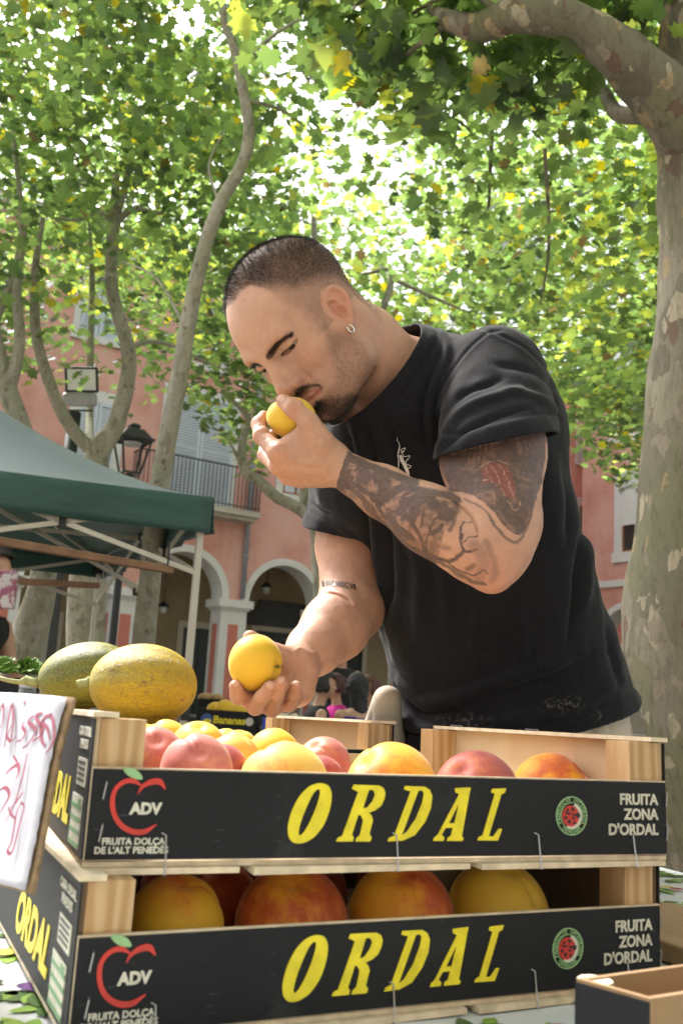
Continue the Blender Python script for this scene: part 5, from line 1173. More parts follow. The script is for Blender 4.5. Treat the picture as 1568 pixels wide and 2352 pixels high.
def cafe_chair(c, face, label):
    fw = np.array([cos(face), sin(face), 0]); lf = np.array([-sin(face), cos(face), 0]); R_ = np.stack([fw, lf, [0, 0, 1]], 1); e = empty('cafe_chair', c, label, 'chair', 'black cafe chairs with bright bent rims')
    wv = simple('black_weave', (.02, .02, .022), .5, var=.5, scale=80); al = simple('bright_tube', (.62, .62, .63), .25, 1.)
    MB().box(c + [0, 0, .455], (.42, .44, .03), R_).build('seat', wv, e, bevel=.01)
    arc = [c - fw * (.20 * cos(t)) * 1.1 + lf * .25 * sin(t) + [0, 0, .80 - .12 * (abs(sin(t))) ** 3] for t in np.linspace(-1.45, 1.45, 15)]
    ar2 = [c + fw * .12 + lf * -.25 + [0, 0, .66]] + arc + [c + fw * .12 + lf * .25 + [0, 0, .66]]
    MB().tube(ar2, .013, 8).build('top_rim', al, e, smooth=True)
    bk = MB()
    for i in range(len(arc) - 1):
        a, b = arc[i], arc[i + 1]; bk.hexa([a * [1, 1, 0] + [0, 0, .48], b * [1, 1, 0] + [0, 0, .48], b * [1, 1, 0] * 1 + [0, 0, .48] + fw * .012, a * [1, 1, 0] + [0, 0, .48] + fw * .012, a - [0, 0, .014], b - [0, 0, .014], b - [0, 0, .014] + fw * .012, a - [0, 0, .014] + fw * .012])
    bk.build('backrest', wv, e)
    for a, b in ((1, 1), (1, -1), (-1, 1), (-1, -1)): MB().tube([c + fw * .17 * a + lf * .2 * b + [0, 0, .44], c + fw * .21 * a + lf * .24 * b], .012, 7).build('leg', al, e, smooth=True)
for p_, f_, lb in ((pB, radians(12), 'black cafe chair with the sleeveless guest on it, leftmost'), (pM, radians(205), 'black cafe chair under the guest in magenta'), (pR, radians(115), 'black cafe chair with its back to us under the long haired guest'), (pK, radians(200), 'black cafe chair mostly hidden beside the black T-shirt')):
    cafe_chair(p_ - [0, 0, 0] , f_, lb)
ct = (pB + pM + pR) / 3 + [.25, .12, 0]; e = empty('cafe_table', ct, 'round cafe table between the seated guests', 'table'); MB().lathe(ct, [(.36, .72), (.36, .74), (.34, .75)], 28).build('table_top', simple('pale_table', (.5, .48, .44), .4), e); MB().lathe(ct, [(.22, 0), (.20, .02), (.03, .05), (.03, .70), (.10, .715)], 16).build('pedestal', IRON, e)
for dx_, dy_, cc, lb in ((-.1, -.12, (.62, .60, .52), 'white cup and saucer near the middle of the cafe table'), (.1, .05, (.55, .50, .3), 'small straw coloured glass at the far side of the cafe table')):
    q = ct + [dx_, dy_, .7515]; m_ = MB().lathe(q, [(.06, 0), (.065, .006), (.03, .012), (.035, .03), (.042, .075), (.038, .075), (.03, .03)], 18); o = m_.build('cup', simple('cup_' + str(dx_)[:2].strip('-.') + 'c', cc, .3), smooth=True, loc=q); tag(o, lb, 'cup')
# --- other stall tables with produce
def stall_table(x0, x1, d, z, depth, label):
    a = P(x0, 1640, d); b = P(x1, 1640, d); c = (a + b) / 2; L_ = np.linalg.norm(b - a); e = empty('stall_table', [c[0], c[1] + depth / 2, 0], label, 'table', 'trestle tables of the other stalls'); m_ = MB().box([c[0], c[1] + depth / 2, z - .02], (L_, depth, .035)); m_.build('table_top', simple('dark_cloth', (.03, .032, .035), .8), e)
    sk = MB().box([c[0], c[1] + .01, (z - .04) / 2], (L_ - .02, .006, z - .06)); sk.build('cloth_front', simple('dark_cloth2', (.035, .04, .045), .9), e)
    for sx in (-1, 1):
        for sy in (.05, depth - .05): MB().box([c[0] + sx * (L_ / 2 - .06), c[1] + sy, (z - .04) / 2], (.035, .035, z - .042)).build('leg', met_, e)
    return c, L_
met_ = simple('dull_steel', (.3, .3, .3), .4, .8)
zT = .895; c, L_ = stall_table(440, 720, 5.5, zT, .7, 'dark trestle table carrying the banana carton and the blue tray')
RT = nrm(CR * [1, 1, 0])
def produce_box(xa, xb, d, z0, h_, dep, mat, label, name='produce_box', cat='box', group='boxes on the other stalls'):
    a, b = P(xa, 1640, d), P(xb, 1640, d); w = float(np.linalg.norm((b - a)[:2])); c = np.array([(a[0] + b[0]) / 2, (a[1] + b[1]) / 2, z0]); e = empty(name, c, label, cat, group); t_ = .006
    for nm, cc, sz in (('front', (0, 0, h_ / 2), (w, t_, h_)), ('back', (0, dep, h_ / 2), (w, t_, h_)), ('side', (-w / 2 + t_ / 2, dep / 2, h_ / 2), (t_, dep - t_ - .001, h_ * 1.08)), ('side', (w / 2 - t_ / 2, dep / 2, h_ / 2), (t_, dep - t_ - .001, h_ * 1.08)), ('bottom', (0, dep / 2, t_ / 2), (w - .02, dep - .02, t_))): MB().box(c + np.array(cc), sz).build(nm, mat, e)
    return e, c, w
e, c, w = produce_box(452, 592, 5.5, zT + .001, .115, .30, BLK, 'black banana carton with yellow lettering on the table behind the crates', 'banana_carton', 'carton')
M4 = face_matrix(c + [.015, -.0045, .060], (1, 0, 0), (0, 0, 1)); text_obj('lettering', 'Bananas', .058, YEL, e, M4, ext=.0005, bold=.0022, shear=.05)
MB().lathe(c + [-w / 2 + .06, -.0035, .06], [(.034, 0), (.034, .0015)], 20, np.array(Matrix.Rotation(pi / 2, 3, 'X'))).build('blue_badge', simple('blue_ink', (.04, .09, .30), .5), e); MB().sphere(c + [-w / 2 + .066, -.005, .052], (.024, .001, .012), 12, 6).build('badge_picture', YEL, e)
MB().lathe(c + [w / 2 - .045, -.0035, .06], [(.024, 0), (.024, .0015)], 16, np.array(Matrix.Rotation(pi / 2, 3, 'X'))).build('white_badge', WHI, e)
ym = PM['plain']
for k, (dx_, dy_, rr) in enumerate(((-.02, .07, .062), (.05, .10, .055), (-.08, .12, .058), (.10, .16, .055), (.0, .20, .06))):
    o = MB().sphere((0, 0, 0), (rr, rr * .9, rr * .85), 20, 12).build('yellow_melon', ym, smooth=True); o.location = V(c + [dx_, dy_, .115 + (.012 if k == 0 else 0) - .004]); tag(o, ['round yellow melon on top of the banana carton, nearest of its heap', 'yellow melon right of the nearest one in the banana carton', 'yellow melon at the left of the banana carton', 'yellow melon at the far right of the banana carton', 'yellow melon at the back of the banana carton'][k], 'melon', 'yellow melons in the banana carton')
BLU = simple('blue_plastic', (.02, .06, .42), .4); e, c, w = produce_box(604, 700, 5.45, zT + .001, .085, .28, BLU, 'bright blue plastic tray of mushrooms behind the crates', 'blue_tray', 'tray')
mu = simple('mushroom_skin', (.60, .50, .40), .7, var=.15); rq = random.Random(2)
for k in range(26):
    r_ = rq.uniform(.017, .026); q = c + [rq.uniform(-w / 2 + .03, w / 2 - .03), rq.uniform(.03, .25), .088 + rq.uniform(-.004, .016)]; m_ = MB().sphere(q, (r_, r_, r_ * .75), 10, 7); m_.lathe(q - [0, 0, r_ * 1.3], [(r_ * .35, 0), (r_ * .4, r_)], 8); o = m_.build('mushroom', mu, smooth=True, loc=q); tag(o, 'pale button mushroom in the bright blue tray', 'mushroom', 'mushrooms in the blue tray')
stall_table(150, 450, 6.6, .93, .6, 'dark trestle table seen in the gap between the melon and the white tent pole')
e, c, w = produce_box(455, 500, 6.9, .931, .12, .3, BLK, 'black crate with brown bread behind the white tent pole', 'black_crate', 'crate')
for k in range(7):
    q = c + [rq.uniform(-.05, .05), .05 + .03 * k, .13]; o = MB().sphere((0, 0, 0), (.05, .032, .03), 12, 8).build('bread_roll', simple('bread', (.42, .27, .12), .8, var=.2), smooth=True); o.location = V(q); tag(o, 'brown roll in the black crate by the tent pole', 'bread', 'rolls in the black crate')
c, L_ = stall_table(-200, 230, 3.0, 1.045, .5, 'dark stall table at the left carrying lettuce and jars')
e, c, w = produce_box(-130, 66, 3.02, 1.047, .085, .3, BLK, 'black crate of lettuce at the left edge', 'black_crate', 'crate')
lt = simple('lettuce_leaf', (.16, .30, .05), .6, var=.3, scale=30)
for k, (dx_, dy_) in enumerate(((-.09, .06), (.02, .05), (.09, .1), (-.04, .15), (.06, .2), (-.12, .2))):
    q = c + [dx_, dy_, .10]; r_ = np.random.default_rng(k); vs = []; fs = []
    for j in range(70):
        a = r_.uniform(0, 6.28); el = r_.uniform(.1, 1.4); d_ = np.array([cos(a) * cos(el), sin(a) * cos(el), sin(el)]); s_ = nrm(np.cross(d_, (0, 0, 1.01))); u_ = np.cross(s_, d_); L2_ = r_.uniform(.025, .05); o0 = q + d_ * .012; b0 = len(vs)
        vs += [o0, o0 + d_ * L2_ * .6 + s_ * .02 + u_ * .006, o0 + d_ * L2_ + s_ * .008 - u_ * .004, o0 + d_ * L2_ * 1.05 - s_ * .010 + u_ * .006, o0 + d_ * L2_ * .6 - s_ * .022]; fs.append((b0, b0 + 1, b0 + 2, b0 + 3, b0 + 4))
    o = mesh_obj('lettuce', vs, fs, lt, loc=q); tag(o, 'fresh green lettuce head in the black crate at the left edge', 'lettuce', 'lettuces in the black crate')
GLS = NT('clear_plastic'); GLS.set(color=(.85, .88, .9), rough=.08, trans=.9); GLS = GLS.m
for k, (x, d) in enumerate(((62, 2.95), (110, 3.0), (150, 2.98), (188, 3.03))):
    q = P(x, 1600, d); q[2] = 1.0465; e = empty('plastic_jar', q, ['clear plastic jar left of the melon stalk, first of the row', 'clear plastic jar second in the row behind the sign', 'clear plastic jar third in the row behind the sign', 'clear plastic jar hidden behind the green melon'][k], 'jar', 'clear jars behind the price sign')
    MB().lathe(q, [(.026, 0), (.028, .004), (.028, .05), (.024, .06)], 18).build('body', GLS, e, smooth=True); MB().lathe(q + [0, 0, .0605], [(.026, 0), (.026, .012), (.024, .014)], 18).build('lid', simple('jar_lid', (.5, .52, .55), .4), e, smooth=True)
print('cafe', time.time() - T0)
# ------------------------------------------------------------------ the man
HO = np.array([-0.0525, 1.2345, 1.6279])
HM = np.array([[-0.5528, -0.3901, -0.7364], [0.8042, -0.4812, -0.3488], [-0.2183, -0.785, 0.5798]])
HA = np.stack([-HM[:, 0], HM[:, 1], HM[:, 2]], 1)          # columns: subject's left, forward, up
def hp(L, F, U): return HO + HA @ np.array([L, F, U])
def hloc(p): return (p - HO) @ HA
def build_man_ops():
    s = Sdf(); U = s.add
    def E_(c, r, k, mode='u', M=HA): U(d_ell(hp(*c), r, M), k, mode)
    def C_(a, b, ra, rb, k, mode='u'): U(d_cap(hp(*a), hp(*b), ra, rb), k, mode)
    # --- skull and face
    E_((0, -.006, .050), (.0740, .096, .0825), .01)
    E_((0, -.040, .066), (.061, .057, .055), .02)
    E_((0, -.002, .080), (.055, .056, .048), .02)
    E_((0, .030, .044), (.0635, .0605, .058), .02)
    E_((0, .034, -.002), (.050, .051, .070), .03)
    E_((0, .042, -.046), (.046, .045, .044), .03)
    for g in (1, -1):
        C_((g * .050, .012, -.018), (g * .047, .018, -.062), .015, .014, .03)
        C_((g * .047, .018, -.064), (g * .016, .064, -.079), .015, .0135, .022)
        C_((g * .036, .060, -.008), (g * .052, .030, -.002), .0160, .0140, .020)      # cheek bone
        C_((g * .012, .0885, .034), (g * .037, .079, .037), .0105, .0095, .016)      # brow ridge
    E_((0, .077, -.049), (.028, .020, .022), .02)
    E_((0, .072, -.079), (.020, .018, .0145), .016)
    # --- neck
    C_((0, -.030, -.02), (0, -.055, -.06), .058, .056, .03)
    NB = P(930, 888, 1.385)
    U(d_cap(hp(0, -.022, -.035), NB, .055, .062), .03)
    U(d_cap(hp(.045, -.03, -.035), P(860, 940, 1.345), .012, .010), .03)     # sterno-mastoid, near side
    U(d_cap(hp(-.045, -.03, -.035), P(800, 980, 1.43), .012, .010), .03)
    # --- eye sockets
    for g in (1, -1):
        E_((g * .033, .0960, .0225), (.0190, .0150, .0110), .010, 's')
        E_((g * .0165, .0975, .017), (.0065, .0095, .011), .008, 's')
    # --- nose
    C_((0, .0905, .028), (0, .1085, -.012), .0080, .0092, .010)
    for g in (1, -1): C_((0, .092, .004), (g * .0105, .0925, -.015), .0085, .0095, .010)
    E_((0, .1085, -.0180), (.0120, .0118, .0105), .008)
    for g in (1, -1):
        E_((g * .0145, .0960, -.0210), (.0082, .0130, .0092), .004)
        for a_, b_ in (((.0185, .0965, -.0095), (.0240, .0885, -.0150)), ((.0240, .0885, -.0150), (.0240, .0850, -.0270))): U(d_cap(hp(g * a_[0], *a_[1:]), hp(g * b_[0], *b_[1:]), .0011, .0011), .0055, 's')
    E_((0, .1, -.028), (.0045, .0085, .004), .005)
    for g in (1, -1):
        E_((g * .0065, .1035, -.0305), (.0036, .0055, .0042), .003, 's')
    # --- eyelids over the ball, opening low because he looks down
    for g in (1, -1):
        U(d_sph(hp(g * .0325, .0700, .0215), .0142), .005)
        for a_, b_, r0, r1 in (((.0150, .0835, .0165), (.0240, .0840, .0150), .0012, .0023), ((.0240, .0840, .0150), (.0370, .0815, .0150), .0023, .0025), ((.0370, .0815, .0150), (.0465, .0750, .0178), .0025, .0010)):
            U(d_flatcap(hp(g * a_[0], *a_[1:]), hp(g * b_[0], *b_[1:]), r0, r1, HA @ np.array([0, 1, 0]), 2.4), .0015, 's')
        for a_, b_ in (((.018, .0872, .0245), (.031, .0865, .0300)), ((.031, .0865, .0300), (.047, .0770, .0265))):
            U(d_cap(hp(g * a_[0], a_[1], a_[2]), hp(g * b_[0], b_[1], b_[2]), .0009, .0009), .0040, 's')   # lid crease
    # --- lips
    for g in (1, -1):
        C_((0, .0965, -.0455), (g * .0125, .0942, -.0445), .0046, .0044, .003)
        C_((g * .0125, .0942, -.0445), (g * .0255, .0845, -.0485), .0044, .0024, .003)
        C_((0, .0950, -.0560), (g * .013, .0922, -.0553), .0058, .0052, .003)
        C_((g * .013, .0922, -.0553), (g * .0245, .0840, -.0505), .0048, .0022, .003)
        C_((0, .1040, -.0500), (g * .014, .0998, -.0498), .0022, .0020, .0020, 's')
        C_((g * .014, .0998, -.0498), (g * .0255, .0890, -.0495), .0020, .0008, .0020, 's')
        C_((0, .0995, -.0665), (g * .012, .0965, -.0655), .0055, .0045, .008, 's')    # dip under the lower lip
        C_((g * .0215, .0975, -.026), (g * .031, .0885, -.044), .0022, .0018, .008, 's')  # nose-to-mouth fold
    # --- ears
    for g in (1, -1):
        bk = nrm(np.array([.42 * g, -1, .10])); up = nrm(np.array([.12 * g, -.16, 1])); out = nrm(np.cross(up, bk)) * (1 if g > 0 else 1)
        if out[0] * g < 0: out = -out
        e0 = np.array([g * .0665, .0185, .0025])
        def ep(a, b, o=0.): return tuple(e0 + bk * a * .92 + up * b * .92 + out * o)
        Mx = HA @ np.stack([bk, up, out], 1)
        U(d_ell(hp(*ep(.0155, .006, .0015)), (.0165, .0260, .0045), Mx), .004)
        U(d_ell(hp(*ep(.012, -.018, .000)), (.0105, .013, .0040), Mx), .004)
        hx = [(.001, .004, .001), (-.002, .014, .001), (.001, .024, .002), (.010, .0315, .003), (.021, .029, .004), (.029, .019, .005), (.0315, .006, .0055), (.029, -.007, .005), (.022, -.018, .004), (.015, -.026, .003), (.007, -.0285, .002), (.001, -.022, .001)]
        rr = [.0026, .0028, .0030, .0031, .0031, .0031, .0030, .0029, .0030, .0038, .0042, .0036]
        hx = [tuple(h_) for h_ in catmull(hx, 3)]; rr = np.interp(np.linspace(0, 11, len(hx)), range(12), rr)
        for i in range(len(hx) - 1): U(d_cap(hp(*ep(*hx[i])), hp(*ep(*hx[i + 1])), rr[i], rr[i + 1]), .0025)
        for a, b in (((.010, .020, .003), (.019, .012, .0045)), ((.019, .012, .0045), (.021, -.001, .005)), ((.021, -.001, .005), (.014, -.013, .0045))):
            U(d_cap(hp(*ep(*a)), hp(*ep(*b)), .0030, .0030), .003)
        U(d_ell(hp(*ep(.0095, -.002, .005)), (.0078, .0105, .0058), Mx), .002, 's')
        U(d_ell(hp(*ep(.0065, .013, .005)), (.0055, .0060, .0044), Mx), .002, 's')
        U(d_ell(hp(*ep(.0015, -.003, .0035)), (.0030, .0055, .0035), Mx), .003)
    # --- trunk under the shirt
    SL = P(1142, 862, 1.30); SR = P(815, 1075, 1.55)
    Wd = nrm(SL - SR); up_t = nrm(P(1000, 1000, 1.42) - P(1165, 1650, 1.48)); up_t = nrm(up_t - Wd * (up_t @ Wd)); Fd = np.cross(up_t, Wd)
    MT = np.stack([Wd, Fd, up_t], 1)
    U(d_ell(P(990, 995, 1.44), (.145, .088, .14), MT), .03)
    U(d_ell(P(1060, 1230, 1.44), (.15, .105, .20), MT), .06)
    U(d_ell(P(1135, 1500, 1.47), (.15, .11, .20), MT), .06)
    U(d_cap(NB, SL, .045, .044), .04); U(d_cap(NB, SR, .045, .044), .04)
    # --- left arm, bent, elbow towards us
    EL = P(1132, 1268, 1.105); WL = P(778, 1074, 1.20)
    U(d_sph(SL, .052), .03)
    U(d_cap(SL, P(1130, 1040, 1.205), .052, .063), .03)
    U(d_cap(P(1130, 1040, 1.205), P(1140, 1200, 1.13), .0645, .051), .02)
    U(d_cap(P(1138, 1200, 1.13), EL, .048, .038), .02)
    U(d_cap(EL, P(1128, 1322, 1.085), .036, .0195), .025)                       # point of the elbow
    U(d_cap(P(1085, 1262, 1.105), P(985, 1196, 1.125), .0385, .0375), .014)
    U(d_cap(P(985, 1196, 1.125), P(880, 1130, 1.165), .0368, .0305), .016)
    U(d_cap(P(880, 1130, 1.165), WL, .0300, .0235), .014)
    U(d_cap(P(1035, 1185, 1.12), P(960, 1150, 1.135), .0245, .022), .014)         # brachioradialis
    for a, b, r in ((P(1036, 1146, 1.075), P(1078, 1180, 1.055), .0022), (P(1078, 1180, 1.055), P(1106, 1240, 1.052), .0016)):
        U(d_cap(a, b, r, r * .7), .008, 's')
    # --- left hand
    def chain(pts, rad, k=.004, bulge=0):
        for i in range(len(pts) - 1):
            U(d_cap(P(*pts[i]), P(*pts[i + 1]), rad[i], rad[i + 1]), k)
    MC = [(638, 1040, 1.187), (641, 1071, 1.205), (660, 1091, 1.228), (692, 1102, 1.248)]
    for m_, r, r2 in zip(MC, (.0125, .0125, .0120, .0110), (.017, .0175, .017, .016)):
        U(d_cap(P(762, 1070, 1.205), P(*m_), r2, r), .014)
    U(d_cap(P(725, 1058, 1.195), P(672, 1056, 1.198), .0175, .014), .015)
    U(d_cap(P(735, 1085, 1.215), P(690, 1090, 1.228), .0165, .014), .015)
    U(d_cap(P(756, 1040, 1.195), P(712, 985, 1.183), .0185, .0150), .015)       # thenar
    U(d_cap(P(722, 1010, 1.190), P(668, 1030, 1.195), .0140, .0095), .012)      # web
    U(d_cap(P(700, 992, 1.190), P(655, 1018, 1.200), .0095, .0075), .010)
    chain([(738, 1020, 1.183), (708, 968, 1.176), (674, 937, 1.180), (651, 922, 1.190)], [.0155, .0115, .0108, .0092], .006)
    U(d_sph(P(676, 938, 1.178), .0112), .004)
    chain([MC[0], (601, 1002, 1.215), (594, 974, 1.234), (606, 957, 1.246)], [.0120, .0103, .0092, .0080], .005)
    U(d_sph(P(600, 1001, 1.214), .0108), .003)
    chain([MC[1], (611, 1046, 1.245), (611, 1015, 1.263), (626, 1000, 1.270)], [.0122, .0104, .0092, .0080], .004)
    chain([MC[2], (634, 1070, 1.270), (640, 1036, 1.284), (656, 1018, 1.284)], [.0116, .0098, .0088, .0076], .004)
    chain([MC[3], (668, 1080, 1.285), (668, 1050, 1.295), (678, 1034, 1.290)], [.0104, .0088, .0080, .0070], .004)
    # --- right arm, hanging behind, palm up
    ER = P(806, 1392, 1.415); WR = P(683, 1522, 1.275)
    U(d_sph(SR, .058), .04)
    U(d_cap(SR, P(808, 1250, 1.475), .056, .053), .03)
    U(d_cap(P(808, 1250, 1.475), ER, .0525, .046), .02)
    U(d_cap(P(806, 1400, 1.405), P(768, 1442, 1.365), .0475, .0460), .02)
    U(d_cap(P(768, 1442, 1.365), P(722, 1490, 1.315), .0445, .0345), .02)
    U(d_cap(P(722, 1490, 1.315), WR, .0335, .0270), .02)
    U(d_cap(P(728, 1352, 1.37), P(800, 1376, 1.345), .0012, .0012), .006, 's')   # crease at the inside of the elbow
    # --- right hand
    MR = [(628, 1588, 1.235), (652, 1600, 1.245), (675, 1601, 1.250), (694, 1590, 1.250)]
    for m_ in MR: U(d_cap(P(686, 1530, 1.268), P(*m_), .0185, .0125), .014)
    U(d_cap(P(690, 1545, 1.262), P(692, 1585, 1.252), .0200, .0150), .015)
    U(d_cap(P(674, 1522, 1.262), P(636, 1508, 1.245), .0190, .0160), .014)
    chain([(640, 1508, 1.245), (604, 1482, 1.237), (574, 1464, 1.230)], [.0145, .0108, .0092], .006)
    U(d_cap(P(668, 1555, 1.270), P(632, 1560, 1.270), .018, .014), .015)
    chain([MR[0], (572, 1609, 1.198), (547, 1600, 1.181), (541, 1576, 1.177)], [.0125, .0100, .0092, .0084], .004)
    chain([MR[1], (586, 1624, 1.188), (601, 1603, 1.168), (619, 1579, 1.168)], [.0125, .0102, .0094, .0086], .0035)
    chain([MR[2], (624, 1628, 1.196), (634, 1600, 1.177), (645, 1569, 1.174)], [.0120, .0102, .0092, .0083], .0035)
    chain([MR[3], (664, 1618, 1.212), (673, 1598, 1.196), (679, 1577, 1.190)], [.0115, .0092, .0084, .0074], .0035)
    return s.ops, dict(SL=SL, SR=SR, NB=NB, EL=EL, WL=WL, ER=ER, WR=WR, Wd=Wd, Fd=Fd, up=up_t, MT=MT)
MAN_OPS, MJ = build_man_ops()
# ------------------------------------------------------------------ T-shirt, trousers
def d_sweep(pts, ab, Wx, Fx, Ux):
    pts = np.array([np.asarray(p, float) for p in pts]); ab = np.array(ab, float); ts = pts @ Ux
    od = np.argsort(ts); pts = pts[od]; ab = ab[od]; ts = ts[od]
    def f(p):
        t = p @ Ux; tc = np.clip(t, ts[0], ts[-1])
        c = np.stack([np.interp(tc, ts, pts[:, i]) for i in range(3)], 1)
        a = np.interp(tc, ts, ab[:, 0]); b = np.interp(tc, ts, ab[:, 1])
        q = p - c; u = q @ Wx; w = q @ Fx; k0 = np.sqrt((u / a) ** 2 + (w / b) ** 2) + 1e-9
        k1 = np.sqrt((u / a ** 2) ** 2 + (w / b ** 2) ** 2) + 1e-9
        side = k0 * (k0 - 1) / k1
        ex = np.abs(t - tc)
        return np.where(ex > 0, np.sqrt(np.maximum(side, 0) ** 2 + ex ** 2), side)
    cc = pts.mean(0); rad = np.linalg.norm(pts - cc, axis=1).max() + ab.max()
    f.lb = lambda p: (float(np.linalg.norm(p - cc)) - rad) * .4
    return f
Wd, Fd, Ux = MJ['Wd'], MJ['Fd'], MJ['up']
def build_shirt():
    s = Sdf(); U = s.add
    U(d_sweep([P(1180, 1760, 1.490), P(1160, 1620, 1.475), P(1141, 1500, 1.462), P(1084, 1300, 1.44), P(1036, 1120, 1.42), P(1000, 1000, 1.42)],
              [(.212, .178), (.202, .168), (.190, .150), (.188, .140), (.184, .130), (.16, .105)], Wd, Fd, Ux), .02)
    NB = MJ['NB']; SL = MJ['SL']; SR = MJ['SR']
    U(d_cap(P(950, 888, 1.385), P(1120, 862, 1.315), .066, .052), .05)
    U(d_cap(P(905, 945, 1.365), P(868, 1100, 1.42), .086, .092), .04)
    U(d_cap(P(950, 880, 1.385), SR, .068, .062), .05)
    U(d_cap(hp(0, -.03, -.05), NB, .068, .074), .03)
    U(d_ell(P(1155, 950, 1.385), (.080, .080, .10), MJ['MT']), .05)
    U(d_cap(SL, P(1143, 1075, 1.185), .061, .0785), .03)
    U(d_cap(SR, P(786, 1260, 1.475), .062, .066), .035)
    return s.ops
SHO = build_shirt()
t1 = time.time()
HS = .0035
sv_, sq_ = sdf_mesh(SHO, (-.30, .95, .85), (.62, 1.9, 1.75), HS)
sv_ = smooth_verts(sv_, sq_, 3, .5)
# openings: neck, hem, two sleeves
def plane3(a, b, c, toward):
    n = nrm(np.cross(b - a, c - a))
    if n @ (toward - a) < 0: n = -n
    return a, n
nc = (-.76, .65, -.38)
n_neck = nrm(CR * nc[0] + CU * nc[1] + CF * nc[2]); p_neck = P(882, 824, 1.37)
pl_sl = plane3(P(1000, 1058, 1.225), P(1252, 1000, 1.20), P(1130, 1020, 1.125), P(1130, 1300, 1.1))
pl_sr = plane3(P(704, 1203, 1.50), P(752, 1219, 1.44), P(800, 1196, 1.56), P(800, 1400, 1.42))
pl_hem = plane3(P(1455, 1598, 1.52), P(1190, 1694, 1.33), P(930, 1716, 1.46), P(1170, 2000, 1.49))
def cutd(p):
    """signed amount past each opening; >0 is removed"""
    q = p - CAM; px = proj(p)
    dn = (p - p_neck) @ n_neck
    dn = np.where(np.linalg.norm(p - P(900, 840, 1.36), axis=1) < .16, dn, -1)
    dl = (p - pl_sl[0]) @ pl_sl[1]; axis = seg_dist(p, [MJ['SL'], P(1130, 1040, 1.205), MJ['EL']])[0]
    dl = np.where((axis < .108) & (px[:, 2] < 1.325), dl, -1)
    dr = (p - pl_sr[0]) @ pl_sr[1]; axr = seg_dist(p, [MJ['SR'], P(786, 1260, 1.475)])[0]
    tor = SHO[0][1](p)
    dr = np.where((axr < .09) & (tor > .003), dr, -1)
    dl = np.where(tor > .004, dl, -1)
    dh = (p - pl_hem[0]) @ pl_hem[1]
    return dn, dl, dr, dh
sn = vert_normals(sv_, sq_)
# folds: polylines measured on the photo, height in m, half width in px
FOLDS = [([(800, 972), (844, 1170), (850, 1269), (866, 1357), (855, 1412), (872, 1495)], -.005, 9), ([(815, 980), (860, 1170), (868, 1269), (886, 1357), (880, 1420)], .005, 12),
 ([(880, 1130), (899, 1214), (902, 1357), (877, 1445)], -.005, 9), ([(895, 1150), (918, 1230), (922, 1350), (905, 1440)], .004, 12),
 ([(950, 1240), (970, 1340), (960, 1460)], .004, 14), ([(1010, 1300), (1030, 1400), (1010, 1500)], .003, 14),
 ([(822, 985), (835, 1060)], -.0035, 5), ([(848, 975), (866, 1060), (880, 1110)], -.0035, 5), ([(870, 960), (900, 1040), (915, 1130)], .003, 6), ([(890, 950), (930, 1060)], -.003, 6),
 ([(998, 1030), (1020, 960), (1064, 905), (1147, 875)], -.005, 8), ([(1004, 1045), (1040, 975), (1100, 930), (1190, 900)], .005, 9), ([(1006, 1052), (1060, 1000), (1130, 965), (1230, 940)], -.004, 8),
 ([(1000, 1000), (990, 930), (1010, 860)], .005, 9), ([(985, 1040), (970, 960), (985, 880), (1010, 820)], -.004, 8), ([(1150, 900), (1230, 920), (1285, 960)], .003, 9), ([(1130, 840), (1220, 860), (1280, 905)], -.003, 8),
 ([(1334, 1095), (1338, 1200), (1325, 1290), (1312, 1400), (1300, 1480)], -.006, 9), ([(1350, 1200), (1345, 1300), (1335, 1400)], .005, 11), ([(1369, 1270), (1385, 1370), (1400, 1500), (1410, 1570)], -.005, 9), ([(1385, 1370), (1420, 1560)], .004, 9),
 ([(905, 1560), (919, 1588), (945, 1622), (976, 1638), (1059, 1627)], -.007, 10), ([(890, 1530), (925, 1565), (960, 1600), (1010, 1612), (1075, 1594), (1240, 1539), (1328, 1500)], .0065, 18),
 ([(1075, 1610), (1160, 1580), (1240, 1556), (1330, 1520), (1390, 1500)], -.0050, 11), ([(880, 1590), (905, 1640), (960, 1668), (1060, 1672), (1200, 1650), (1330, 1610), (1420, 1560)], .007, 17),
 ([(910, 1665), (980, 1692), (1100, 1695), (1220, 1680)], -.006, 8), ([(868, 1400), (880, 1470), (900, 1530), (960, 1570)], -.006, 10), ([(1290, 1040), (1300, 1150), (1296, 1250)], -.004, 9),
 ([(1180, 1390), (1200, 1470), (1180, 1560)], .0035, 16), ([(1100, 1390), (1090, 1480), (1120, 1560)], .0035, 16), ([(712, 1150), (735, 1170), (765, 1180)], -.004, 6),
 ([(960, 748), (985, 800), (985, 850)], -.002, 5), ([(1000, 752), (1030, 800), (1020, 860)], .003, 8)]
px = proj(sv_); disp = np.zeros(len(sv_))
face_ = -(sn @ CF); fm = sstep(-.1, .35, face_)
for pl, amp, w in FOLDS:
    d, t = seg_dist(px[:, :2], catmull(pl, 4)); disp += 1.5 * amp * np.exp(-(d / w) ** 2) * np.sin(np.clip(t, 0.03, .97) * pi) ** .5 * fm
disp += (fbm(sv_, 14, 3, 5) - .5) * .010 * sstep(.0, .06, np.abs(sv_[:, 2] - 1.6)) + (fbm(sv_ * [1, 1, .35], 38, 2, 9) - .5) * .004
dn, dl, dr, dh = cutd(sv_)
# stitched hem bands and the collar rib
for dd, wdt in ((dl, .022), (dr, .022), (dh, .024), (dn, .019)):
    disp += np.where(dd > -.9, -.0016 * np.exp(-((dd + wdt) / .0028) ** 2) + .0012 * sstep(-wdt, -wdt + .003, dd), 0)
disp += np.where(dh > -.9, .006 * np.exp(-((dh + .006) / .012) ** 2) * (.5 + fbm(sv_, 25, 2, 3)), 0)
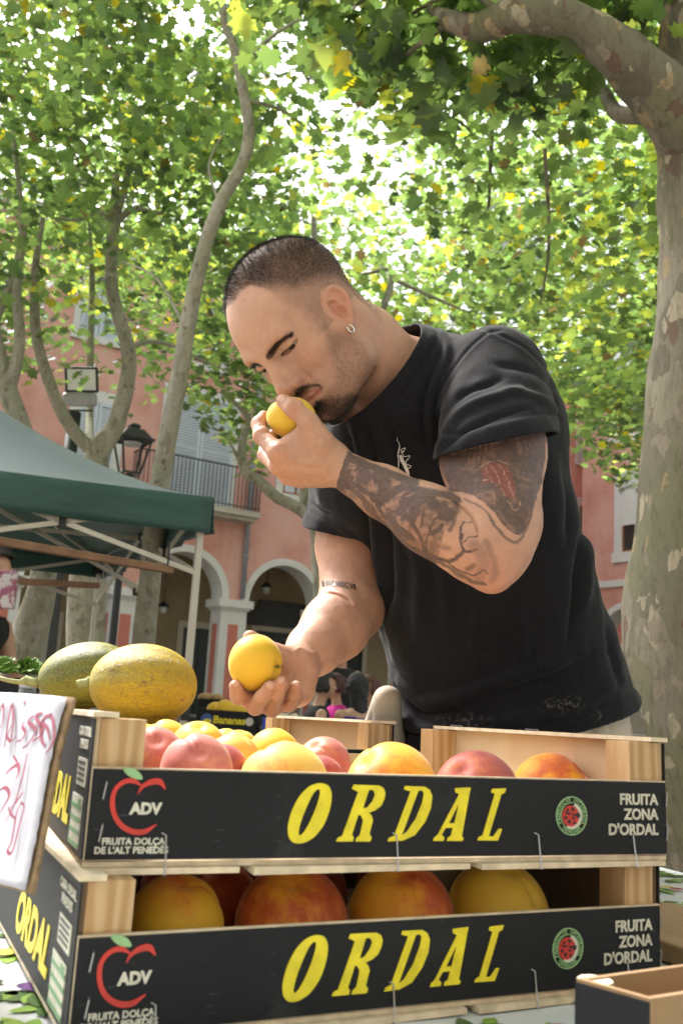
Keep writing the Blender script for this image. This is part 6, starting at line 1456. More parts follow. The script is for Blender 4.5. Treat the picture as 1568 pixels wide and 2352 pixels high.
# seams: shoulder and armhole
for pl in ([(985, 744), (1060, 752), (1130, 768), (1195, 800), (1250, 850), (1290, 895)], [(1003, 1045), (998, 990), (1008, 930), (1035, 865), (1075, 810), (1120, 770), (1150, 765)]):
    d, t = seg_dist(px[:, :2], catmull(pl, 4)); disp += (-.0011 * np.exp(-(d / 3.) ** 2) + .0007 * np.exp(-((d - 7) / 4.) ** 2)) * fm
sv2 = sv_ + sn * disp[:, None]
keep_v = (dn < 0) & (dl < 0) & (dr < 0) & (dh < 0)
# slide the last ring of vertices onto the cut so the edge is clean
kq = keep_v[sq_].sum(1) >= 1
for dd, nn in ((dn, n_neck), (dl, pl_sl[1]), (dr, pl_sr[1]), (dh, pl_hem[1])):
    mk = (dd > 0) & (dd < HS * 2.2)
    tv = nn[None] - sn * (sn @ nn)[:, None]; tl = (tv @ nn)[:, None] + 1e-6
    sv2[mk] -= (tv * (dd[:, None] / np.maximum(tl, .3)))[mk]
sq2 = sq_[kq]
used = np.unique(sq2); remap = -np.ones(len(sv2), int); remap[used] = np.arange(len(used))
sv3 = sv2[used]; sq3 = remap[sq2]
def smooth_rim(v, q, it=14):
    e = np.concatenate([q[:, [0, 1]], q[:, [1, 2]], q[:, [2, 3]], q[:, [3, 0]]]); es = np.sort(e, 1)
    _, inv, cnt = np.unique(es[:, 0].astype(np.int64) * len(v) + es[:, 1], return_inverse=True, return_counts=True)
    be = e[cnt[inv] == 1]; a = np.r_[be[:, 0], be[:, 1]]; b = np.r_[be[:, 1], be[:, 0]]; n = len(v)
    c = np.bincount(a, minlength=n)
    rim = c > 0
    for _ in range(it):
        av = np.stack([np.bincount(a, v[b, i], minlength=n) for i in range(3)], 1) / np.maximum(c, 1)[:, None]
        v = np.where(rim[:, None], v * .4 + av * .6, v)
    near = np.zeros(n); near[rim] = 1
    for _ in range(3):
        m2 = near.copy(); np.maximum.at(m2, e[:, 0], near[e[:, 1]] * .8); np.maximum.at(m2, e[:, 1], near[e[:, 0]] * .8); near = m2
    return smooth_verts(v, q, 3, .5, mask=np.where(rim, 0, near))
sv3 = smooth_rim(sv3, sq3)
def shirt_mat():
    t = NT('black_cotton'); co = t.coord()
    n1 = t.noise(co, 9, 5); n2 = t.noise(co, 420, 3, .6)
    c = t.ramp(n1, [(.3, (.0068, .0070, .0096)), (.75, (.013, .013, .0155))])
    c = t.mix(t.ramp(n2, [(.45, (0, 0, 0)), (.8, (.5, .5, .5))]), c, (.032, .032, .037))
    lint = t.ramp(t.noise(co, 190, 2, .3), [(.815, (0, 0, 0)), (.84, (1, 1, 1))])
    c = t.mix(lint, c, (.16, .15, .14))
    fl = t.math('MULTIPLY', t.attr('flour').outputs['Fac'], t.ramp(t.noise(co, 150, 4, .7), [(.52, (0, 0, 0)), (.62, (1, 1, 1))]))
    c = t.mix(fl, c, (.22, .19, .15))
    t.set(color=c, rough=.95, spec=.15, sheen=.08)
    t.b.inputs['Sheen Roughness'].default_value = .45
    t.bump(n2, .35, .0012); return t.m
sme = fast_mesh('t_shirt', sv3, sq3, shirt_mat())
pf = proj(sv3)
fl = .55 * np.maximum(np.exp(-((pf[:, 0] - 1290) / 40) ** 2 - ((pf[:, 1] - 1620) / 14) ** 2), np.exp(-((pf[:, 0] - 1372) / 12) ** 2 - ((pf[:, 1] - 1642) / 9) ** 2))
fl = np.maximum(fl, .35 * np.exp(-((pf[:, 0] - 1060) / 60) ** 2 - ((pf[:, 1] - 1660) / 20) ** 2))
a_ = sme.attributes.new('flour', 'FLOAT', 'POINT'); a_.data.foreach_set('value', fl.astype(np.float32))
print('shirt', len(sv3), time.time() - t1)
# ------------------------------------------------------------------ skin colour, tattoos, hair
def in_poly(px, poly, soft=0.):
    """signed softness: 1 inside, 0 outside, ramp over `soft` px"""
    poly = np.asarray(poly, float); x, y = px[:, 0], px[:, 1]; ins = np.zeros(len(px), bool); n = len(poly)
    for i in range(n):
        x0, y0 = poly[i]; x1, y1 = poly[(i + 1) % n]
        c = ((y0 > y) != (y1 > y)) & (x < (x1 - x0) * (y - y0) / (y1 - y0 + 1e-12) + x0); ins ^= c
    if np.ndim(soft) == 0 and soft <= 0: return ins.astype(float)
    d, _ = seg_dist(px, np.r_[poly, poly[:1]]); sd = np.where(ins, d, -d); soft = np.asarray(soft, float)
    return sstep(-soft * .5, soft * .5, sd)
def F1(pts): return [(.325 * x + 470.4, .325 * y + 529.2) for x, y in pts]       # face close-up -> photo
def F6(pts): return [(.2375 * x + 921.2, .2375 * y + 960.4) for x, y in pts]      # elbow close-up -> photo
def F2(pts): return [(.55 * x + 470.4, .55 * y + 862.4) for x, y in pts]          # arms close-up -> photo
HAIRP = F1([(60, 700), (128, 660), (150, 600), (195, 520), (255, 430), (320, 385), (400, 402), (455, 425), (520, 475), (600, 525), (690, 565), (755, 610), (800, 670), (835, 760), (900, 760), (960, 700), (1000, 640), (1040, 640), (1110, 650), (1195, 650), (1300, 500), (1100, 200), (700, -50), (200, 0), (0, 300)])
DENSEP = F1([(60, 600), (150, 560), (250, 420), (330, 375), (400, 395), (430, 380), (500, 385), (640, 400), (800, 330), (900, 320), (1000, 330), (1250, 480), (1100, 150), (700, -50), (200, 0), (0, 300)])
BEARDP = F1([(845, 640), (890, 700), (980, 735), (1060, 745), (1120, 790), (1175, 880), (1215, 970), (1190, 1080), (1120, 1180), (1075, 1290), (930, 1345), (820, 1300), (775, 1235), (800, 1205), (860, 1150), (905, 1110), (935, 1060), (925, 1000), (900, 930), (880, 850), (850, 760), (835, 690)])
GOATP = F1([(775, 1235), (800, 1205), (870, 1180), (950, 1165), (1050, 1150), (1110, 1190), (1075, 1290), (930, 1345), (820, 1300)])
MOUSP = F1([(632, 1150), (665, 1108), (722, 1082), (795, 1080), (838, 1108), (822, 1122), (785, 1098), (735, 1112), (690, 1148), (668, 1182), (652, 1175)])
SOULP = F1([(780, 1205), (825, 1205), (835, 1225), (812, 1250), (785, 1245)])
BROW = F1([(452, 893), (500, 822), (560, 770), (612, 742)])
def mirror_left(p):
    q = hloc(p); q[:, 0] = np.abs(q[:, 0]); return HO + q @ HA.T
def head_masks(p):
    loc = hloc(p); pm = mirror_left(p); px = proj(pm)[:, :2]
    hd = (np.linalg.norm(loc - [0, 0, .02], axis=1) < .19) & (loc[:, 2] > -.125)
    back = loc[:, 1] < -.045
    hair = in_poly(px, HAIRP, 10 + 26 * sstep(620, 660, px[:, 0])) * (loc[:, 2] > .0 - .0 * loc[:, 1])
    hair = np.where(back, sstep(-.055, -.02, loc[:, 2]), hair)
    hair = np.where(loc[:, 1] < .02, np.maximum(hair, sstep(.012, .050, loc[:, 2])), hair)
    dense = in_poly(px, DENSEP, 42); dense = np.where(back, sstep(-.02, .06, loc[:, 2]), dense)
    ear = (np.abs(loc[:, 0]) > .066) & (((loc[:, 1] - .004) / .024) ** 2 + ((loc[:, 2] - .006) / .033) ** 2 < 1)
    beard = in_poly(px, BEARDP, 26); goat = in_poly(px, GOATP, 16); mous = in_poly(px, MOUSP, 7); soul = in_poly(px, SOULP, 4)
    fr = loc[:, 1] > -.02
    under = sstep(-.075, -.092, loc[:, 2]) * sstep(.01, .04, loc[:, 1]) * (np.abs(loc[:, 0]) < .05)
    beard = np.maximum(beard, under * .7) * fr; goat = goat * fr; mous = mous * (loc[:, 1] > .05); soul = soul * (loc[:, 1] > .05)
    bd, bt = seg_dist(px, BROW); brow = sstep(0, 1, 1 - (bd - (5.6 - 3.2 * bt)) / 3.) * (loc[:, 1] > .05)
    notear = (~ear).astype(float)
    return [m_ * hd * notear for m_ in (hair, dense, beard, goat, mous, soul, brow)], loc, px, hd
S6 = lambda pts, w, d=1., soft=1.6: (F6(pts), w * .2375, d, soft)
S2 = lambda pts, w, d=1., soft=2.: (F2(pts), w * .55, d, soft)
INK = [S6([(600, 1000), (575, 1080), (580, 1230), (605, 1285)], 16), S6([(605, 1285), (545, 1330), (480, 1385), (380, 1365), (250, 1310)], 30), S6([(250, 1310), (238, 1200), (268, 1110), (310, 1000), (345, 955)], 18),
 S6([(300, 1110), (350, 1080), (385, 1030)], 52), S6([(585, 1215), (640, 1165), (690, 1150), (738, 1135)], 13), S6([(600, 1285), (660, 1292), (720, 1272)], 20), S6([(590, 1170), (612, 1120)], 12), S6([(600, 1000), (640, 1010), (680, 995)], 8),
 S6([(450, 1400), (560, 1480), (680, 1520), (760, 1500), (800, 1465), (850, 1500)], 16), S6([(250, 1330), (450, 1440), (650, 1560), (820, 1600)], 34, .55, 4), S6([(820, 1200), (880, 1350), (905, 1480), (880, 1570)], 70, .30, 14), S6([(700, 1240), (760, 1300), (800, 1420), (760, 1540)], 120, .26, 18), S6([(700, 1420), (640, 1460)], 60, .45, 9), S6([(400, 1240), (440, 1260)], 60, .35, 9),
 S6([(480, 880), (540, 850), (520, 950), (470, 1090)], 42, .55, 7), S6([(390, 940), (300, 920), (230, 950)], 24, .5, 5), S6([(20, 640), (200, 700), (350, 720), (480, 750)], 60, .65, 7), S6([(60, 860), (20, 770), (120, 700)], 40, .7, 5),
 # upper arm picture
 S6([(500, 690), (700, 740), (850, 850), (1000, 1040), (1120, 1110), (1190, 1060), (1290, 800), (1345, 560), (1370, 260)], 14, .9), S6([(830, 930), (960, 1110), (1060, 1190), (1150, 1160), (1230, 1000), (1330, 640)], 26, .55, 5), S6([(620, 790), (760, 860), (850, 950)], 20, .5, 5),
 S6([(960, 700), (1000, 860), (1110, 980), (1170, 900)], 130, .95, 6), S6([(930, 340), (990, 400), (850, 385)], 46, 1), S6([(1000, 440), (1100, 560), (1130, 800)], 38, .9), S6([(640, 610), (760, 620)], 34, .9), S6([(780, 640), (900, 640)], 20, .9),
 S6([(480, 700), (600, 620), (520, 480), (430, 420)], 70, .55, 9), S6([(1130, 600), (1290, 640)], 18, .8), S6([(1130, 660), (1270, 700)], 12, .7), S6([(1140, 540), (1290, 590)], 10, .8), S6([(1250, 700), (1180, 950), (1120, 1060)], 60, .9, 5)]
for x, w_, y1 in ((560, 30, 420), (600, 16, 400), (640, 26, 430), (690, 14, 400), (730, 20, 440), (775, 26, 440), (835, 18, 350), (1060, 22, 400), (1105, 12, 420), (1170, 34, 520), (1222, 26, 540), (1262, 14, 560), (1300, 22, 560), (1335, 12, 540)):
    INK.append(S6([(x - 10, 150), (x + 4, 300), (x - 6, y1)], w_, .85, 2))
INK += [S2([(548, 470), (560, 410), (598, 335)], 44, 1, 2.5), S2([(600, 345), (650, 365), (720, 390), (800, 420), (880, 450)], 34, .75, 5), S2([(600, 440), (640, 460), (700, 500), (760, 520)], 26, .75, 3), S2([(640, 480), (700, 560), (720, 590)], 10, .9), S2([(700, 520), (730, 560), (760, 600), (850, 660), (870, 690)], 14, .9), S2([(720, 540), (800, 480), (860, 470), (900, 520)], 34, .7, 4),
 S2([(760, 560), (830, 590), (880, 600)], 12, .8), S2([(590, 440), (640, 500), (700, 570), (780, 650), (860, 720), (940, 780)], 26, .6, 5), S2([(770, 590), (810, 640), (850, 670)], 34, .85, 4), S2([(880, 480), (1000, 500), (1060, 520)], 28, .6, 5), S2([(890, 560), (870, 620), (900, 680), (920, 740)], 16, .7, 3), S2([(920, 560), (900, 640)], 10, .7), S2([(950, 520), (940, 600)], 18, .5, 4)]
LIGHT = [S6([(820, 470), (850, 560), (885, 625)], 7), S6([(870, 450), (930, 560), (970, 680), (1015, 760)], 7), S6([(940, 440), (1010, 570), (1060, 680), (1110, 800)], 7), S6([(1010, 480), (1040, 560)], 6), S6([(780, 590), (830, 600)], 14), S6([(770, 470), (900, 400), (1040, 440)], 8), S6([(1030, 800), (1070, 880), (1120, 880), (1150, 800)], 9), S6([(880, 720), (950, 800)], 26, .5, 8)]
REDT = F6([(785, 500), (900, 415), (1010, 460), (1070, 560), (1120, 790), (1060, 780), (1000, 740), (940, 640), (880, 625), (770, 640)])
def stroke(px, S):
    out = np.zeros(len(px))
    for pts, w, d, soft in S:
        pts = np.asarray(pts); lo = pts.min(0) - w - soft; hi = pts.max(0) + w + soft
        mk = ((px > lo) & (px < hi)).all(1)
        if mk.any():
            dd, _ = seg_dist(px[mk], catmull(pts, 3)); out[mk] = np.maximum(out[mk], d * sstep(w / 2 + soft / 2, w / 2 - soft / 2, dd))
    return out
def man_colours(p, nrm_):
    """base colour of the skin itself: complexion, freckles of stubble, ink"""
    n = len(p); px = proj(p); base = np.array([.475, .272, .188])
    col = np.ones((n, 3)) * base
    v1 = fbm(p, 45, 3, 1)[:, None]; v2 = fbm(p, 170, 3, 2)[:, None]
    col *= 1 + (v1 - .5) * .28 + (v2 - .5) * .26
    (hair, dense, beard, goat, mous, soul, brow), loc, hpx, hd = head_masks(p)
    def tint(mask, c, a=1.):
        m_ = np.clip(mask * a, 0, 1)[:, None]; col[:] = col * (1 - m_) + np.array(c) * m_
    g = lambda c, r: np.exp(-((loc - c) ** 2).sum(1) / r ** 2) * hd
    for s_ in (1, -1):
        tint(g([s_ * .04, .075, -.02], .022), (.56, .25, .17), .40); tint(g([s_ * .015, .1, -.022], .011), (.52, .22, .15), .5)
        tint(g([s_ * .074, .005, .005], .03) * (np.abs(loc[:, 0]) > .067), (.58, .24, .16), .65); tint(g([s_ * .032, .083, .008], .012), (.36, .19, .14), .40)
    tint(g([0, .12, -.02], .013), (.56, .24, .17), .45)
    tint(sstep(.05, .085, loc[:, 2]) * hd * (loc[:, 1] > 0), (.62, .385, .27), .35)
    # lips
    lp = np.maximum(stroke(hpx, [(F1([(690, 1172), (745, 1140), (800, 1118)]), 7, 1, 3.), (F1([(700, 1206), (770, 1172), (815, 1130)]), 11, 1, 3.5)]), 0) * hd * (loc[:, 1] > .06)
    tint(lp, (.36, .125, .105), .9)
    # clipped hair seen as pigment in the skin
    grain = sstep(.35, .75, fbm(p, 900, 2, 4))
    patch = in_poly(hpx, F1([(300, 250), (430, 200), (480, 330), (470, 400), (400, 410), (330, 395), (280, 330)]), 34)
    hv = (.34 + .44 * dense + .22 * patch) * hair
    tint(hv * (.84 + .3 * grain), (.030, .028, .028), .97)
    tint(beard * (.28 + .40 * grain), (.085, .060, .048), .9); tint(goat * (.30 + .45 * grain), (.05, .036, .030), .82)
    tint(mous * (.30 + .45 * grain), (.07, .048, .038), .85); tint(soul, (.04, .03, .026), .85); tint(brow, (.05, .035, .03), .62)
    # moles
    for c in ((590, 905), (705, 842), (560, 690)): tint(np.exp(-((hpx - np.array(c)) ** 2).sum(1) / 3.) * hd, (.22, .10, .06), .6)
    # ---- hands: redder knuckles and fingertips, nails
    KN = [(601, 1002, 1.215), (638, 1040, 1.180), (641, 1071, 1.195), (676, 938, 1.17), (660, 1091, 1.21), (594, 974, 1.23), (586, 1624, 1.18), (572, 1609, 1.19), (624, 1628, 1.19), (664, 1618, 1.2), (541, 1576, 1.17), (619, 1579, 1.16), (645, 1569, 1.17), (679, 1577, 1.18), (611, 1046, 1.24)]
    for k in KN: tint(np.exp(-((p - P(*k)) ** 2).sum(1) / .014 ** 2), (.54, .23, .155), .45)
    tint(np.exp(-((p - P(1130, 1330, 1.06)) ** 2).sum(1) / .035 ** 2), (.52, .235, .165), .6)
    for (c, ax_, r1, r2) in (((541, 1569, 1.166), (0, -1), 8, 9), ((620, 1574, 1.152), (.45, -.9), 9.5, 10), ((646, 1561, 1.160), (.25, -.95), 8.5, 10), ((680, 1566, 1.178), (.05, -1), 7.5, 10), ((645, 914, 1.184), (-.97, -.25), 7.5, 10.5)):
        q = px[:, :2] - np.array(c[:2]); a = nrm(ax_); u = q @ a; w = q @ np.array([-a[1], a[0]])
        e = np.sqrt((u / r2) ** 2 + (w / r1) ** 2); near = (np.linalg.norm(p - P(*c), axis=1) < .016) & (nrm_ @ CF < .2)
        tint((e < 1) * near, (.62, .40, .31), .75); tint(((e > 1) & (e < 1.22)) * near, (.36, .16, .11), .55)
    # right arm: wrist a little lighter and pinker
    tint(np.exp(-((p - P(690, 1500, 1.27)) ** 2).sum(1) / .05 ** 2), (.60, .31, .22), .4)
    # ---- ink on the left arm
    arm = (seg_dist(p, [P(1150, 950, 1.25), MJ['EL'], P(800, 1085, 1.19)])[0] < .085) & (seg_dist(p, [MJ['SR'], MJ['ER'], MJ['WR']])[0] > .07) & (np.abs(hloc(p)[:, 0]) > -1) & (px[:, 2] < 1.32)
    arm &= ~((px[:, 0] < 905) & (px[:, 1] < 1010))
    q2 = px[:, :2]; jig = np.stack([fbm(p, 90, 2, 21) - .5, fbm(p, 90, 2, 22) - .5], 1) * 10
    q2 = q2 + jig
    band = np.array([(800, 1035), (769, 1118)]); side = (q2[:, 0] - (786 + (1075 - q2[:, 1]) * .36))
    fore = sstep(-1.5, 1.5, side) * (q2[:, 0] < 1150)
    ink = stroke(q2, INK)
    ink = np.maximum(ink, stroke(px[:, :2], INK[:3]) * 1.)
    patch = sstep(.47, .60, fbm(p, 42, 4, 31)); fine = sstep(.42, .62, fbm(p * [1, 1, 2.2], 120, 3, 33))
    rough_ = np.clip(patch * .55 + .18 * fine, 0, 1)
    lowarm = in_poly(q2, F2([(540, 475), (590, 325), (660, 350), (800, 420), (900, 470), (1040, 500), (1075, 560), (1000, 640), (960, 800), (900, 760), (760, 660), (650, 560)]), 8)
    upper = in_poly(q2, F6([(340, 380), (1400, 120), (1372, 560), (1290, 800), (1180, 1090), (1110, 1105), (1000, 1040), (850, 850), (700, 745), (480, 700), (400, 520)]), 5)
    ink = np.maximum(ink, lowarm * (.26 + rough_ * 1.2)); ink = np.maximum(ink, upper * (.48 + .60 * rough_))
    lt = stroke(q2, LIGHT); ink = ink * (1 - .9 * lt)
    ink = ink * np.where(q2[:, 0] < 1010, fore, 1.) * arm
    ink = np.clip(ink * 1.6, 0, 1) * (1 - .22 * (fbm(p, 260, 2, 41)))
    red = in_poly(q2, REDT, 4) * (1 - lt) * arm
    tint(ink, (.018, .026, .032), .98); tint(red, (.22, .045, .045), .62)
    return np.clip(col, .003, .9), px
def skin_mat():
    t = NT('skin'); c = t.attr('complexion').outputs['Color']; co = t.coord()
    pores = t.noise(co, 900, 3, .6); blot = t.noise(co, 60, 4, .6)
    c2 = t.mix(t.math('MULTIPLY', blot, .16), c, (.62, .28, .18)); c2 = t.mix(t.ramp(t.noise(co, 420, 3, .7), [(.58, (0, 0, 0)), (.72, (.30, .30, .30))]), c2, (.30, .13, .08))
    t.set(color=c2, rough=t.ramp(blot, [(.3, (.46,) * 3), (.7, (.62,) * 3)]), sss=.07, spec=.34)
    t.b.inputs['Subsurface Radius'].default_value = (1.0, .35, .18); t.b.inputs['Subsurface Scale'].default_value = .008
    vor = t.n('TexVoronoi'); vor.inputs['Scale'].default_value = 620; t.l(co, vor.inputs['Vector'])
    h = t.math('ADD', t.math('MULTIPLY', pores, .7), t.math('MULTIPLY', vor.outputs['Distance'], .5))
    t.bump(h, .40, .0011); return t.m
def hair_mesh(name, p, n, cnt, w, length, comb, jit, thick, cmat, seed, parent):
    r = np.random.default_rng(seed); pr = w / w.sum(); idx = r.choice(len(p), cnt, p=pr)
    root = p[idx] + r.normal(size=(cnt, 3)) * .0006; nn = n[idx]; L = length[idx] * r.uniform(.6, 1.3, cnt)
    d = nn + comb[idx] + r.normal(size=(cnt, 3)) * jit; d /= np.linalg.norm(d, axis=1)[:, None]
    tip = root + d * L[:, None] + comb[idx] * (L * .4)[:, None]; mid = root + d * (L * .5)[:, None]
    side = np.cross(d, r.normal(size=(cnt, 3))); side /= np.linalg.norm(side, axis=1)[:, None] + 1e-9
    root = root - nn * .0006
    v = np.stack([root - side * thick, root + side * thick, mid + side * thick * .8, tip, mid - side * thick * .8], 1).reshape(-1, 3)
    me = bpy.data.meshes.new(name); b = np.arange(cnt)[:, None] * 5
    q = np.concatenate([b + [0, 1, 2], b + [0, 2, 4], b + [4, 2, 3]])
    me = fast_mesh(name, v, q, cmat, smooth=False); o = bpy.data.objects.new(name, me); COL.objects.link(o)
    if parent: put_under(o, parent)
    return o
def hair_mat(name, c, r=.45):
    t = NT(name); t.set(color=t.ramp(t.noise(t.coord(), 700, 2), [(.3, tuple(x * .6 for x in c)), (.7, tuple(x * 1.8 for x in c))]), rough=r, spec=.5); return t.m
t1 = time.time()
HB = .0016
bv, bq = sdf_mesh(MAN_OPS, (-.30, .85, .88), (.55, 1.85, 1.85), HB)
bv = smooth_verts(bv, bq, 1, .35)
bn = vert_normals(bv, bq)
# fine relief: knuckle creases, wrist and neck lines, forehead
bpx = proj(bv); dsp = np.zeros(len(bv)); frn = sstep(.0, .3, -(bn @ CF))
CREASE = [([(667, 926), (676, 940), (683, 951)], 1.3, -.0007), ([(672, 922), (681, 936), (689, 947)], 1.1, -.0005), ([(592, 1000), (602, 1008), (612, 1010)], 1.2, -.0007), ([(586, 972), (594, 977), (602, 977)], 1.1, -.0006),
 ([(575, 1600), (583, 1608), (594, 1613)], 1.2, -.0006), ([(590, 1601), (600, 1608), (610, 1612)], 1.2, -.0006), ([(626, 1598), (636, 1603), (646, 1603)], 1.2, -.0006), ([(664, 1596), (673, 1600), (682, 1599)], 1.1, -.0006), ([(536, 1594), (545, 1600), (555, 1600)], 1.1, -.0006),
 ([(1030, 1142), (1062, 1165), (1088, 1195), (1100, 1235)], 3.0, -.0042), ([(1020, 1120), (1050, 1140), (1075, 1160)], 2.4, -.0012), ([(1035, 1112), (1065, 1128), (1095, 1150)], 2.2, -.0008),
 ([(733, 1358), (765, 1362), (795, 1375), (815, 1392)], 2.6, -.0030), ([(662, 1530), (682, 1515), (690, 1495)], 1.6, -.0010), ([(668, 1560), (680, 1540), (684, 1520)], 1.6, -.0010), ([(700, 1525), (704, 1545), (700, 1562)], 1.6, -.0008),
 ([(672, 1500), (690, 1488), (720, 1500), (760, 1470)], 3., .0012), ([(700, 1010), (720, 1020), (745, 1022)], 6., .0010), ([(640, 1052), (690, 1062), (750, 1068)], 5., .0012), ([(650, 1080), (700, 1086), (750, 1088)], 5., .0010), ([(655, 1066), (700, 1074), (740, 1078)], 5., -.0011),
 ([(780, 1045), (786, 1065), (782, 1092)], 3., -.0008), ([(730, 975), (748, 990), (762, 1010)], 4., .0012)]
for pl, w, amp in CREASE:
    d, t = seg_dist(bpx[:, :2], catmull(pl, 3)); dsp += amp * np.exp(-(d / w) ** 2) * sstep(0, .15, t) * sstep(1, .85, t) * frn * (bpx[:, 2] < 1.45)
for (c, ax_, r1, r2) in (((541, 1569, 1.166), (0, -1), 8, 9), ((620, 1574, 1.152), (.45, -.9), 9.5, 10), ((646, 1561, 1.160), (.25, -.95), 8.5, 10), ((680, 1566, 1.178), (.05, -1), 7.5, 10), ((645, 914, 1.184), (-.97, -.25), 7.5, 10.5)):
    q = bpx[:, :2] - np.array(c[:2]); a = nrm(ax_); u = q @ a; w = q @ np.array([-a[1], a[0]]); e = np.sqrt((u / r2) ** 2 + (w / r1) ** 2)
    near = (np.linalg.norm(bv - P(*c), axis=1) < .016) * frn
    dsp += near * (.0003 * (e < 1) - .0005 * np.exp(-((e - 1.12) / .12) ** 2))
dsp += (fbm(bv, 60, 3, 50) - .5) * .0016 * (np.linalg.norm(hloc(bv), axis=1) > .17)
bv = bv + bn * dsp[:, None]
bn = vert_normals(bv, bq)
cols, _ = man_colours(bv, bn)
pme = fast_mesh('person', bv, bq, skin_mat())
ca = pme.attributes.new('complexion', 'FLOAT_COLOR', 'POINT'); ca.data.foreach_set('color', np.c_[cols, np.ones(len(cols))].astype(np.float32).ravel())
man = bpy.data.objects.new('person', pme); COL.objects.link(man)
tag(man, 'short haired bearded man in a black T-shirt with a tattooed arm smelling a peach', 'person')
shirt = bpy.data.objects.new('t_shirt', sme); COL.objects.link(shirt); put_under(shirt, man)
md = shirt.modifiers.new('thickness', 'SOLIDIFY'); md.thickness = .0032; md.offset = 1
# eyes
def eye_mat():
    t = NT('eye'); a = t.attr('iris').outputs['Fac']
    t.set(color=t.ramp(a, [(0, (.40, .33, .29)), (.38, (.42, .35, .31)), (.42, (.02, .012, .008)), (.72, (.035, .017, .010)), (.78, (.004, .004, .004))]), rough=.08, spec=.6, coat=.5); return t.m
EYM = eye_mat()
for g in (1, -1):
    c = hp(g * .0325, .0700, .0215); b = MB().sphere(c, .01265, 40, 28); vv = np.array(b.v)
    look = nrm(HA @ np.array([.02 * g, .83, -.56])); ang = np.arccos(np.clip(((vv - c) / .01265) @ look, -1, 1))
    bulge = np.clip(.5 - ang, 0, 1) ** 2 * .002; vv = vv + (vv - c) / .01265 * bulge[:, None]; b.v = [tuple(x) for x in vv]
    o = b.build('eye', EYM, man, smooth=True); at = o.data.attributes.new('iris', 'FLOAT', 'POINT'); at.data.foreach_set('value', np.clip(1 - ang / .98, 0, 1).astype(np.float32))
# hair
hk = np.where(np.linalg.norm(hloc(bv), axis=1) < .2)[0]
hpz, hnz = bv[hk], bn[hk]
(h_, de_, be_, go_, mo_, so_, br_), hloc_, hpx_, _ = head_masks(hpz)
fwd = HA[:, 1]; dn_ = -HA[:, 2]; lf = HA[:, 0]
sgn = np.sign(hloc_[:, 0])[:, None]
comb_h = np.ones((len(hpz), 1)) * (fwd * .45) + dn_ * .25 * (hloc_[:, 2] < .08)[:, None]
HMAT = hair_mat('dark_hair', (.016, .0125, .011))
K = .6 if HB > .0025 else 1.
hair_mesh('hair', hpz, hnz, int(52000 * K), h_ * (.16 + de_) + 1e-9, .0020 + .0042 * de_ * np.clip((hloc_[:, 2] - .03) / .06, 0, 1), comb_h, .30, .00010, HMAT, 1, man)
comb_b = np.ones((len(hpz), 1)) * (dn_ * .9) + fwd * .2
hair_mesh('beard', hpz, hnz, int(15000 * K), be_ * .45 + go_ * 1.5 + so_ * 3 + 1e-9, .0016 + .0042 * go_ + .002 * so_, comb_b, .35, .00009, hair_mat('beard_hair', (.018, .013, .010)), 2, man)
hair_mesh('moustache', hpz, hnz, int(1900 * K), mo_ + 1e-9, .0040 + 0 * mo_, comb_b + lf * sgn * .5, .30, .00010, HMAT, 3, man)
hair_mesh('eyebrows', hpz, hnz, int(1700 * K), br_ + 1e-9, .0052 + 0 * br_, (lf * sgn * 1.6 + HA[:, 2] * .7 + fwd * -.2) * 1., .22, .00011, HMAT, 4, man)
# eyelashes
lp_, ln_ = [], []
for g in (1, -1):
    for a_, b_ in (((.0170, .0850, .0185), (.0240, .0862, .0178)), ((.0240, .0862, .0178), (.0370, .0838, .0178)), ((.0370, .0838, .0178), (.0455, .0775, .0192))):
        for t in np.linspace(0, 1, 14):
            c = np.array(a_) * (1 - t) + np.array(b_) * t; lp_.append(hp(g * c[0], c[1] - .0012, c[2])); ln_.append(HA @ nrm([g * (c[0] - .03) * 14, 1, -.75]))
lp_ = np.array(lp_); ln_ = np.array(ln_)
hair_mesh('eyelashes', lp_, ln_, 300, np.ones(len(lp_)), .0050 * np.ones(len(lp_)), ln_ * 0, .10, .00009, HMAT, 5, man)
# fine arm hair
ah = np.where((seg_dist(bv, [MJ['EL'], MJ['WL'], P(660, 1060, 1.2)])[0] < .06) | (seg_dist(bv, [MJ['ER'], MJ['WR']])[0] < .06))[0]
hair_mesh('arm_hair', bv[ah], bn[ah], int(4200 * K), np.ones(len(ah)), .0042 * np.ones(len(ah)), np.ones((len(ah), 1)) * (-CR * .9 + -CU * .9), .35, .000045, hair_mat('arm_hair', (.03, .018, .010)), 6, man)
# hoop earring
cR = hp(.0735, .0190, -.0205); ring = MB(); a1 = nrm(HA @ np.array([.25, -1, 0])); a2 = nrm(-HA[:, 2])
ring.tube([cR + a1 * .0050 * cos(t) * .8 + a2 * (.0058 * sin(t) + .002) for t in np.linspace(-.9, 4.1, 24)], .00105, 8)
ring.build('earring', simple('silver', (.75, .74, .72), .18, 1., .05), man, smooth=True)
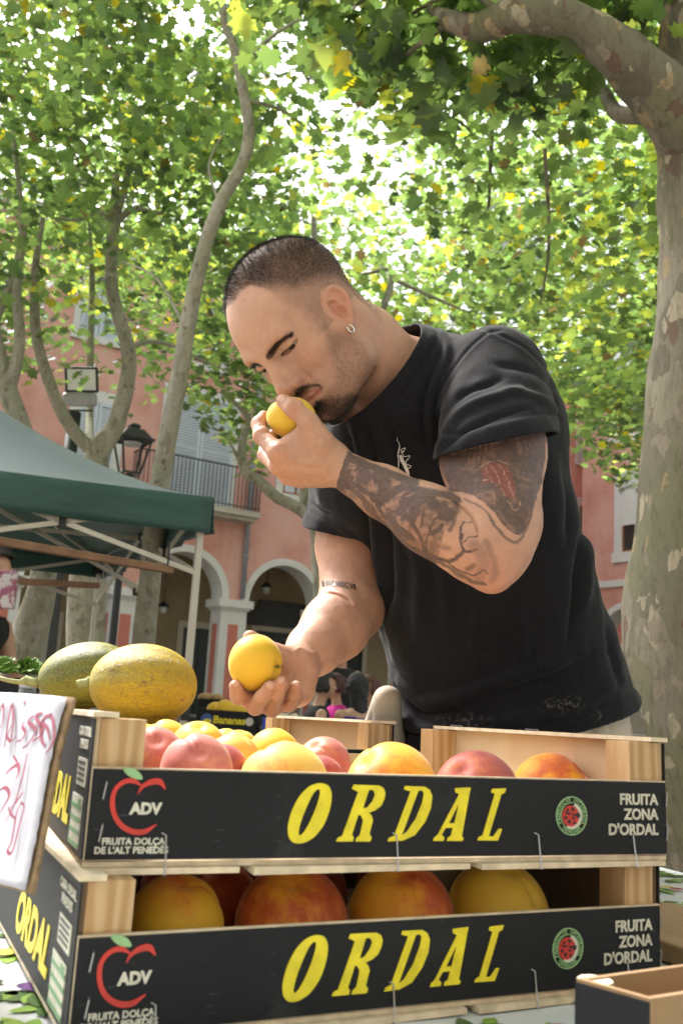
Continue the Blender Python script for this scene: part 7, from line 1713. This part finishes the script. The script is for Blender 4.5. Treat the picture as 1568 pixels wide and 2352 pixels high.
# trousers and shoes
s = Sdf(); U = s.add
PV = P(1175, 1740, 1.485)
U(d_sweep([P(1160, 1600, 1.475), PV, PV + np.array([.02, .01, -.12])], [(.185, .150), (.204, .164), (.195, .155)], Wd, Fd, Ux), .02)
hipL = PV + Wd * .085 - np.array([0, 0, .10]); hipR = PV - Wd * .085 - np.array([0, 0, .10])
knL = np.array([hipL[0] - .02, hipL[1] - .02, .50]); knR = np.array([hipR[0] - .03, hipR[1] + .0, .50])
anL = np.array([knL[0] + .05, knL[1] + .03, .09]); anR = np.array([knR[0] + .05, knR[1] + .04, .09])
for hpj, kn, an in ((hipL, knL, anL), (hipR, knR, anR)):
    U(d_cap(hpj, kn, .105, .082), .04); U(d_cap(kn, an, .082, .072), .03)
for a_, b_, r_ in (((878, 1602), (826, 1720), .008), ((884, 1606), (862, 1760), .014), ((892, 1612), (905, 1780), .018), ((880, 1630), (846, 1740), .012)): U(d_cap(P(*a_, 1.425), P(*b_, 1.44), r_, r_ * 1.8), .02)
tv, tq = sdf_mesh(s.ops, (-.3, .9, .05), (.9, 2.0, 1.25), .006)
tn = vert_normals(tv, tq); tpx = proj(tv)
dd_ = np.zeros(len(tv))
for pl, w, amp in (([(1352, 1640), (1360, 1700)], 7, -.006), ([(1378, 1630), (1384, 1700)], 8, .006), ([(1400, 1630), (1404, 1700)], 6, -.005), ([(1340, 1640), (1330, 1700)], 8, .005), ([(850, 1640), (845, 1720)], 7, -.005)):
    d, t = seg_dist(tpx[:, :2], pl); dd_ += amp * np.exp(-(d / w) ** 2)
tv = tv + tn * (dd_ + (fbm(tv * [1, 1, .5], 22, 3, 60) - .5) * .012)[:, None]
tk = tv[:, 2] > .1
tqq = tq[tk[tq].any(1)]
tme = fast_mesh('trousers', tv, tqq, simple('beige_twill', (.46, .40, .32), .85, var=.08, scale=20, bump=.3, bscale=600))
tr = bpy.data.objects.new('trousers', tme); COL.objects.link(tr); put_under(tr, man)
fdir = nrm([Fd[0], Fd[1], 0])
for an in (anL, anR):
    s = Sdf(); heel = np.array([an[0], an[1], .045]) - fdir * .05
    s.add(d_cap(heel, heel + fdir * .2 - np.array([0, 0, .008]), .045, .036), .01); s.add(d_cap(heel + np.array([0, 0, .03]) + fdir * .03, an, .04, .045), .03)
    s.add(d_ell(heel + fdir * .1 - np.array([0, 0, .10]), (.3, .3, .06)), .004, 's')
    v_, q_ = sdf_mesh(s.ops, heel - .3, heel + .3, .007); so_me = fast_mesh('shoe', v_, q_, simple('shoe_leather', (.04, .035, .03), .5))
    oo = bpy.data.objects.new('shoe', so_me); COL.objects.link(oo); put_under(oo, man)
# lettering and print lie on cloth / skin as thin raised ink
from mathutils.bvhtree import BVHTree
def drape(name, polys, bv_, bq_, mat, parent, lift=.0006, dmax=3.):
    """polys: list of closed 2-D outlines measured on the photo; they are triangulated and laid on the surface"""
    tree = BVHTree.FromPolygons([tuple(x) for x in bv_], [tuple(x) for x in bq_])
    bm = bmesh.new()
    for pl in polys:
        vs = [bm.verts.new((x, y, 0)) for x, y in pl]
        try: bm.faces.new(vs)
        except Exception: pass
    bmesh.ops.triangulate(bm, faces=bm.faces[:])
    for _ in range(2):
        lng = [e for e in bm.edges if e.calc_length() > 3.]
        if lng: bmesh.ops.subdivide_edges(bm, edges=lng, cuts=1, use_grid_fill=False); bmesh.ops.triangulate(bm, faces=bm.faces[:])
    for v_ in bm.verts:
        d = P(v_.co.x, v_.co.y, 1.) - CAM; h_, nn_, i_, dist = tree.ray_cast(V(CAM), V(nrm(d)), dmax)
        if h_ is None: h_, nn_, i_, dist = tree.find_nearest(V(P(v_.co.x, v_.co.y, 1.4)))
        if nn_.dot(V(d)) > 0: nn_ = -nn_
        v_.co = h_ + nn_ * lift
    me = bpy.data.meshes.new(name); bm.to_mesh(me); bm.free(); me.materials.append(mat)
    o = bpy.data.objects.new(name, me); COL.objects.link(o); put_under(o, parent)
    so_ = o.modifiers.new('ink', 'SOLIDIFY'); so_.thickness = .0002; so_.offset = 1
    return o
def ribbon(pts, w):
    """polyline -> list of quads; w scalar or per-point widths"""
    pts = np.array(catmull([np.r_[p_, 0] for p_ in pts], 3))[:, :2]; n = len(pts)
    w = np.interp(np.linspace(0, 1, n), np.linspace(0, 1, len(w)), w) if not np.isscalar(w) else np.full(n, w)
    out = []
    tg = np.gradient(pts, axis=0); tg /= np.linalg.norm(tg, axis=1)[:, None] + 1e-9; nn = np.stack([-tg[:, 1], tg[:, 0]], 1)
    a = pts + nn * w[:, None] / 2; b = pts - nn * w[:, None] / 2
    for i in range(n - 1): out.append([tuple(a[i]), tuple(a[i + 1]), tuple(b[i + 1]), tuple(b[i])])
    return out
wp = []
wp += ribbon(F1([(1372, 1455), (1362, 1540), (1360, 1600), (1352, 1690), (1350, 1780)]), [.8, 2.6, 3., 2.2, 1.2])
for seg in ([(1372, 1570), (1392, 1548), (1416, 1530), (1402, 1572), (1398, 1592)], [(1398, 1592), (1425, 1592), (1452, 1590), (1432, 1622), (1424, 1645)], [(1424, 1645), (1445, 1655), (1462, 1664), (1440, 1680), (1428, 1692)]): wp += ribbon(F1(seg), 1.5)
wp += ribbon(F1([(1372, 1585), (1395, 1625), (1420, 1660), (1440, 1710), (1444, 1745), (1432, 1775), (1412, 1795)]), [5, 9, 8, 6.5, 6, 4, 2])
wp += ribbon(F1([(1358, 1745), (1375, 1735), (1392, 1742)]), [3, 5, 1]); wp += ribbon(F1([(1372, 1735), (1384, 1716)]), [2.2, .6]); wp += ribbon(F1([(1380, 1740), (1400, 1728)]), [2.2, .6]); wp += ribbon(F1([(1372, 1745), (1378, 1768)]), [2.2, .6])
wp += ribbon(F1([(1412, 1785), (1420, 1800)]), [3, 1])
drape('chest_print', wp, sv3, sq3, simple('white_ink', (.62, .62, .60), .8, var=.15, scale=300), shirt, lift=.0040)
ch = {'I': [[(0, 0), (0, 1)]], 'M': [[(0, 1), (.12, 0), (.4, .8), (.68, 0), (.8, 1)]], 'C': [[(.62, .12), (.3, 0), (0, .3), (0, .7), (.3, 1), (.62, .88)]], 'X': [[(0, 0), (.6, 1)], [(.6, 0), (0, 1)]], 'V': [[(0, 0), (.3, 1), (.6, 0)]], '.': [[(0, .48), (.08, .52)]]}
wid = {'I': .12, 'M': .9, 'C': .72, 'X': .7, 'V': .7, '.': .16}
cur = 0.; tp = []; Hh = 13.
text = 'II.MCMXCVII'; tot = sum(wid[c] + .14 for c in text)
for c in text:
    for pl in ch[c]:
        pts = []
        for x, y in pl:
            s_ = (cur + x) / tot; bx = 741 + s_ * 77; by = 1341 + 9 * s_ ** 1.1 - 3 * sin(s_ * pi) + (y - .5) * Hh; pts.append((bx + (y - .5) * 1.2, by))
        if len(pts) == 2: tp += ribbon([pts[0], ((pts[0][0] + pts[1][0]) / 2, (pts[0][1] + pts[1][1]) / 2), pts[1]], 2.1)
        else:
            for i in range(len(pts) - 1): tp += ribbon([pts[i], ((pts[i][0] + pts[i + 1][0]) / 2, (pts[i][1] + pts[i + 1][1]) / 2), pts[i + 1]], 2.0)
    cur += wid[c] + .14
drape('tattoo_lettering', tp, bv, bq, simple('faded_ink', (.04, .036, .034), .6, var=.2, scale=200), man, lift=.0010)
print('person', len(bv), time.time() - t1)
